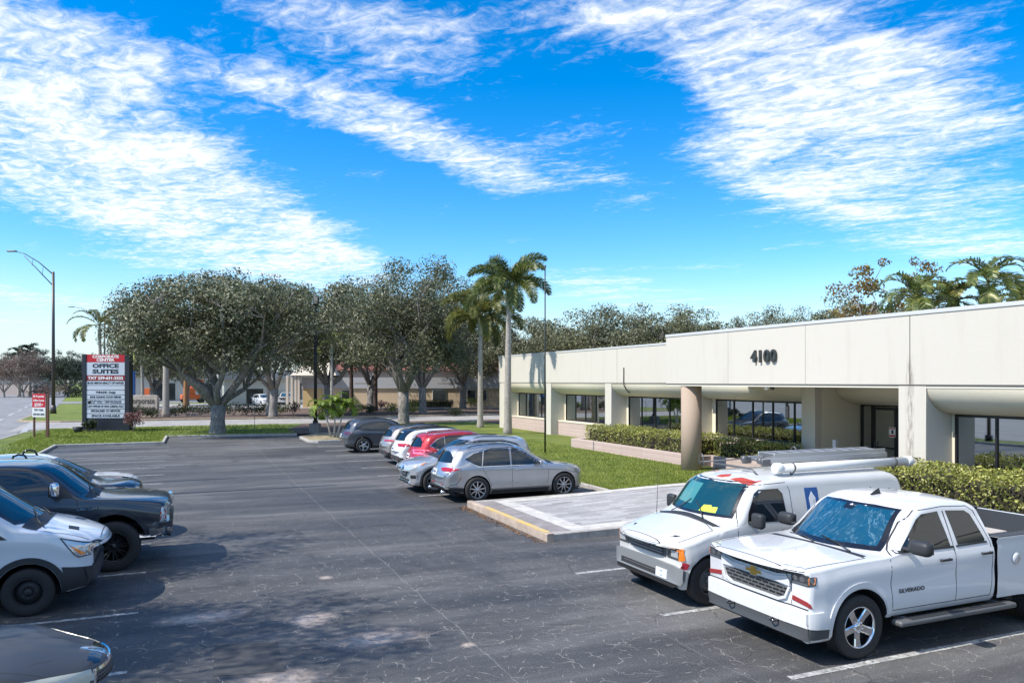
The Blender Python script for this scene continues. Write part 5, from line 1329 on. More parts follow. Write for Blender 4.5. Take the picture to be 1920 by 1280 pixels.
def oak_mesh(seed, H, W, th, tr, nl=6, clumps=190, leafs=120, ls=.17, mleaf=None, cr=1.15, low=.30, keep=.72, kz=.30, void=-.09):
    rng = random.Random(seed); bt = bmesh.new(); bc = bmesh.new()
    base = Vector((0, 0, 0)); lean = Vector((rng.uniform(-.25, .25), rng.uniform(-.25, .25), 0))
    fork = Vector((lean.x*.6, lean.y*.6, th))
    tube(bt, [base+Vector((0, 0, -.1)), base+Vector((0, 0, .12)), base+Vector((lean.x*.2, lean.y*.2, th*.45)), fork], [tr*1.5, tr*1.12, tr*.95, tr*1.02], 12)
    rx = W/2; rz = (H-th*low*2)/2; cz = H-rz
    nodes = []
    for i in range(nl):
        a = 2*PI*i/nl+rng.uniform(-.35, .35); out = rng.uniform(.45, .72)
        end = Vector((math.cos(a)*rx*out, math.sin(a)*rx*out, cz+rz*rng.uniform(-.15, .45)))
        mid = fork.lerp(end, .45)+Vector((rng.uniform(-.5, .5), rng.uniform(-.5, .5), rng.uniform(-.7, .3)))
        q1 = fork.lerp(mid, .5)+Vector((rng.uniform(-.25, .25), rng.uniform(-.25, .25), rng.uniform(-.2, .3)))
        r0 = tr*rng.uniform(.42, .66)
        pts = [fork-Vector((0, 0, tr*.6)), q1, mid, mid.lerp(end, .5)+Vector((rng.uniform(-.5, .5), rng.uniform(-.5, .5), .3)), end]
        tube(bt, pts, [r0, r0*.86, r0*.62, r0*.4, r0*.18], 8)
        for k in range(1, 5): nodes.append((pts[k], r0*(.7, .5, .32, .15)[k-1]))
        for j in range(4):
            s0 = pts[rng.choice((1, 2, 2, 3))]; b = rng.uniform(0, 2*PI)
            e = s0+Vector((math.cos(b), math.sin(b), rng.uniform(.2, 1.3))).normalized()*rng.uniform(.2, .36)*W
            k = Vector((e.x/rx, e.y/rx, (e.z-cz)/rz)); 
            if k.length > .85: e = Vector((e.x/k.length*.85, e.y/k.length*.85, cz+(e.z-cz)/k.length*.85))
            m = s0.lerp(e, .5)+Vector((rng.uniform(-.4, .4), rng.uniform(-.4, .4), rng.uniform(-.2, .4)))
            tube(bt, [s0, m, e], [r0*.34, r0*.22, r0*.09], 6, cap=False); nodes += [(m, r0*.2), (e, r0*.1)]
    lob = [(Vector((rng.gauss(0, 1), rng.gauss(0, 1), rng.gauss(0, .6))).normalized(), rng.uniform(.62, 1.12)) for _ in range(20)]
    cnt = 0; tries = 0
    while cnt < clumps and tries < clumps*20:
        tries += 1
        d = Vector((rng.gauss(0, 1), rng.gauss(0, 1), rng.gauss(.25, .8))).normalized()
        if d.z < -.62: continue
        w = max(lob, key=lambda q: q[0].dot(d)); rr = w[1]*(.93+.2*noise.noise(d*2.2+Vector((seed, 0, 0))))
        s_ = rng.random()**.42*rr
        p = Vector((d.x*rx*s_, d.y*rx*s_, cz+d.z*rz*s_))
        if p.z < th*1.05: continue
        if p.z < th+(H-th)*kz and math.hypot(p.x/rx, p.y/rx) > keep: continue
        if noise.noise(p*.34+Vector((seed*3.1, 0, 0))) < void: continue
        q, r = min(nodes, key=lambda t: (t[0]-p).length)
        tube(bt, [q, q.lerp(p, .5)+Vector((rng.uniform(-.2, .2), rng.uniform(-.2, .2), .1)), p], [max(.02, min(r*.5, .05)), .025, .012], 4, cap=False)
        R = cr*rng.uniform(.55, 1.25)
        leaf_cards(bc, p, R, int(leafs*(R/cr)**1.7), ls, rng, .55, .35, 1.5)
        cnt += 1
    return bt, bc
def palm_crown(rng, n=11, L=2.7, plume=True, droop=1.0, spear=False, step=.055, lw=.05, ll=.42, start=.3):
    bm = bmesh.new()
    for i in range(n):
        a = 2*PI*i/n*1.0+rng.uniform(-.25, .25); el = lerp(1.35, -.20, (i*7 % n)/n)+rng.uniform(-.12, .12)
        dx = Vector((math.cos(a), math.sin(a), 0)); pts = []; p = Vector((0, 0, 0)); e = el; l = L*rng.uniform(.88, 1.1); ns = 14
        for k in range(ns+1):
            pts.append(p.copy()); p = p+(dx*math.cos(e)+Vector((0, 0, 1))*math.sin(e))*l/ns; e -= droop*(.035+.018*k)*1.05
        tube(bm, pts, [.030*(1-.8*k/ns) for k in range(ns+1)], 5, mi=0)
        t = start*.5
        while t < 1:
            f = t*ns; k = min(int(f), ns-1); q = pts[k].lerp(pts[k+1], f-k); d = (pts[k+1]-pts[k]).normalized()
            sd = d.cross(Vector((0, 0, 1))); sd = sd.normalized() if sd.length > .01 else Vector((1, 0, 0)); up = sd.cross(d)
            le = ll*(math.sin(PI*min(1, t*.9+.12))**.5)*rng.uniform(.85, 1.1)
            angs = (0, PI, .9, PI-.9, -.8, PI+.8) if plume else (.25, PI-.25)
            for an in angs:
                an += rng.uniform(-.25, .25)
                o = (sd*math.cos(an)+up*math.sin(an))
                v = (o*.80+d*.62).normalized(); tip = q+v*le+Vector((0, 0, -.16*le)); m = q+v*le*.55
                wv = d.cross(v).cross(v).normalized()*lw*.5
                a0 = bm.verts.new(q-wv*.6); a1 = bm.verts.new(q+wv*.6); b0 = bm.verts.new(m-wv); b1 = bm.verts.new(m+wv); c0 = bm.verts.new(tip)
                for ff in ((a0, a1, b1, b0), (b0, b1, c0)): bm.faces.new(ff)
            t += step/l*rng.uniform(.9, 1.1)
    if spear: tube(bm, [(0, 0, 0), (.06, 0, .8), (.12, 0, 1.7)], [.03, .02, .006], 5)
    return bm
def hedge_bm(rng, x0, x1, y0, y1, z0, z1, dens=420, s=.075, rnd=.12, inner=True):
    bm = bmesh.new()
    def surf_pt():
        # sample top + 4 sides
        A = [(x1-x0)*(y1-y0), (y1-y0)*(z1-z0), (y1-y0)*(z1-z0), (x1-x0)*(z1-z0), (x1-x0)*(z1-z0)]
        r = rng.random()*sum(A); i = 0
        while r > A[i]: r -= A[i]; i += 1
        u, v = rng.random(), rng.random()
        if i == 0: return Vector((lerp(x0, x1, u), lerp(y0, y1, v), z1)), Vector((0, 0, 1))
        if i == 1: return Vector((x0, lerp(y0, y1, u), lerp(z0, z1, v))), Vector((-1, 0, 0))
        if i == 2: return Vector((x1, lerp(y0, y1, u), lerp(z0, z1, v))), Vector((1, 0, 0))
        if i == 3: return Vector((lerp(x0, x1, u), y0, lerp(z0, z1, v))), Vector((0, -1, 0))
        return Vector((lerp(x0, x1, u), y1, lerp(z0, z1, v))), Vector((0, 1, 0))
    area = (x1-x0)*(y1-y0)+2*(y1-y0)*(z1-z0)+2*(x1-x0)*(z1-z0)
    cen = Vector(((x0+x1)/2, (y0+y1)/2, (z0+z1)/2))
    for _ in range(int(area*dens)):
        p, nn = surf_pt()
        if noise.noise(p*2.6+cen) < -.33 and rng.random() < .75: continue
        bump_ = noise.noise(p*1.1)*.16+noise.noise(p*4.)*.07
        # round the shoulders
        ez = max(0, (p.z-(z1-.25))/.25); 
        ex = max(0, 1-min(p.x-x0, x1-p.x)/.3); ey = max(0, 1-min(p.y-y0, y1-p.y)/.3)
        p = p-nn*(rng.random()**1.5*.22)+nn*bump_-Vector((0, 0, 1))*(.10*max(ex, ey)**2 if nn.z > .5 else 0)-nn*(.10*ez**2 if nn.z < .5 else 0)
        m = (nn*.6+Vector((rng.gauss(0, 1), rng.gauss(0, 1), rng.gauss(.2, 1)))).normalized(); u, w = frame(m); a = rng.uniform(0, 2*PI)
        d = u*math.cos(a)+w*math.sin(a); e = m.cross(d); L = s*rng.uniform(.7, 1.4); W = L*.5
        bm.faces.new([bm.verts.new(p-d*L*.5), bm.verts.new(p+e*W*.5), bm.verts.new(p+d*L*.5), bm.verts.new(p-e*W*.5)])
    return bm
def hedge(name, label, rng, dims, m, dens=420, s=.075, cat='hedge', group=None):
    x0, x1, y0, y1, z0, z1 = dims; cx, cy = (x0+x1)/2, (y0+y1)/2
    t = thing(name, label, cat, (cx, cy, z0), group=group)
    obj('foliage', hedge_bm(rng, x0-cx, x1-cx, y0-cy, y1-cy, 0, z1-z0, dens, s), m, t)
    bm = bmesh.new(); box(bm, x0-cx+.22, y0-cy+.22, 0, x1-cx-.22, y1-cy-.22, z1-z0-.24); obj('branches', bm, mat('hedge_core', (.035, .030, .018), .95), t)
    return t
def shrub(name, label, rng, loc, r, h, m, n=420, s=.09, cat='shrub', group=None, sprout=False):
    t = thing(name, label, cat, loc, group=group); bm = bmesh.new()
    for _ in range(14):
        a = rng.uniform(0, 2*PI); q = rng.random()**.5*r*.65
        leaf_cards(bm, Vector((math.cos(a)*q, math.sin(a)*q, h*rng.uniform(.3, .75))), r*.42, n//14, s, rng, .8)
    obj('foliage', bm, m, t); bm = bmesh.new()
    for _ in range(6):
        a = rng.uniform(0, 2*PI); tube(bm, [(0, 0, -.02), (math.cos(a)*r*.3, math.sin(a)*r*.3, h*.4), (math.cos(a)*r*.55, math.sin(a)*r*.55, h*.75)], [.02, .014, .006], 4, cap=False)
    obj('stem', bm, M_bark, t)
    return t
SANDS = [(2.45, 10.35, .75, .42), (1.75, 11.55, .45, .40), (2.38, 13.93, .16, .16), (3.5, 9.62, .12, .10), (.35, 12.3, .7, .35), (1.0, 9.3, .8, .4)]
rng = random.Random(7)
G = {}
def poly_sheet(name, pts, z, m, kind='structure', zf=None, res=None):
    bm = bmesh.new(); f = bm.faces.new([bm.verts.new((x, y, z)) for x, y in pts])
    if f.normal.z < 0 or True:
        bm.normal_update()
        if f.normal.z < 0: bmesh.ops.reverse_faces(bm, faces=[f])
    if res:
        xs = [p[0] for p in pts]; ys = [p[1] for p in pts]
        for k, (lo, hi) in ((0, (min(xs), max(xs))), (1, (min(ys), max(ys)))):
            n = int((hi-lo)/res)
            for i in range(1, n):
                c = lo+(hi-lo)*i/n
                bmesh.ops.bisect_plane(bm, geom=bm.verts[:]+bm.edges[:]+bm.faces[:], plane_co=(c, 0, 0) if k == 0 else (0, c, 0), plane_no=(1, 0, 0) if k == 0 else (0, 1, 0))
    if zf:
        for v in bm.verts: v.co.z = zf(v.co.x, v.co.y)
    return tag(obj(name, bm, m), kind=kind)
def kerb(name, pts, m, w=.16, h=.13, closed=False, zf=None, z0=-.02):
    bm = bmesh.new(); n = len(pts); P = [Vector(p) for p in pts]; L = []; R = []
    for i in range(n):
        a = P[i-1] if (i > 0 or closed) else P[i]; b = P[i]; c = P[(i+1) % n] if (i < n-1 or closed) else P[i]
        d1 = (b-a); d2 = (c-b); d = (d1.normalized() if d1.length > 0 else Vector((0, 0)))+(d2.normalized() if d2.length > 0 else Vector((0, 0))); d.normalize()
        nn = Vector((-d.y, d.x)); ref = d1 if d1.length > 0 else d2; k = 1/max(.4, abs(d.dot(ref.normalized())))
        L.append(b+nn*w/2*k); R.append(b-nn*w/2*k)
    rows = []
    for l, r, p in zip(L, R, P):
        hh = h if zf is None else zf(p.x, p.y)+.012
        rows.append([bm.verts.new((l.x, l.y, z0)), bm.verts.new((l.x, l.y, hh-.02)), bm.verts.new((l.x*.88+r.x*.12, l.y*.88+r.y*.12, hh)), bm.verts.new((r.x*.88+l.x*.12, r.y*.88+l.y*.12, hh)), bm.verts.new((r.x, r.y, hh-.02)), bm.verts.new((r.x, r.y, z0))])
    idx = list(zip(range(n-1), range(1, n)))+([(n-1, 0)] if closed else [])
    for i, j in idx:
        for k in range(5): bm.faces.new((rows[i][k], rows[i][k+1], rows[j][k+1], rows[j][k]))
    if not closed: bm.faces.new(rows[0]); bm.faces.new(rows[-1][::-1])
    bmesh.ops.recalc_face_normals(bm, faces=bm.faces)
    return tag(obj(name, bm, m), kind='structure')
def sheet_rect(bm, x0, y0, x1, y1, z): bm.faces.new([bm.verts.new(p) for p in ((x0, y0, z), (x1, y0, z), (x1, y1, z), (x0, y1, z))])
def panel_text(parent, s, size, M, m, width=None, bold=.0, name='lettering'):
    bm = text_bm(s, size, .006, bold, None, width=width); bm.transform(M); return obj(name, bm, m, parent)

def ground_and_lot():
    M_earth = mat('far_ground', (.14, .14, .09), .95, build=m_grass)
    bm = bmesh.new(); sheet_rect(bm, -2500, -300, 2500, 3500, -.03); struct('ground', bm, M_earth)
    M_as = mat('asphalt', (.06, .06, .065), .8, build=m_asphalt)
    M_rd = mat('road_asphalt', (.26, .26, .27), .85, build=m_road((.20, .20, .205), (.30, .298, .29)))
    M_dr = mat('driveway', (.38, .36, .34), .85, build=m_road((.30, .285, .27), (.42, .40, .375)))
    M_kb = mat('kerb_concrete', (.45, .43, .40), .85, build=m_conc((.50, .475, .44)))
    M_gr = mat('lawn_grass', (.1, .16, .03), .9, build=m_grass)
    M_mu = mat('mulch', (.15, .1, .07), .95, build=m_mulch)
    M_ln = mat('painted_line', (.7, .7, .68), .6, build=m_line)
    # sheets
    poly_sheet('parking_lot', [(-6.2, -10), (12.3, -10), (12.3, 51.3), (8.2, 51.3), (-.9, 52.7), (-.9, 47.4), (-6.2, 47.4)], 0, M_as)
    poly_sheet('road', [(-6, -60), (-9.6, 54), (-13.2, 96), (-14.5, 110), (-45, 400), (-75, 400), (-48, 130), (-42, -60)], 0.0, M_rd)
    poly_sheet('cross_road', [(-130, 148), (120, 128), (122, 141), (-128, 163)], .004, M_rd)
    poly_sheet('driveway', [(-10.5, 64.5), (45, 64.0), (45, 74.2), (20, 74.6), (-9, 75.6), (-12.0, 77.8), (-11.6, 70), (-10.9, 62.0)], .004, M_dr)
    bm = bmesh.new()
    for a, b in (((-9.45, 57.0), (-12.85, 87.0)),):
        d = (Vector(b)-Vector(a)).normalized(); n = Vector((-d.y, d.x))*.20
        bm.faces.new([bm.verts.new((*(Vector(q)+n*s), .008)) for q, s in ((a, 1), (b, 1), (b, -1), (a, -1))])
    struct('road_edge_line', bm, M_ln)
    bm = bmesh.new()
    for k in range(7):
        a = Vector((-14.6, 78))+Vector((-.11, 1)).normalized()*k*14; b = a+Vector((-.11, 1)).normalized()*7; n = Vector((1, .1))*.16
        bm.faces.new([bm.verts.new((*(q+n*s), .008)) for q, s in ((a, 1), (b, 1), (b, -1), (a, -1))])
    struct('road_lane_marks', bm, M_ln)
    # bay lines
    ys = [-.99, 1.70, 4.38, 7.03, 9.68, 12.40]; bm = bmesh.new()
    for y in ys: sheet_rect(bm, 6.6, y-.055, 12.1, y+.055, .004)
    ys2 = [22.67, 25.39, 28.1, 30.93, 33.7, 36.45, 39.2, 41.95]
    for y in ys2: sheet_rect(bm, 6.68, y-.05, 12.1, y+.05, .004)
    y = -.5; yl = [-.4, 2.3, 5.0, 7.65, 10.34, 12.93, 15.6, 18.31, 21.0, 23.6, 26.18, 28.98, 31.7, 34.4, 37.15, 39.9, 42.7, 45.3]
    for y in yl: sheet_rect(bm, -6.05, y-.05, -.6, y+.05, .004)
    struct('bay_markings', bm, M_ln)
    # darker rectangular patch
    poly_sheet('asphalt_patch', [(.41, 10.91), (1.19, 10.73), (1.15, 9.61), (.34, 9.78)], .004, mat('patch_asphalt', (.05, .05, .052), .9, build=m_road((.055, .057, .06), (.075, .077, .08), 3)))
    # grass island, left
    gi = [(-6.2, -10), (-6.2, 47.4), (-.95, 47.4), (-.85, 52.6), (3, 52.1), (6.6, 51.4), (6.9, 56), (9.0, 64.0), (-8.6, 64.3), (-9.7, 60), (-9.9, 53), (-8.6, 30), (-7, -10)]
    poly_sheet('lawn_verge', gi, .10, M_gr)
    kerb('kerb', [(-6.2, -10), (-6.2, 47.4), (-.95, 47.4), (-.85, 52.65), (3, 52.15), (6.9, 51.45)], M_kb)
    kerb('kerb', [(-6.9, -10), (-8.55, 30), (-9.85, 53), (-9.7, 60), (-8.6, 64.35), (9.0, 64.1), (30, 64.0)], M_kb, h=.12)
    # mulch bed to the right of it
    poly_sheet('mulch_bed', [(6.6, 51.4), (12.3, 51.3), (12.3, 58), (34, 57.5), (34, 64.0), (9.0, 64.0), (6.9, 56)], .10, M_mu)
    isl = [(6.75, 45.2), (7.2, 44.75), (12.2, 44.75), (12.2, 51.3), (8.2, 51.3), (7.3, 49.6), (6.75, 48.6)]
    poly_sheet('island_soil', isl, .11, mat('straw_soil', (.3, .25, .16), .95, build=m_road((.26, .21, .13), (.38, .32, .20), 3)))
    kerb('kerb', isl, M_kb, closed=True)
    # lawn in front of the building
    lz = lambda x, y: .12+.18*sstep((x-12.3)/3.2)
    poly_sheet('lawn', [(12.3, 20.1), (22, 20.1), (22, 58), (12.3, 58)], .12, M_gr, zf=lz, res=.8)
    poly_sheet('front_bed', [(12.3, -10), (18, -10), (18, 15.25), (12.3, 15.25)], .12, M_mu)
    kerb('kerb', [(12.3, -10), (12.3, 15.1)], M_kb)
    kerb('kerb', [(12.3, 20.3), (12.3, 44.7)], M_kb)
    # paved walk
    wz = lambda x, y: .15+.17*sstep((x-8)/7)
    M_pv = mat('grey_pavers', (.4, .4, .4), .8, build=m_paver)
    poly_sheet('paved_walk', [(7.5, 15.3), (24, 15.3), (24, 20.0), (7.5, 20.0)], .15, M_pv, zf=wz, res=.7)
    M_wb = mat('white_paver', (.62, .60, .56), .8, build=m_conc((.66, .635, .59)))
    M_gp = mat('grey_border_paver', (.3, .27, .26), .85, build=m_conc((.33, .30, .29)))
    def strip(name, x0, y0, x1, y1, m, dz): return poly_sheet(name, [(x0, y0), (x1, y0), (x1, y1), (x0, y1)], .15, m, zf=lambda x, y: wz(x, y)+dz, res=.7)
    strip('paver_border', 7.5, 15.3, 8.05, 20.0, M_gp, .004)
    strip('paver_band', 8.05, 15.75, 8.50, 19.6, M_wb, .006)
    strip('paver_band', 8.05, 15.3, 17.5, 15.75, M_wb, .007); strip('paver_band', 8.05, 19.6, 17.5, 20.0, M_wb, .007)
    kerb('kerb', [(24, 15.2), (7.42, 15.2)], M_kb, .18, zf=wz); kerb('kerb', [(7.42, 20.1), (24, 20.1)], M_kb, .18, zf=wz)
    kerb('kerb', [(7.42, 15.095), (7.42, 20.205)], mat('kerb_pinkish', (.5, .42, .34), .85, build=m_conc((.52, .42, .34))), .17, .175)
    bm = bmesh.new(); box(bm, 7.337, 15.25, .176, 7.50, 19.0, .180); struct('yellow_kerb_paint', bm, mat('faded_yellow', (.62, .42, .05), .7, build=lambda nt, p: (lambda N: N.l(N.mix(N.ramp(N.noise(N.pos(), 9, 6, .8), [(.42, 0), (.55, 1)]), (.45, .38, .30), (.68, .45, .06)), p.inputs['Base Color']))(NT(nt))))
    # strip beyond the driveway
    st = [(-12.6, 79), (-11.4, 76.6), (-9.5, 75.8), (20, 74.8), (46, 74.4), (46, 93), (-2, 95), (-13.8, 100)]
    poly_sheet('verge', [(-13.0, 78.5), (-11.4, 76.6), (-9.5, 75.8), (-6.0, 75.8), (-6.5, 100), (-15, 108)], .11, M_gr)
    poly_sheet('planting_strip', [(-6.0, 75.8), (46, 74.4), (46, 88), (37.2, 91.6), (16.4, 100.5), (-6.3, 104)], .10, M_mu)
    kerb('kerb', [(-15, 108), (-13.0, 78.5), (-11.4, 76.6), (-9.5, 75.7), (20, 74.7), (46, 74.3)], mat('kerb_ochre', (.42, .34, .24), .85, build=m_conc((.50, .40, .28))), .22, .14)
    kerb('kerb', [(-6.3, 104), (16.4, 100.5), (37.2, 91.6), (46, 88)], mat('kerb_white', (.6, .58, .55), .8), .3, .16)
    poly_sheet('car_park', [(-6.4, 104.2), (16.4, 100.7), (46, 88.2), (70, 90), (70, 127), (-6, 132)], .004, M_dr)
    poly_sheet('far_verge', [(-30, 400), (-150, 400), (-150, -60), (-45, -60), (-49.5, 128), (-60, 170)], .05, M_gr)
    # grass blades that break up the near lawn
    bm = bmesh.new(); r = random.Random(3)
    for _ in range(42000):
        x = r.uniform(12.3, 17.6); y = 20.25+r.random()**1.6*24
        if r.random() < .1: x = 12.3+abs(r.gauss(0, .1))
        z = lz(x, y); h = r.uniform(.03, .075); a = r.uniform(0, 2*PI); w = .012
        q = Vector((x, y, z-.005)); d = Vector((math.cos(a), math.sin(a), 0))*w; t = q+Vector((r.gauss(0, .02), r.gauss(0, .02), h))
        bm.faces.new([bm.verts.new(q-d), bm.verts.new(q+d), bm.verts.new(t)])
    M_bl = leafmat('grass_blades', (.13, .18, .02), (.26, .33, .04), (.46, .48, .11), .3, .5, 1.2)
    tag(obj('grass', bm, M_bl), 'short bright green lawn grass in front of the office building', 'grass', kind='stuff')
    bm = bmesh.new()
    for _ in range(26000):
        if r.random() < .65: x = r.uniform(-8.5, -1.0); y = r.uniform(47.5, 63)
        elif r.random() < .5: x = r.uniform(-1, 7); y = r.uniform(52.2, 63.5)
        else: x = -6.3-abs(r.gauss(0, .9)); y = r.uniform(30, 48)
        h = r.uniform(.05, .13); a = r.uniform(0, 2*PI); w = .025; q = Vector((x, y, .09)); d = Vector((math.cos(a), math.sin(a), 0))*w; t = q+Vector((r.gauss(0, .03), r.gauss(0, .03), h))
        bm.faces.new([bm.verts.new(q-d), bm.verts.new(q+d), bm.verts.new(t)])
    tag(obj('verge_grass', bm, M_bl), 'yellowish mown grass on the verge round the tall sign', 'grass', kind='stuff')
    # dead leaves along the walk kerb
    bm = bmesh.new()
    for _ in range(500):
        x = 7.25-abs(r.gauss(0, .10)); y = r.uniform(15.0, 20.3)
        leaf_cards(bm, Vector((x, y, .015)), .02, 1, .05, r, .1, 3)
    tag(obj('leaf_litter', bm, mat('dead_leaves', (.26, .13, .05), .8)), 'dead brown leaves gathered along the yellow painted kerb', 'leaves', kind='stuff')
    return lz

def office():
    XL, XH, ZF, ZT = 20.43, 16.63, 3.40, 5.23
    st = mat('stucco_fascia', (.60, .57, .51), .9, build=m_stucco((.585, .55, .475)))
    st2 = mat('stucco_cream', (.58, .55, .46), .9, build=m_stucco((.74, .68, .53), .08, .08))
    tan = mat('stucco_tan', (.42, .34, .27), .9, build=m_stucco((.41, .315, .24)))
    cap = mat('parapet_metal', (.62, .62, .60), .5, .2); fr = mat('bronze_frame', (.02, .02, .022), .4, .3)
    gl = mat('mirror_glass', (.44, .47, .48), .02, 1.)
    brk = mat('ribbed_block', (.5, .38, .33), .9, build=m_brick('y', 1.6, .20, (.56, .44, .385), (.36, .27, .23)))
    t = thing('office_building', 'long single-storey cream office building with the number 4100 on its fascia', 'building', (XL, 24, 0))
    def part(name, bm, m, smooth=False, parent=None):
        bmesh.ops.translate(bm, verts=bm.verts, vec=(-XL, -24, 0)); return obj(name, bm, m, parent or t, smooth)
    def one(name, m, *b, bevel=0, parent=None): bm = bmesh.new(); box(bm, *b, bevel=bevel); return part(name, bm, m, parent=parent)
    yb = -14
    one('fascia', st, XH, yb, ZF, XH+.45, 24.07, ZT-.09); one('fascia', st, XL, 24.07, ZF, XL+.4, 49.81, ZT-.05)
    one('fascia_return', st, XH+.45, 23.67, ZF, XL+.4, 24.068, ZT-.09)
    one('parapet_cap', cap, XH-.025, yb, ZT-.088, XH+.50, 24.10, ZT+.01, bevel=.01); one('parapet_cap', cap, XL-.025, 24.103, ZT-.048, XL+.45, 49.84, ZT+.05, bevel=.01)
    one('roof', cap, XH+.46, yb, 4.7, 46, 24, 4.9); one('roof', cap, XL+.41, 24.01, 4.72, 46, 49.7, 4.92)
    one('soffit', mat('soffit_stucco', (.72, .67, .56), .9), XH+.02, 6, ZF-.06, XL+2.6, 24.05, ZF-.003)
    # walls
    one('wall', st2, XL+.93, 24.08, 0, XL+1.2, 49.7, ZF+.2); one('end_wall', st, XL+.02, 49.3, 0, 46, 49.7, ZF+.0)
    one('wall', st2, XL+.93, 20.95, 0, XL+1.2, 24.078, ZF-.061); one('wall', st2, XL+2.2, 13.5, 0, XL+2.45, 20.95, ZF-.061)
    one('side_wall', st2, XL+.302, 20.56, 0, XL+2.19, 20.948, ZF-.062)
    one('wall', st2, XH+.93, yb, 0, XH+1.2, 13.19, ZF+.2); one('return_wall', st2, XH+1.21, 13.2, 0, XL+2.4, 13.49, ZF-.062)
    # joints
    jm = mat('joint_sealant', (.10, .095, .085), .9)
    for y, w in ((20.53, .006), (17.1, .008), (13.62, .022), (9.9, .010), (6.2, .01)): one('panel_joint', jm, XH-.003, y-w/2, ZF, XH+.01, y+w/2, ZT-.09)
    for y, w in ((43.0, .03), (33.9, .012), (25.1, .014)): one('panel_joint', jm, XL-.003, y-w/2, ZF, XL+.01, y+w/2, ZT-.05)
    one('drip_groove', jm, XL-.004, 24.08, ZF+.02, XL+.01, 49.8, ZF+.045); one('drip_groove', jm, XH-.004, yb, ZF+.0, XH+.01, 24.06, ZF+.028)
    # pilasters
    for y in (48.95, 41.87, 34.8, 27.75): one('pilaster', st, XL+.004, y-.32, 0, XL+.94, y+.32, ZF-.002, bevel=.012)
    one('pilaster', st, XL-.002, 20.56, 0, XL+.30, 21.2, ZF-.063, bevel=.012); one('pilaster', st, XL+.302, 20.95, 0, XL+.92, 21.2, ZF-.063)
    for y in (13.57, 6.5, -.6, -7.7): one('pilaster', st, XH+.004, y-.39, 0, XH+.94, y+.39, ZF-.002, bevel=.012)
    bm = bmesh.new(); lathe(bm, [(0, 0), (.365, 0), (.365, ZF-.062), (0, ZF-.062)], 48, 'z', Matrix.Translation((17.03, 23.07, 0))); c_ = part('column', bm, tan, False)
    for e in c_.data.polygons: pass
    # coves
    def cove(xf, y0, y1, dep=.88, z0=ZF-.003, z1=2.74, xs=.03):
        bm = bmesh.new(); n = 12; A = []
        for i in range(n+1):
            a = PI/2*i/n; x = xf+xs+dep*(1-math.cos(a))**1.0; z = z0-(z0-z1)*math.sin(a); A.append((x, z))
        A = [(xf+xs, z0)]+[(xf+xs+dep*(1-math.cos(PI/2*i/n)), z0-(z0-z1)*math.sin(PI/2*i/n)) for i in range(1, n+1)]
        L = [bm.verts.new((x, y0, z)) for x, z in A]; R = [bm.verts.new((x, y1, z)) for x, z in A]
        bl = [bm.verts.new((xf+xs+dep, y, z0)) for y in (y0, y1)]
        for i in range(n): f = bm.faces.new((L[i], L[i+1], R[i+1], R[i])); f.smooth = True
        bm.faces.new(L+[bl[0]]); bm.faces.new((R+[bl[1]])[::-1]); bm.faces.new((L[-1], bl[0], bl[1], R[-1]))
        bmesh.ops.recalc_face_normals(bm, faces=bm.faces); return part('cove', bm, st2)
    bays = [(42.2, 48.62), (35.13, 41.54), (28.08, 34.47), (21.24, 27.40)]
    for a, b in bays[:3]: cove(XL, a, b)
    cove(XL, 21.24, 27.40, z0=ZF-.063); cove(XL+.9, 13.6, 20.54, 1.25, ZF-.062, 2.67)
    for a, b in ((6.9, 13.17), (-.2, 6.1), (-7.3, -1)): cove(XH, a, b, .88, z1=2.70)
    def window(x, y0, y1, z0, z1, n, first=None):
        f = bmesh.new()
        for z in (z0, z1-.06): box(f, x-.05, y0, z, x+.03, y1, z+.06)
        ys = [lerp(y1-.05, y0, i/n) for i in range(n+1)]
        if first is not None: ys = [y1-.05]+[lerp(y1-.05-first, y0, i/(n-1)) for i in range(n)]
        for y in ys: box(f, x-.048, y, z0+.062, x+.03, y+.05, z1-.062)
        w = part('window', f, fr)
        for a, b in zip(ys, ys[1:]):
            g = bmesh.new(); box(g, x-.012, b+.052, z0+.062, x+.01, a-.002, z1-.062); part('pane', g, gl, parent=w)
        return w
    for i, (a, b) in enumerate(bays): window(XL+.90, a+.04, b-.30, 1.17, 2.735, 5)
    for a, b in ((6.9, 13.05), (-.2, 6.1), (-7.3, -1)): window(XH+.90, a, b, .95, 2.695, 6)
    for i, (a, b) in enumerate(bays): one('sill_wall', brk, XL+.50, a+.01, .05, XL+.92, b-.01, 1.10); one('sill_cap', st2, XL+.47, a+.012, 1.10, XL+.92, b-.012, 1.165)
    for a, b in ((6.9, 13.17),): one('sill_wall', brk, XH+.55, a+.01, .05, XH+.92, b-.01, .94)
    # entrance
    x = XL+2.17; bm0 = None
    f = bmesh.new(); box(f, x-.05, 20.44, .2, x+.03, 20.52, 2.70); box(f, x-.05, 16.62, 2.62, x+.03, 20.438, 2.70); box(f, x-.05, 19.98, .2, x+.03, 20.06, 2.618); box(f, x-.05, 17.90, .2, x+.03, 17.98, 2.618); box(f, x-.05, 16.62, .2, x+.03, 16.70, 2.618)
    w = part('entrance_frame', f, fr)
    one('pane', gl, x-.01, 20.065, .25, x+.01, 20.435, 2.615, parent=w); one('pane', gl, x-.01, 16.705, .25, x+.01, 17.895, 2.615, parent=w)
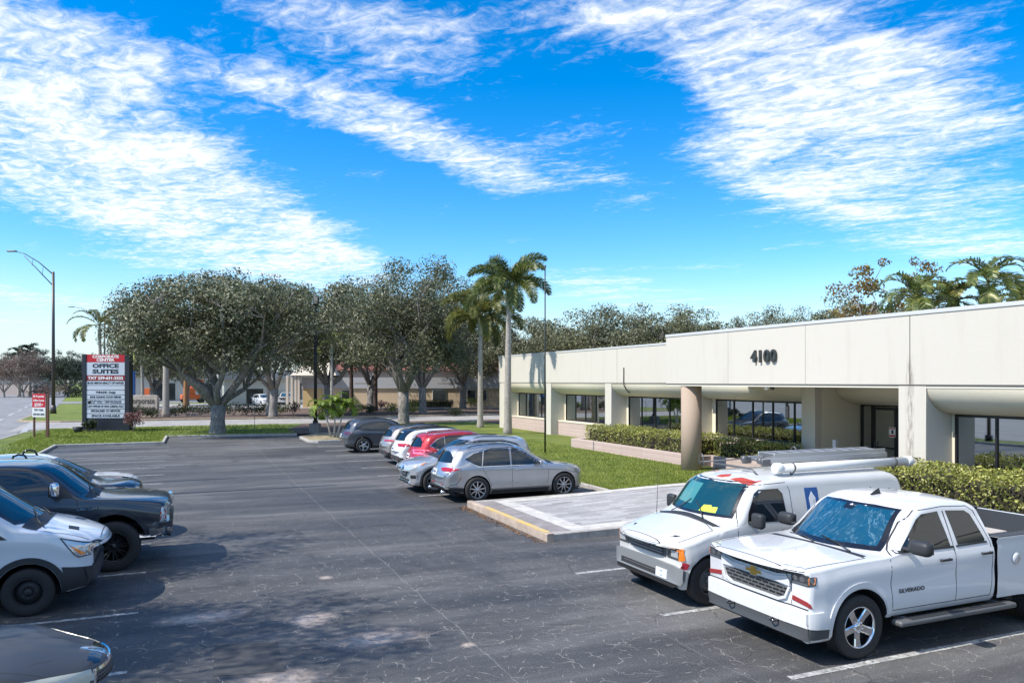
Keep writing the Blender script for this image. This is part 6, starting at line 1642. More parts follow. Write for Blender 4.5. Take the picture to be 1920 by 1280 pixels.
    for a, b in ((18.995, 19.97), (17.99, 18.985)):
        f = bmesh.new(); box(f, x-.06, a, .22, x-.01, a+.09, 2.60); box(f, x-.06, b-.09, .22, x-.01, b, 2.60); box(f, x-.06, a+.091, 2.50, x-.01, b-.091, 2.60); box(f, x-.06, a+.091, .22, x-.01, b-.091, .45); box(f, x-.06, a+.091, 1.15, x-.01, b-.091, 1.22)
        d = part('door', f, fr); one('pane', gl, x-.04, a+.092, .452, x-.03, b-.092, 1.148, parent=d); one('pane', gl, x-.04, a+.092, 1.222, x-.03, b-.092, 2.498, parent=d)
        f = bmesh.new(); tube(f, [(x-.12, (b-.13) if a > 18 else a+.13, 1.0), (x-.12, (b-.13) if a > 18 else a+.13, 1.4)], .015, 6); part('handle', f, M_steel, parent=d)
    f = bmesh.new(); box(f, x-.075, 19.02, 1.58, x-.065, 19.28, 1.92); s_ = part('door_sign', f, M_plate)
    for k, (a, b) in enumerate(((1.60, 1.66), (1.86, 1.90))): one('sign_band', mat('sign_red', (.5, .02, .03), .4), x-.078, 19.03, a, x-.074, 19.27, b, parent=s_)
    one('sign_mark', M_gap, x-.078, 19.10, 1.70, x-.074, 19.18, 1.82, parent=s_)
    # number
    R = Matrix(((0, 0, -1), (-1, 0, 0), (0, 1, 0))).to_4x4()
    n_ = None
    for i, ch in enumerate('4100'):
        bm = text_bm(ch, .53, .06, .012); M = R.copy(); M.translation = Vector((XH-.05, 19.23-i*.29, 4.265)); bm.transform(M); part('house_number', bm, mat('number_metal', (.055, .06, .058), .45, .4))
    for yy, q in ((19.05, 0), (18.8, 1)):
        bm = bmesh.new(); bmesh.ops.create_uvsphere(bm, u_segments=16, v_segments=10, radius=.07, matrix=Matrix.Translation((XH+.3, yy, ZF-.10))); box(bm, XH+.26, yy-.04, ZF-.08, XH+.34, yy+.04, ZF-.062); part('security_camera', bm, M_black if q else M_plate, True)
    bm = bmesh.new(); Yc = 34.0
    tube(bm, [(XL-.03, 33.2, 4.2), (XL-.03, 33.2, 3.45), (XL-.03, 33.18, 3.3), (XL+.06, 33.1, 3.1), (XL+.2, 33.0, 2.92)], .025, 6); part('cable', bm, M_cable)
    lathe_ = bmesh.new(); box(lathe_, XH-.06, 9.0, ZF-.0, XH-.003, 9.08, ZF-.09)if False else None
    lathe_.free()
    # planter
    pl = thing('planter', 'low pinkish ribbed block planter wall curving along the front of the office building', 'planter', (17.6, 27, 0))
    def pp(name, m, *b):
        bm = bmesh.new(); box(bm, *b, bevel=.01); bmesh.ops.translate(bm, verts=bm.verts, vec=(-17.6, -27, 0)); return obj(name, bm, m, pl)
    pp('wall', brk, 17.58, 23.6, 0, 17.86, 33.5, .72); pp('coping', st2, 17.55, 23.6, .722, 17.89, 33.53, .765) if False else None
    pp('wall', brk, 17.86, 33.22, 0, XL+.49, 33.5, .72); pp('wall', brk, 18.3, 20.62, 0, 18.58, 23.59, .70); pp('wall', brk, 17.86, 23.6, 0, 18.58, 23.85, .71)
    pp('soil', MATS['mulch'], 17.87, 23.86, .1, XL+.49, 33.21, .6); pp('soil', MATS['mulch'], 18.59, 20.63, .1, XL+.17, 23.59, .6)
    r = random.Random(11)
    hedge('hedge', 'clipped yellow-green hedge in the planter left of the tan column', r, (17.95, 19.9, 24.6, 32.9, .6, 1.42), M_hedge, 430)
    hedge('hedge', 'darker clipped hedge right of the tan column below the middle window', r, (18.7, 20.1, 20.75, 24.0, .6, 1.36), M_hedge, 420)
    hedge('hedge', 'big clipped yellow-green hedge behind the large white pickup', r, (14.7, 16.5, 3.0, 13.9, .12, 1.62), M_hedge, 520, .07)
    shrub('flowering_shrub', 'pale pinkish shrub at the left end of the big hedge behind the vans', r, (15.3, 14.3, .12), .6, 1.6, M_rednleaf, 900, .07)
    shrub('spiky_shrub', 'pale green spiky plant growing above the big hedge under the right window', r, (16.7, 10.6, .12), .55, 1.95, M_palmy, 500, .16)
    for i, y in enumerate((18.0, 17.4)):
        shrub('croton_shrub', ['reddish-green shrub just beyond the ladder on the van', 'small reddish shrub beside the entrance doors'][i], r, (20.2+.3*i, y-1.4, .3), .55, 1.0, M_rednleaf, 600, .09)
    # small white post by the entrance
    p = thing('post', 'short white square post standing beside the entrance recess', 'post', (19.3, 18.55, .3)); bm = bmesh.new(); box(bm, -.05, -.05, 0, .05, .05, 1.1, bevel=.008); obj('shaft', bm, M_plate, p); bm = bmesh.new(); box(bm, -.07, -.07, 1.1, .07, .07, 1.34, bevel=.01); obj('intercom_box', bm, mat('grey_box', (.4, .41, .42), .5), p)

def signs():
    nav = mat('navy_metal', (.014, .018, .030), .45); red = mat('sign_red_face', (.52, .012, .025), .35); dred = mat('sign_dark_red', (.28, .008, .025), .35)
    wh = mat('sign_white_face', (.55, .60, .70), .35); ink = mat('sign_ink', (.010, .016, .03), .4); win = mat('sign_white_ink', (.85, .85, .86), .4)
    t = thing('monument_sign', 'tall dark navy office sign with a red and white top and eight tenant strips', 'sign', (-4.72, 59.35, .1), -CTH)
    # local: x right, -y towards the viewer, z up;  1 crop unit = .00514 m
    k = .00514; cx = (165+795)/2
    def X(c): return (c-cx)*k
    def Z(c): return (1190-c)*k
    bm = bmesh.new(); box(bm, X(165), -.1, 0, X(218), .45, Z(165), bevel=.01); obj('side_post', bm, nav, t)
    bm = bmesh.new(); box(bm, X(733), -.1, 0, X(795), .45, Z(165), bevel=.01); obj('side_post', bm, nav, t)
    bm = bmesh.new(); box(bm, X(218), -.04, 0, X(733), .40, Z(168)); obj('cabinet', bm, nav, t)
    R = Matrix(((1, 0, 0), (0, 0, -1), (0, 1, 0))).to_4x4()
    def panel(c0, c1, m, lines, tm, name='panel'):
        bm = bmesh.new(); box(bm, X(222), -.062, Z(c1), X(730), -.041, Z(c0), bevel=.004); o = obj(name, bm, m, t)
        for s, cy, size, w, bold in lines:
            M = R.copy(); M.translation = Vector((X(476), -.066, Z(cy))); panel_text(o, s, size*k, M, tm, w*k if w else None, bold)
        return o
    panel(172, 270, red, [('CORPORATE', 200, 50, 350, .012), ('CENTER', 244, 50, 240, .012)], win, 'header_panel')
    panel(274, 446, wh, [('OFFICE', 322, 72, 350, .016), ('SUITES', 398, 72, 350, .016)], ink, 'title_panel')
    panel(450, 515, dred, [('TXT 239-631-2222', 484, 50, 470, .012)], win, 'phone_panel')
    rows = [(522, 578, [('BLUE HERON REALTY OF NAPLES', 549, 36, 480, .008)]), (585, 640, []), (648, 702, [('THINLINE - Design', 673, 36, 265, .008)]),
            (710, 764, [('24HR SLIDING DOOR REPAIR', 736, 36, 420, .008)]), (772, 827, [('VVS Education & Training Services LLC', 786, 20, 420, .003), ('CNA - HHA - CPR TRAINING', 808, 24, 420, .005)]), (835, 889, [('LAW OFFICES OF NINA LLERENA, PLLC', 860, 34, 480, .008)]),
            (897, 952, [('SPECIALIZED CO SERVICES', 920, 36, 390, .008)]), (960, 1014, [('SPACE AVAILABLE', 986, 40, 375, .008)])]
    for a, b, l in rows: o = panel(a, b, wh, l, ink, 'tenant_strip')
    bm = bmesh.new(); lathe(bm, [(0, -.004), (.12, -.004), (.12, .004), (0, .004)], 20, 'y', Matrix.Translation((X(258), -.066, Z(800)))); obj('round_logo', bm, ink, t)
    # plants and pot
    r = random.Random(5)
    shrub('reddish_shrub', 'pink-leaved shrub at the right foot of the tall navy sign', r, (-2.95, 58.0, .1), .75, 1.7, M_rednleaf, 900, .12)
    x, y = at(165, 51.5); p = thing('potted_plant', 'small green plant in a black pot at the left foot of the tall sign', 'plant', (x-.6, y, .1)); bm = bmesh.new(); lathe(bm, [(0, 0), (.22, 0), (.32, .38), (.29, .38), (.2, .05), (0, .05)], 18); obj('pot', bm, M_plastic, p)
    shrub('leafy_plant', 'broad-leaved green plant leaning on the left corner of the tall sign', r, (x+.05, y+.1, .1), .5, 1.0, M_shrub, 300, .22)
    # small v sign
    x, y = at(64, 46.6); t = thing('v_shaped_sign', 'small red and white leasing sign on brown posts near the road', 'sign', (x, y, .1), -CTH-.12)
    br = mat('brown_post', (.10, .045, .03), .7)
    for q in ((0, 0), (.84, .0), (1.12, -.25)):
        bm = bmesh.new(); box(bm, q[0]-.045, q[1]-.03, 0, q[0]+.045, q[1]+.05, 2.62); obj('post', bm, br, t)
    bm = bmesh.new(); box(bm, -.08, -.055, 1.25, .78, -.032, 2.66); b = obj('front_board', bm, M_plate, t); bm = bmesh.new(); box(bm, -.078, -.060, 1.84, .778, -.056, 2.658); obj('red_field', bm, red, b)
    M0 = R.copy()
    for s, zz, sz, w, m in (('RE Properties', 2.50, .17, .72, win), ('Office Suites', 2.25, .17, .72, win), ('$500+', 1.99, .26, .56, win), ('TXT / CALL', 1.68, .16, .62, ink), ('239-631-2222', 1.42, .15, .74, ink)):
        M = M0.copy(); M.translation = Vector((.35, -.066, zz)); panel_text(b, s, sz, M, m, w, .004)
    bm = bmesh.new(); vs = [(.86, .0), (1.16, -.27), (1.18, -.25), (.88, .02)]; prism(bm, vs, 1.15, 2.66); obj('rear_board', bm, br, t)
    # stone park sign across the drive
    x, y = at(272, 73.5); t = thing('stone_sign', 'low beige stone sign reading Corporate behind dark plants across the driveway', 'sign', (x, y, .1), -CTH)
    bm = bmesh.new(); prism(bm, [(-2.2, 0), (1.15, 0), (1.35, .25), (1.35, 1.95), (1.2, 2.1), (-2.2, 2.1)], 0, .4, 0, .03); bm.transform(Matrix.Rotation(PI/2, 4, 'X')); obj('slab', bm, mat('beige_stone', (.50, .43, .36), .9, build=m_conc((.55, .47, .40), 5)), t)
    bk = mat('sign_brown_ink', (.09, .07, .055), .8)
    for s, zz, w in (('Corporate', 1.55, 2.5), ('Square', .85, 1.7)):
        M = R.copy(); M.translation = Vector((1.1-w/2, -.42, zz)); panel_text(t, s, .75, M, bk, w, .012)
    # blue bank sign
    x, y = at(246, 90); t = thing('bank_sign', 'plain blue vertical sign panel partly behind the tall navy sign', 'sign', (x, y, .1), -CTH)
    bm = bmesh.new(); box(bm, -.75, -.2, 1.2, .42, .2, 4.6, bevel=.02); obj('panel', bm, mat('bank_blue', (.012, .09, .34), .4), t); bm = bmesh.new(); box(bm, -.6, -.12, 0, .3, .12, 1.2); obj('base', bm, nav, t)
    M = R.copy(); M.translation = Vector((.06, -.21, 3.75)); panel_text(t, 'BANK' if False else 'K', .6, M, win)

def street_light(px, d, label, H=15.0, rz=-CTH, arm=4.3):
    x, y = at(px, d); bz = mat('bronze_pole', (.085, .075, .075), .45, .5); t = thing('street_light', label, 'street light', (x, y, .1), rz)
    bm = bmesh.new(); tube(bm, [(0, 0, 0), (0, 0, H)], [.19, .12], 12); obj('pole', bm, bz, t)
    bm = bmesh.new(); tube(bm, [(0, 0, 0), (0, 0, .9)], [.32, .24], 8); obj('base', bm, bz, t)
    bm = bmesh.new(); tube(bm, [(0, 0, H-.3), (-arm*.35, 0, H+1.0), (-arm*.7, 0, H+1.9), (-arm*.92, 0, H+2.15)], [.06, .05, .045, .04], 6)
    tube(bm, [(0, 0, H-1.5), (-arm*.4, 0, H+.3), (-arm*.72, 0, H+1.7)], [.055, .045, .035], 6)
    for q in (.25, .5): tube(bm, [(-arm*q, 0, H-.3+q*3.3), (-arm*q-.1, 0, H-1.5+q*4.3)], .025, 4)
    obj('arm', bm, bz, t)
    bm = bmesh.new(); rbox(bm, (-arm*1.02, 0, H+2.18), (1.0, .34, .16), .06, 2); obj('lamp_head', bm, M_steel, t)
def poles():
    street_light(100, 81.3, 'tall bronze street light with a double curved arm at the left edge')
    street_light(196, 142, 'distant street light whose arm shows left of the tree crown', 15, -CTH, 6.0)
    x, y = at(591.5, 50.6); t = thing('lot_light', 'dark parking-lot light on a concrete pedestal between the two near oaks', 'street light', (x, y, .1), -CTH); dk = mat('dark_pole', (.014, .014, .016), .4, .3)
    bm = bmesh.new(); box(bm, -.36, -.3, 0, .30, .3, .62, bevel=.03); lathe(bm, [(0, 0), (.3, 0), (.3, .05), (0, .05)], 16, 'z', Matrix.Translation((0, 0, .62))); obj('pedestal', bm, mat('aged_concrete', (.2, .19, .18), .9, build=m_conc((.24, .23, .22), 8)), t)
    bm = bmesh.new(); tube(bm, [(0, 0, .6), (0, 0, 8.3)], [.11, .085], 10); tube(bm, [(0, 0, .66), (0, 0, .85)], .17, 10); obj('pole', bm, dk, t)
    bm = bmesh.new(); rbox(bm, (.05, -.05, 8.72), (.36, .22, .62), .04, 2, Matrix.Rotation(rad(-10), 4, 'X')); tube(bm, [(0, 0, 8.2), (.03, 0, 8.5)], .05, 6); h = obj('floodlight', bm, dk, t)
    bm = bmesh.new(); rbox(bm, (.05, -.185, 8.74), (.28, .03, .5), .01, 1, Matrix.Rotation(rad(-10), 4, 'X')); obj('lens', bm, mat('flood_lens', (.22, .2, .17), .2), h)
    for yy, hh, lb in ((26.2, 14.3, 'tall pole beyond the left picture edge casting the long near shadow line'), (29.5, 10.7, 'shorter pole beyond the left picture edge casting the far shadow line')):
        t = thing('lot_pole', lb, 'pole', (-7.3, yy, .1)); bm = bmesh.new(); tube(bm, [(0, 0, 0), (0, 0, hh)], [.10, .07], 10); obj('shaft', bm, dk, t); bm = bmesh.new(); tube(bm, [(0, 0, 0), (0, 0, .35)], .2, 10); obj('base', bm, dk, t)
    x, y = 15.08, 31.25; t = thing('flagpole', 'thin dark pole standing alone in the lawn beside the tall palms', 'pole', (x, y, .3)); bm = bmesh.new(); tube(bm, [(0, 0, 0), (0, 0, 8.35)], [.042, .028], 8); obj('shaft', bm, mat('dark_green_pole', (.03, .035, .032), .5, .3), t); bm = bmesh.new(); bmesh.ops.create_uvsphere(bm, u_segments=10, v_segments=8, radius=.06, matrix=Matrix.Translation((0, 0, 8.4))); obj('finial', bm, M_steel, t)
    for px, d, h, lb in ((42, 230, 12.2, 'far wooden utility pole with a crossbar, behind the palms at the left'), (4, 235, 9.2, 'far utility pole with a crossbar at the left picture edge'), (16, 240, 9.6, 'bare far utility pole just right of the leftmost one'), (123.5, 200, 9.6, 'short far utility pole seen just right of the street light')):
        x, y = at(px, d); t = thing('utility_pole', lb, 'pole', (x, y, 0), -CTH); bm = bmesh.new(); tube(bm, [(0, 0, 0), (0, 0, h)], .28, 6); obj('shaft', bm, M_cable, t)
        if px < 50 and px != 16: bm = bmesh.new(); box(bm, -1.0, -.1, h-.9, 2.6, .1, h-.5); obj('crossbar', bm, M_cable, t)
    x, y = at(477, 55); 
    t = thing('sapling', 'thin bare young stem standing in the grass right of the near oak', 'tree', (x, y, .1)); bm = bmesh.new(); tube(bm, [(0, 0, 0), (.03, 0, 1.3), (0, .03, 2.4)], [.02, .014, .008], 5); tube(bm, [(.02, 0, 1.2), (-.5, 0, 1.9)], [.01, .005], 4); tube(bm, [(.02, 0, 1.4), (.5, .1, 2.0)], [.01, .005], 4); obj('trunk', bm, M_bark, t)

def trees():
    def place_tree(name, label, mesh, px, d, s=(1, 1, 1), rz=0, z=0., group=None, cat='tree', xy=None, leaf=None):
        x, y = xy or at(px, d); t = thing(name, label, cat, (x, y, z), rz, group); t.scale = s
        a = bpy.data.objects.new('trunk', mesh[0]); link(a, t); b = bpy.data.objects.new('crown', mesh[1]); link(b, t)
        return t
    def mk(args, leafm=None, barkm=None):
        bt, bc = oak_mesh(*args); out = []
        for bm, m, nm in ((bt, barkm or M_bark, 'trunk'), (bc, leafm or M_oakleaf, 'crown')):
            me = bpy.data.meshes.new(nm); bm.to_mesh(me); bm.free(); me.materials.append(m); out.append(me)
        return out
    O1 = mk((3, 12.0, 17.8, 1.9, .46, 8, 250, 290, .19, None, 1.5, .1, .52, .38)); O2 = mk((12, 13.2, 13.0, 2.6, .42, 7, 160, 260, .19, None, 1.5, .1, .8, .3)); O3 = mk((21, 13, 14.5, 2.4, .40, 6, 145, 210, .24, None, 1.6, .1, .85, .3), M_oakleaf2)
    O4 = mk((33, 12, 14.5, 2.5, .4, 6, 145, 200, .25, None, 1.6, .1, .85, .3)); T5 = mk((41, 12.5, 8.5, 3.5, .2, 5, 44, 70, .26, None, .75), M_almond)
    place_tree('oak_tree', 'big spreading grey-green oak with a forked pale trunk, left of the lot light', O1, 408, 50.5, (1.06, 1, 1), 2.2, .1)
    place_tree('oak_tree', 'tall oak with one thick grey trunk right behind the row of parked crossovers', O2, 757, 59.3, (1, 1, 1), .4, .1)
    L = [('broad oak behind the palms with a leaning forked trunk before the red-roofed building', O3, 793, 82, (1.0, 1.0, 1.2), 1.0),
         ('dark-trunked oak directly behind the parking-lot light pole', O4, 616, 79, (1.12, 1.0, 1.27), 2.0),
         ('oak behind and right of the big forked near oak', O3, 512, 74, (1.0, 1.0, 1.13), 3.3),
         ('far oak behind the yellow palm fronds right of the navy sign', O4, 288, 97, (.95, .95, .98), .7),
         ('mid-distance oak filling the gap above the red roof', O3, 695, 92, (1.05, 1.05, 1.28), 5.0),
         ('oak standing behind the first foxtail palm', O4, 868, 96, (1.0, 1.0, 1.28), 4.0),
         ('far oak seen between the navy sign and the big near oak', O3, 350, 112, (.9, .9, 1.0), 1.9),
         ('oak above the left end of the office roof beside the foxtail palms', O4, 985, 92, (1.0, 1.0, 1.05), 2.7),
         ('lower dark oak behind the flagpole above the office roof', O4, 1040, 88, (.75, .75, .92), 5.3),
         ('oak above the office roof left of the roof step', O3, 1108, 82, (1.0, 1.0, .93), .3),
         ('dense oak above the office roof just before the roof step', O4, 1185, 80, (1.0, 1.0, .99), 3.9),
         ('oak above the roof step of the office building', O3, 1262, 80, (.95, .95, .94), 2.4),
         ('oak behind the office roof right of the roof step', O4, 1325, 84, (.9, .9, .93), 1.2),
         ('sparse small oak above the number on the fascia', O4, 1392, 84, (.5, .5, .97), 4.4),
         ('low sparse oak right of the number on the fascia', O3, 1455, 84, (.75, .75, .94), 5.6),
         ('grey-green oak behind the almond tree above the office roof', O4, 1540, 76, (.9, .9, .98), .9),
         ('oak low behind the orange-leaved tree above the office roof', O3, 1618, 70, (.85, .85, .92), 3.0)]
    for i, (lb, m, px, d, s, rz) in enumerate(L): place_tree('oak_tree', lb, m, px, d, s, rz, .05)
    place_tree('almond_tree', 'sparse tree with orange-brown leaves rising above the office roof', T5, 1640, 56, (1, 1, 1.08), .4)
    place_tree('almond_tree', 'second sparse orange-brown tree crown beside the roof palms', T5, 1728, 56, (.8, .8, 1.09), 2.9)
    # tree outside the picture on the left whose shade falls on the aisle
    place_tree('oak_tree', 'oak beyond the left picture edge shading the near aisle', O2, 0, 0, (.54, .50, .92), 1.0, .1, xy=(-8.4, 11.6)); place_tree('oak_tree', 'second oak beyond the left picture edge, past the pale van', O2, 0, 0, (.50, .50, .9), 2.6, .1, xy=(-8.8, 16.4))
    # bare crape myrtles and far trees, left
    CM = mk((55, 9, 12, 1.0, .22, 7, 150, 90, .22, None, 1.1), M_twig, mat('pale_bark', (.36, .32, .28), .9)); FT = mk((61, 12, 16, 2.2, .4, 6, 170, 90, .34, None, 1.4), M_shrubt)
    for lb, m, px, d, s, rz in (('leafless brown crape myrtle nearest the left picture edge', CM, 8, 172, (1.0, 1.0, 1.12), 0), ('leafless brown crape myrtle with pale stems right of its twin', CM, 44, 170, (1.0, 1.0, 1.2), 2),
                                ('dark green tree behind the leafless ones at the left', FT, 85, 190, (.8, .8, .9), 0), ('dark dense tree between the street light and the navy sign', FT, 128, 175, (.72, .72, .84), 1),
                                ('dark tree behind the left crape myrtle', FT, 14, 215, (1.0, 1.0, .92), 3), ('dark round tree just left of the navy sign', FT, 158, 200, (.7, .7, .86), 4), ('far dark tree beyond the cross road, behind the bank sign', FT, 232, 185, (1, 1, .9), 2.2),
                                ('far dark tree behind the pale shed roof', FT, 420, 190, (1.1, 1.1, .9), 5.2)):
        place_tree('crape_myrtle' if m is CM else 'far_tree', lb, m, px, d, s, rz)
    # far wood
    rr = random.Random(77); bm = bmesh.new()
    for i in range(620):
        px = rr.uniform(-500, 2500); d = rr.uniform(240, 330); x, y = at(px, d) if -600 < px < 2600 else at(px, d)
        h = rr.uniform(4, 9.0); leaf_cards(bm, Vector((x, y, h*.5)), h*.62, 60, .95, rr, .8)
    tag(obj('far_wood', bm, M_shrubt), 'far low belt of trees along the horizon', 'trees', kind='stuff')
    # ---- palms
    def palm(label, xy, zc, tr=.17, n=11, L=2.7, m=M_palm, z0=.2, seed=1, trunk=M_palmbark, shaft=True, droop=1., spear=False, ll=.42, lw=.05, plume=True, group=None, step=.055):
        r = random.Random(seed); t = thing('palm_tree', label, 'palm tree', (xy[0], xy[1], z0), group=group); bm = bmesh.new(); h = zc-z0
        lean = Vector((r.uniform(-.15, .15), r.uniform(-.15, .15), 0)); sh = 1.3 if shaft else .2
        pts = []; rs = []
        for k in range(19): f = k/18; pts.append(lean*f*f+Vector((0, 0, -.1+f*(h-sh+.1)))); rs.append(tr*(1.55-1.1*f if f < .08 else 1.28-.5*f+.02*(k % 2)))
        tube(bm, pts, rs, 14); obj('trunk', bm, trunk, t)
        if shaft:
            bm = bmesh.new(); p0 = pts[-1]; tube(bm, [p0, p0+Vector((0, 0, .25)), p0+Vector((0, 0, .8)), p0+Vector((0, 0, sh))], [tr*.95, tr*1.12, tr*.85, tr*.5], 14); obj('crownshaft', bm, mat('crownshaft_grey_green', (.24, .27, .20), .7, build=m_bark((.18, .20, .15), (.34, .36, .28), 3, .3)), t)
        c = palm_crown(r, n, L, plume, droop, spear, step, lw, ll); c.transform(Matrix.Translation(pts[-1]+Vector((0, 0, sh)))); obj('crown', c, m, t)
    palm('tall foxtail palm with the highest crown, in front of the office corner', (18.27, 43.1), 9.3, .19, 17, 3.3, M_palm, .25, 2, spear=True, ll=.62, lw=.055, droop=.92, step=.07)
    palm('shorter foxtail palm left of the tallest one', (19.2, 50.2), 8.0, .17, 17, 3.6, M_palm2, .2, 5, ll=.64, lw=.055, droop=1.05, step=.07)
    for i, (px, d, z, L_, lb) in enumerate(((1715, 40, 7.9, 2.3, 'palm above the office roof, nearest the orange-leaved tree'), (1790, 41, 7.7, 2.3, 'low palm above the office roof between two taller ones'), (1845, 39, 8.5, 2.6, 'tallest palm above the right end of the office roof'), (1916, 42, 8.0, 2.3, 'yellowish palm above the office roof at the right picture edge'))):
        palm(lb, at(px, d), z, .16, 16, L_*.95, M_palm2 if i % 2 else M_palm, .1, 20+i, plume=False, ll=.6, lw=.07, droop=1.15)
    palm('palm with yellow-green fronds rising directly behind the tall navy sign', at(190, 76), 9.0, .17, 10, 3.3, M_palm2, .1, 31, ll=.6, plume=False, lw=.07)
    palm('palm with yellow hanging fronds right of the tall navy sign', at(268, 84), 6.6, .16, 9, 2.6, M_palmy, .1, 32, ll=.6, plume=False, lw=.08, droop=1.5)
    palm('grey-trunked palm beside the stone sign', at(311, 73.5), 10.0, .26, 8, 2.0, M_palm, .1, 33, ll=.5)
    palm('slender grey palm trunk between the big oak and the lot light', at(504, 77), 10.0, .20, 8, 2.0, M_palm, .1, 34, ll=.5)
    palm('bright green palm crown just right of the lot light', at(622, 70), 7.2, .12, 9, 2.2, M_palmy, .1, 35, ll=.5, plume=False, lw=.07)
    palm('dark slim palm trunk before the red roof, left one', at(659, 88), 9.0, .20, 8, 1.8, M_palm, .1, 36, trunk=mat('dark_palm_bark', (.09, .06, .045), .9, build=m_bark((.05, .035, .03), (.15, .10, .08), 6, 2)), shaft=False)
    palm('dark slim palm trunk before the red roof, right one', at(704, 88), 9.0, .20, 8, 1.8, M_palm, .1, 37, trunk=MATS['dark_palm_bark'], shaft=False)
    palm('orange-brown palm trunk beside the stone sign', at(348, 88), 5.8, .22, 8, 1.9, M_palmy, .1, 38, trunk=mat('orange_bark', (.35, .18, .08), .9), shaft=False, plume=False)
    for i, (px, d, z) in enumerate(((36, 178, 10.0), (56, 180, 10.6))): palm(['sabal palm above the left crape myrtle', 'sabal palm crown just left of the street light'][i], at(px, d), z, .3, 13, 3.0, M_palmd, 0, 40+i, shaft=False, plume=False, ll=1.3, lw=.25, step=.2)
    # small clumping palm on the end island
    t = thing('small_palm', 'small bright green three-stemmed palm on the kerbed island beside the dark crossover', 'palm tree', (8.55, 47.6, .1)); r = random.Random(9)
    for q in ((-.15, 0, -.42, 1.75), (.10, .1, .05, 2.0), (.25, -.05, .48, 1.8)):
        bm = bmesh.new(); tp = Vector((q[0]+q[2], q[1], q[3])); tube(bm, [(q[0], q[1], 0), (q[0]+q[2]*.4, q[1], q[3]*.5), tp], [.065, .05, .045], 8); s_ = obj('trunk', bm, mat('pale_palm_stem', (.5, .47, .42), .8), t)
        c = palm_crown(r, 11, 1.25, False, 1.35, False, .05, .055, .42, .2); c.transform(Matrix.Translation(tp)); obj('crown', c, M_palmg, t)

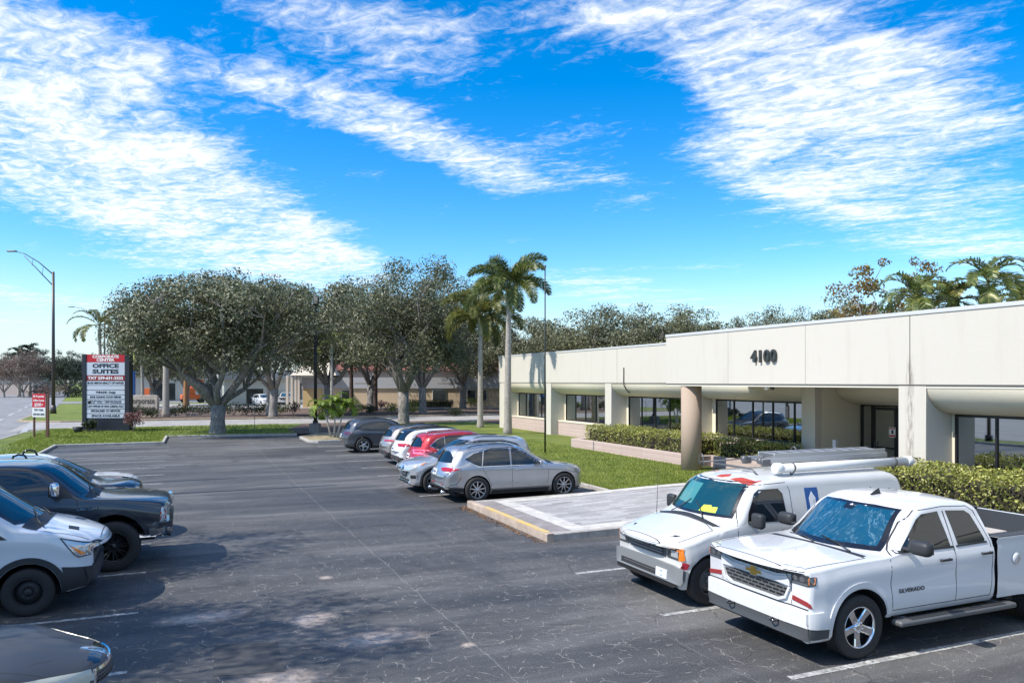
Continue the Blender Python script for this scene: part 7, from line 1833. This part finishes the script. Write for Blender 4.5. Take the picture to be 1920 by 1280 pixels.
def far_buildings():
    tan = mat('tan_wall', (.50, .35, .20), .9, build=m_stucco((.56, .43, .29))); lg = mat('pale_band', (.42, .43, .45), .8); tp = mat('taupe_band', (.30, .26, .24), .9); rt = mat('red_tile', (.42, .12, .09), .8, build=lambda nt, p: (lambda N: (N.l(N.mix(N.ramp(N.math('SINE', N.math('MULTIPLY', N.sep(N.pos())[1], 9)), [(.3, 0), (.6, 1)]), (.14, .04, .035), (.34, .14, .11)), p.inputs['Base Color'])))(NT(nt)))
    t = thing('tan_building', 'low tan building with a grey band and a red tiled roof across the driveway', 'building', (*at(779, 101.5), 0), -CTH)
    def P(name, m, *b, parent=None):
        bm = bmesh.new(); box(bm, b[0]-28, b[1]-97, b[2], b[3]-28, b[4]-97, b[5]); return obj(name, bm, m, parent or t)
    P('wall', tan, 13.1, 97, 0, 48, 112, 2.6); P('band', lg, 13.0, 96.8, 2.601, 48.2, 112, 4.05); P('upper_wall', tp, 14.5, 98, 4.051, 46, 111, 5.0)
    for a, b in ((15, 17.5), (20, 23), (31, 35)): P('band_groove', tp, a, 96.79, 3.2, b, 96.81, 3.32)
    bm = bmesh.new(); e = .6
    v = [bm.verts.new(q) for q in ((14.2-28, .6, 4.98), (46.4-28, .6, 4.98), (46.4-28, 14.4, 4.98), (14.2-28, 14.4, 4.98), (19-28, 7, 7.6), (41-28, 7, 7.6))]
    for f in ((0, 1, 5, 4), (1, 2, 5), (2, 3, 4, 5), (3, 0, 4), (3, 2, 1, 0)): bm.faces.new([v[i] for i in f])
    obj('roof', bm, rt, t)
    bm = bmesh.new(); v = [bm.verts.new(q) for q in ((12-28, -2.0, 4.3), (18-28, -2.0, 4.3), (18-28, 3, 4.3), (12-28, 3, 4.3), (13.6-28, .6, 6.4), (16.4-28, .6, 6.4))]
    for f in ((0, 1, 5, 4), (1, 2, 5), (2, 3, 4, 5), (3, 0, 4), (3, 2, 1, 0)): bm.faces.new([v[i] for i in f])
    obj('porch_roof', bm, mat('cream_metal_roof', (.55, .50, .40), .6), t)
    for i, x in enumerate((11.4, 12.0, 12.5, 12.9)): P('porch_column', mat('cream_column', (.60, .52, .42), .8), x, 95.2, 0, x+.28, 95.6, 4.299)
    P('yellow_panel', mat('ochre_wall', (.58, .43, .22), .9), 13.2, 96.9, 0, 15.6, 96.99, 2.6)
    for a, b in ((18.3, 19.3), (30.3, 32.0), (34.9, 35.9), (36.4, 37.4)):
        w = P('window', M_plate, a-.06, 96.90, .98, b+.06, 96.995, 2.42); P('pane', mat('dark_pane', (.03, .035, .035), .08), a, 96.86, 1.03, b, 96.899, 2.36, parent=w)
    t = thing('pale_shed', 'pale grey commercial building far behind the big oak', 'building', (16, 150, 0))
    bm = bmesh.new(); box(bm, -24, 0, 0, 16, 14, 4.6); obj('wall', bm, mat('pale_grey_wall', (.52, .48, .41), .9), t)
    bm = bmesh.new(); prism(bm, [(-25, -1), (17, -1), (17, 15), (-25, 15)], 4.6, 5.4); obj('roof', bm, mat('white_roof', (.46, .43, .39), .7), t)
    for a in (-20, -13, -5, 2, 9): bm = bmesh.new(); box(bm, a, -.06, .2, a+3, .0, 3.2); obj('door', bm, MATS['dark_pane'], t)
    t = thing('cream_kiosk', 'cream building edge with a grey roof left of the tan building', 'building', (13, 122, 0))
    bm = bmesh.new(); box(bm, -7, 0, 0, 3, 8, 3.8); obj('wall', bm, mat('cream_wall', (.50, .50, .42), .9), t); bm = bmesh.new(); box(bm, -7.8, -.8, 3.8, 3.8, 8.5, 5.0); obj('roof', bm, mat('grey_roof', (.30, .32, .31), .8), t); bm = bmesh.new(); box(bm, -4, -.05, .1, -1.6, .0, 2.4); obj('door', bm, MATS['dark_pane'], t)
    t = thing('low_building', 'low pale building beyond the road at the far left edge', 'building', (*at(20, 205), 0), -CTH); bm = bmesh.new(); box(bm, -18, 0, 0, 6, 10, 4.5); obj('wall', bm, mat('pinkish_wall', (.45, .38, .34), .9), t); bm = bmesh.new(); box(bm, -18.6, -.6, 4.5, 6.6, 10.6, 5.1); obj('roof', bm, MATS['grey_roof'], t)
    # orange machine
    og = mat('machine_orange', (.60, .12, .035), .5)
    x, y = at(361, 128); t = thing('boom_lift', 'orange-red construction lift parked far behind the stone sign', 'machine', (x, y, 0), .2)
    bm = bmesh.new(); rbox(bm, (0, 0, .95), (3.6, 1.6, .8), .1, 2); obj('chassis', bm, og, t); bm = bmesh.new(); rbox(bm, (-.5, 0, 1.9), (1.7, 1.3, 1.1), .12, 2); obj('turret', bm, og, t)
    bm = bmesh.new(); tube(bm, [(-.8, 0, 2.2), (1.8, 0, 3.6)], .2, 6); tube(bm, [(1.8, 0, 3.6), (-.4, 0, 4.1)], .16, 6); obj('boom', bm, og, t)
    bm = bmesh.new(); rbox(bm, (.5, 0, 3.2), (2.1, .1, 1.3), .03, 1); obj('guard_panel', bm, mat('machine_red', (.5, .06, .05), .5), t)
    for a in (-1.3, 1.3):
        for b in (-.8, .8): bm = bmesh.new(); lathe(bm, [(0, -.18), (.42, -.18), (.48, -.1), (.48, .1), (.42, .18), (0, .18)], 18, 'y', Matrix.Translation((a, b, .48))); obj('wheel', bm, M_rubber, t)
    x, y = at(274, 125); t = thing('barrier', 'small orange plastic barrier far behind the stone sign', 'barrier', (x, y, 0), -CTH); bm = bmesh.new(); prism(bm, [(-1.1, 0), (1.1, 0), (1.0, .4), (.7, .5), (.7, 2.4), (-.7, 2.4), (-.7, .5), (-1.0, .4)], -.3, .3, 0, .02); bm.transform(Matrix.Rotation(PI/2, 4, 'X')); obj('body', bm, og, t)

def small_plants():
    r = random.Random(15)
    L = [(330, 74.8, 1.0, 1.3, M_shrub, 'dark leafy shrub right of the stone sign'), (258, 71.8, .9, 1.2, M_shrub, 'dark spiky shrub before the stone sign, left'), (285, 72.0, .9, 1.0, M_shrub, 'dark low shrub before the stone sign, right'),
         (352, 75.5, 1.1, 1.4, M_shrub, 'dark leafy shrub second right of the stone sign'), (376, 76, 1.1, 1.2, M_shrub, 'dark shrub behind the near oak trunk, left side'), (438, 77, 1.2, 1.3, M_shrub, 'dark shrub just right of the near oak trunk'),
         (462, 77.4, 1.2, 1.4, M_shrub, 'dark shrub second right of the near oak trunk'), (487, 77.5, 1.1, 1.2, M_shrub, 'dark shrub left of the slender palm trunk'), (523, 77.5, 1.1, 1.2, M_ygshrub, 'yellow-green shrub right of the slender palm trunk'),
         (550, 78.5, 1.0, 1.5, M_twig, 'greyish twiggy shrub left of the lot light'), (640, 80, 1.1, 1.0, M_shrub, 'low shrub behind the small palm'), (668, 80, 1.2, 1.1, M_ygshrub, 'pale shrub left of the thick oak trunk'),
         (690, 81, 1.1, 1.0, M_shrub, 'dark low shrub in the strip behind the dark crossover'), (731, 80, 1.0, 1.3, M_ygshrub, 'pale shrub just left of the thick oak trunk'), (773, 79, 1.0, 1.5, M_ygshrub, 'yellow-green shrub right of the thick oak trunk'),
         (715, 96.0, 1.0, 1.2, M_rednleaf, 'brownish shrub against the tan wall'), (886, 100, 1.3, 1.5, M_ygshrub, 'rounded pale shrub below the small tan building windows'), (855, 78, 1.1, .8, M_shrub, 'low shrub in the mulch left of the foxtail palms')]
    for px, d, rr_, h, m, lb in L:
        x, y = at(px, d); shrub('shrub', lb, r, (x, y, .1), rr_, h, m, 480, .17)
    x, y = at(320, 165); 
    x, y = at(806, 100); h = hedge('hedge', 'dark clipped hedge under the window of the tan building', r, (x-3, x+3, y-.5, y+.5, .1, 1.1), M_shrub, 90, .16); h.rotation_euler = (0, 0, -CTH)
    for px, d, w, h, m, lb in ((72, 172, 5, 2.6, M_twig, 'dry brown bush right of the crape myrtles'), (100, 168, 6, 3.4, M_twig, 'dry brown bush behind the street light base'), (138, 172, 5, 2.2, M_shrubt, 'dark low bush left of the navy sign')):
        x, y = at(px, d); shrub('bush', lb, r, (x, y, 0), w*.6, h, m, 700, .4)
    # pile of pale mulch bags / stones near palms
    x, y = at(876, 62); t = thing('stone_heap', 'low heap of pale stones in the mulch left of the foxtail palms', 'stones', (x, y, .1))
    for k in range(7):
        bm = bmesh.new(); bmesh.ops.create_icosphere(bm, subdivisions=2, radius=.3)
        for v in bm.verts: v.co *= 1+.25*noise.noise(v.co*3+Vector((k, 0, 0))); v.co.z *= .55
        o = obj('stone', bm, mat('pale_stone', (.45, .38, .30), .9), t, True); o.location = (-.8+k*.27+r.uniform(-.1, .1), r.uniform(-.25, .25), .12); o.scale = (r.uniform(.7, 1.3),)*3
def bg_cars(V):
    """far parked cars: copies of the near ones"""
    for key, px, d, rz, lb, nm in (('RAV', 284, 104, 0, 'white crossover roof showing above the stone sign', 'parked_suv'), ('DS', 474, 118, .2, 'dark blue suv parked far behind the near oak', 'parked_suv'), ('ES', 493, 112, .3, 'white car parked far beyond the driveway', 'parked_car'),
                                   ('P', 536, 116, .0, 'white pickup parked beside the cream building', 'pickup_truck'), ('TUC', 590, 118, .1, 'dark crossover parked far beside the porch', 'parked_suv')):
        s = V[key].root; c = copy_tree(s); x, y = at(px, d); c.location = (x, y, 0); c.rotation_euler = (0, 0, rz-PI/2 if key in 'P' else rz-PI/2); c['label'] = lb; c.name = nm
        if key == 'P': c.rotation_euler = (0, 0, -1.9)
M_shrubt = leafmat('far_tree_leaves', (.018, .028, .016), (.04, .055, .03), (.085, .105, .06), .15, .6, .2)
M_palm2 = leafmat('palm_leaves_olive', (.05, .065, .014), (.14, .16, .035), (.36, .32, .09), .3, .4, 1.2)
M_palmd = leafmat('sabal_leaves', (.015, .026, .014), (.035, .052, .025), (.08, .10, .05), .2, .5, .5)
M_palmg = leafmat('small_palm_leaves', (.07, .13, .015), (.20, .30, .03), (.42, .50, .10), .35, .4, 1.5)
def main():
    V = build_vehicles()
    ground_and_lot(); office(); signs(); poles(); trees(); far_buildings(); small_plants(); bg_cars(V)
    for p in PROTO:
        for ch in list(p.children): bpy.data.objects.remove(ch)
        bpy.data.objects.remove(p)
    el = rad(50); sd = Vector((-math.cos(el), 0.0, math.sin(el)))
    make_world(el, rad(-90))
    l = bpy.data.lights.new('sun', 'SUN'); l.energy = 5.0; l.angle = rad(.5); l.color = (1, .94, .86)
    o = bpy.data.objects.new('sun', l); link(o); o.rotation_euler = sd.to_track_quat('Z', 'Y').to_euler(); o.location = (-30, 0, 40)
    cam = bpy.data.cameras.new('camera'); co = bpy.data.objects.new('camera', cam); link(co); scn.camera = co
    cam.sensor_width = 36; cam.lens = 1440/1920*36; cam.shift_y = 75/1920; cam.clip_end = 5000; cam.clip_start = .1
    co.location = (0, 0, CH); co.rotation_euler = (PI/2, 0, -CTH)
    vs = scn.view_settings; vs.view_transform = 'Standard'; vs.look = 'None'; vs.gamma = 1; vs.use_curve_mapping = False; vs.exposure = .25
    scn.cycles.max_bounces = 6; scn.cycles.transparent_max_bounces = 4
main()
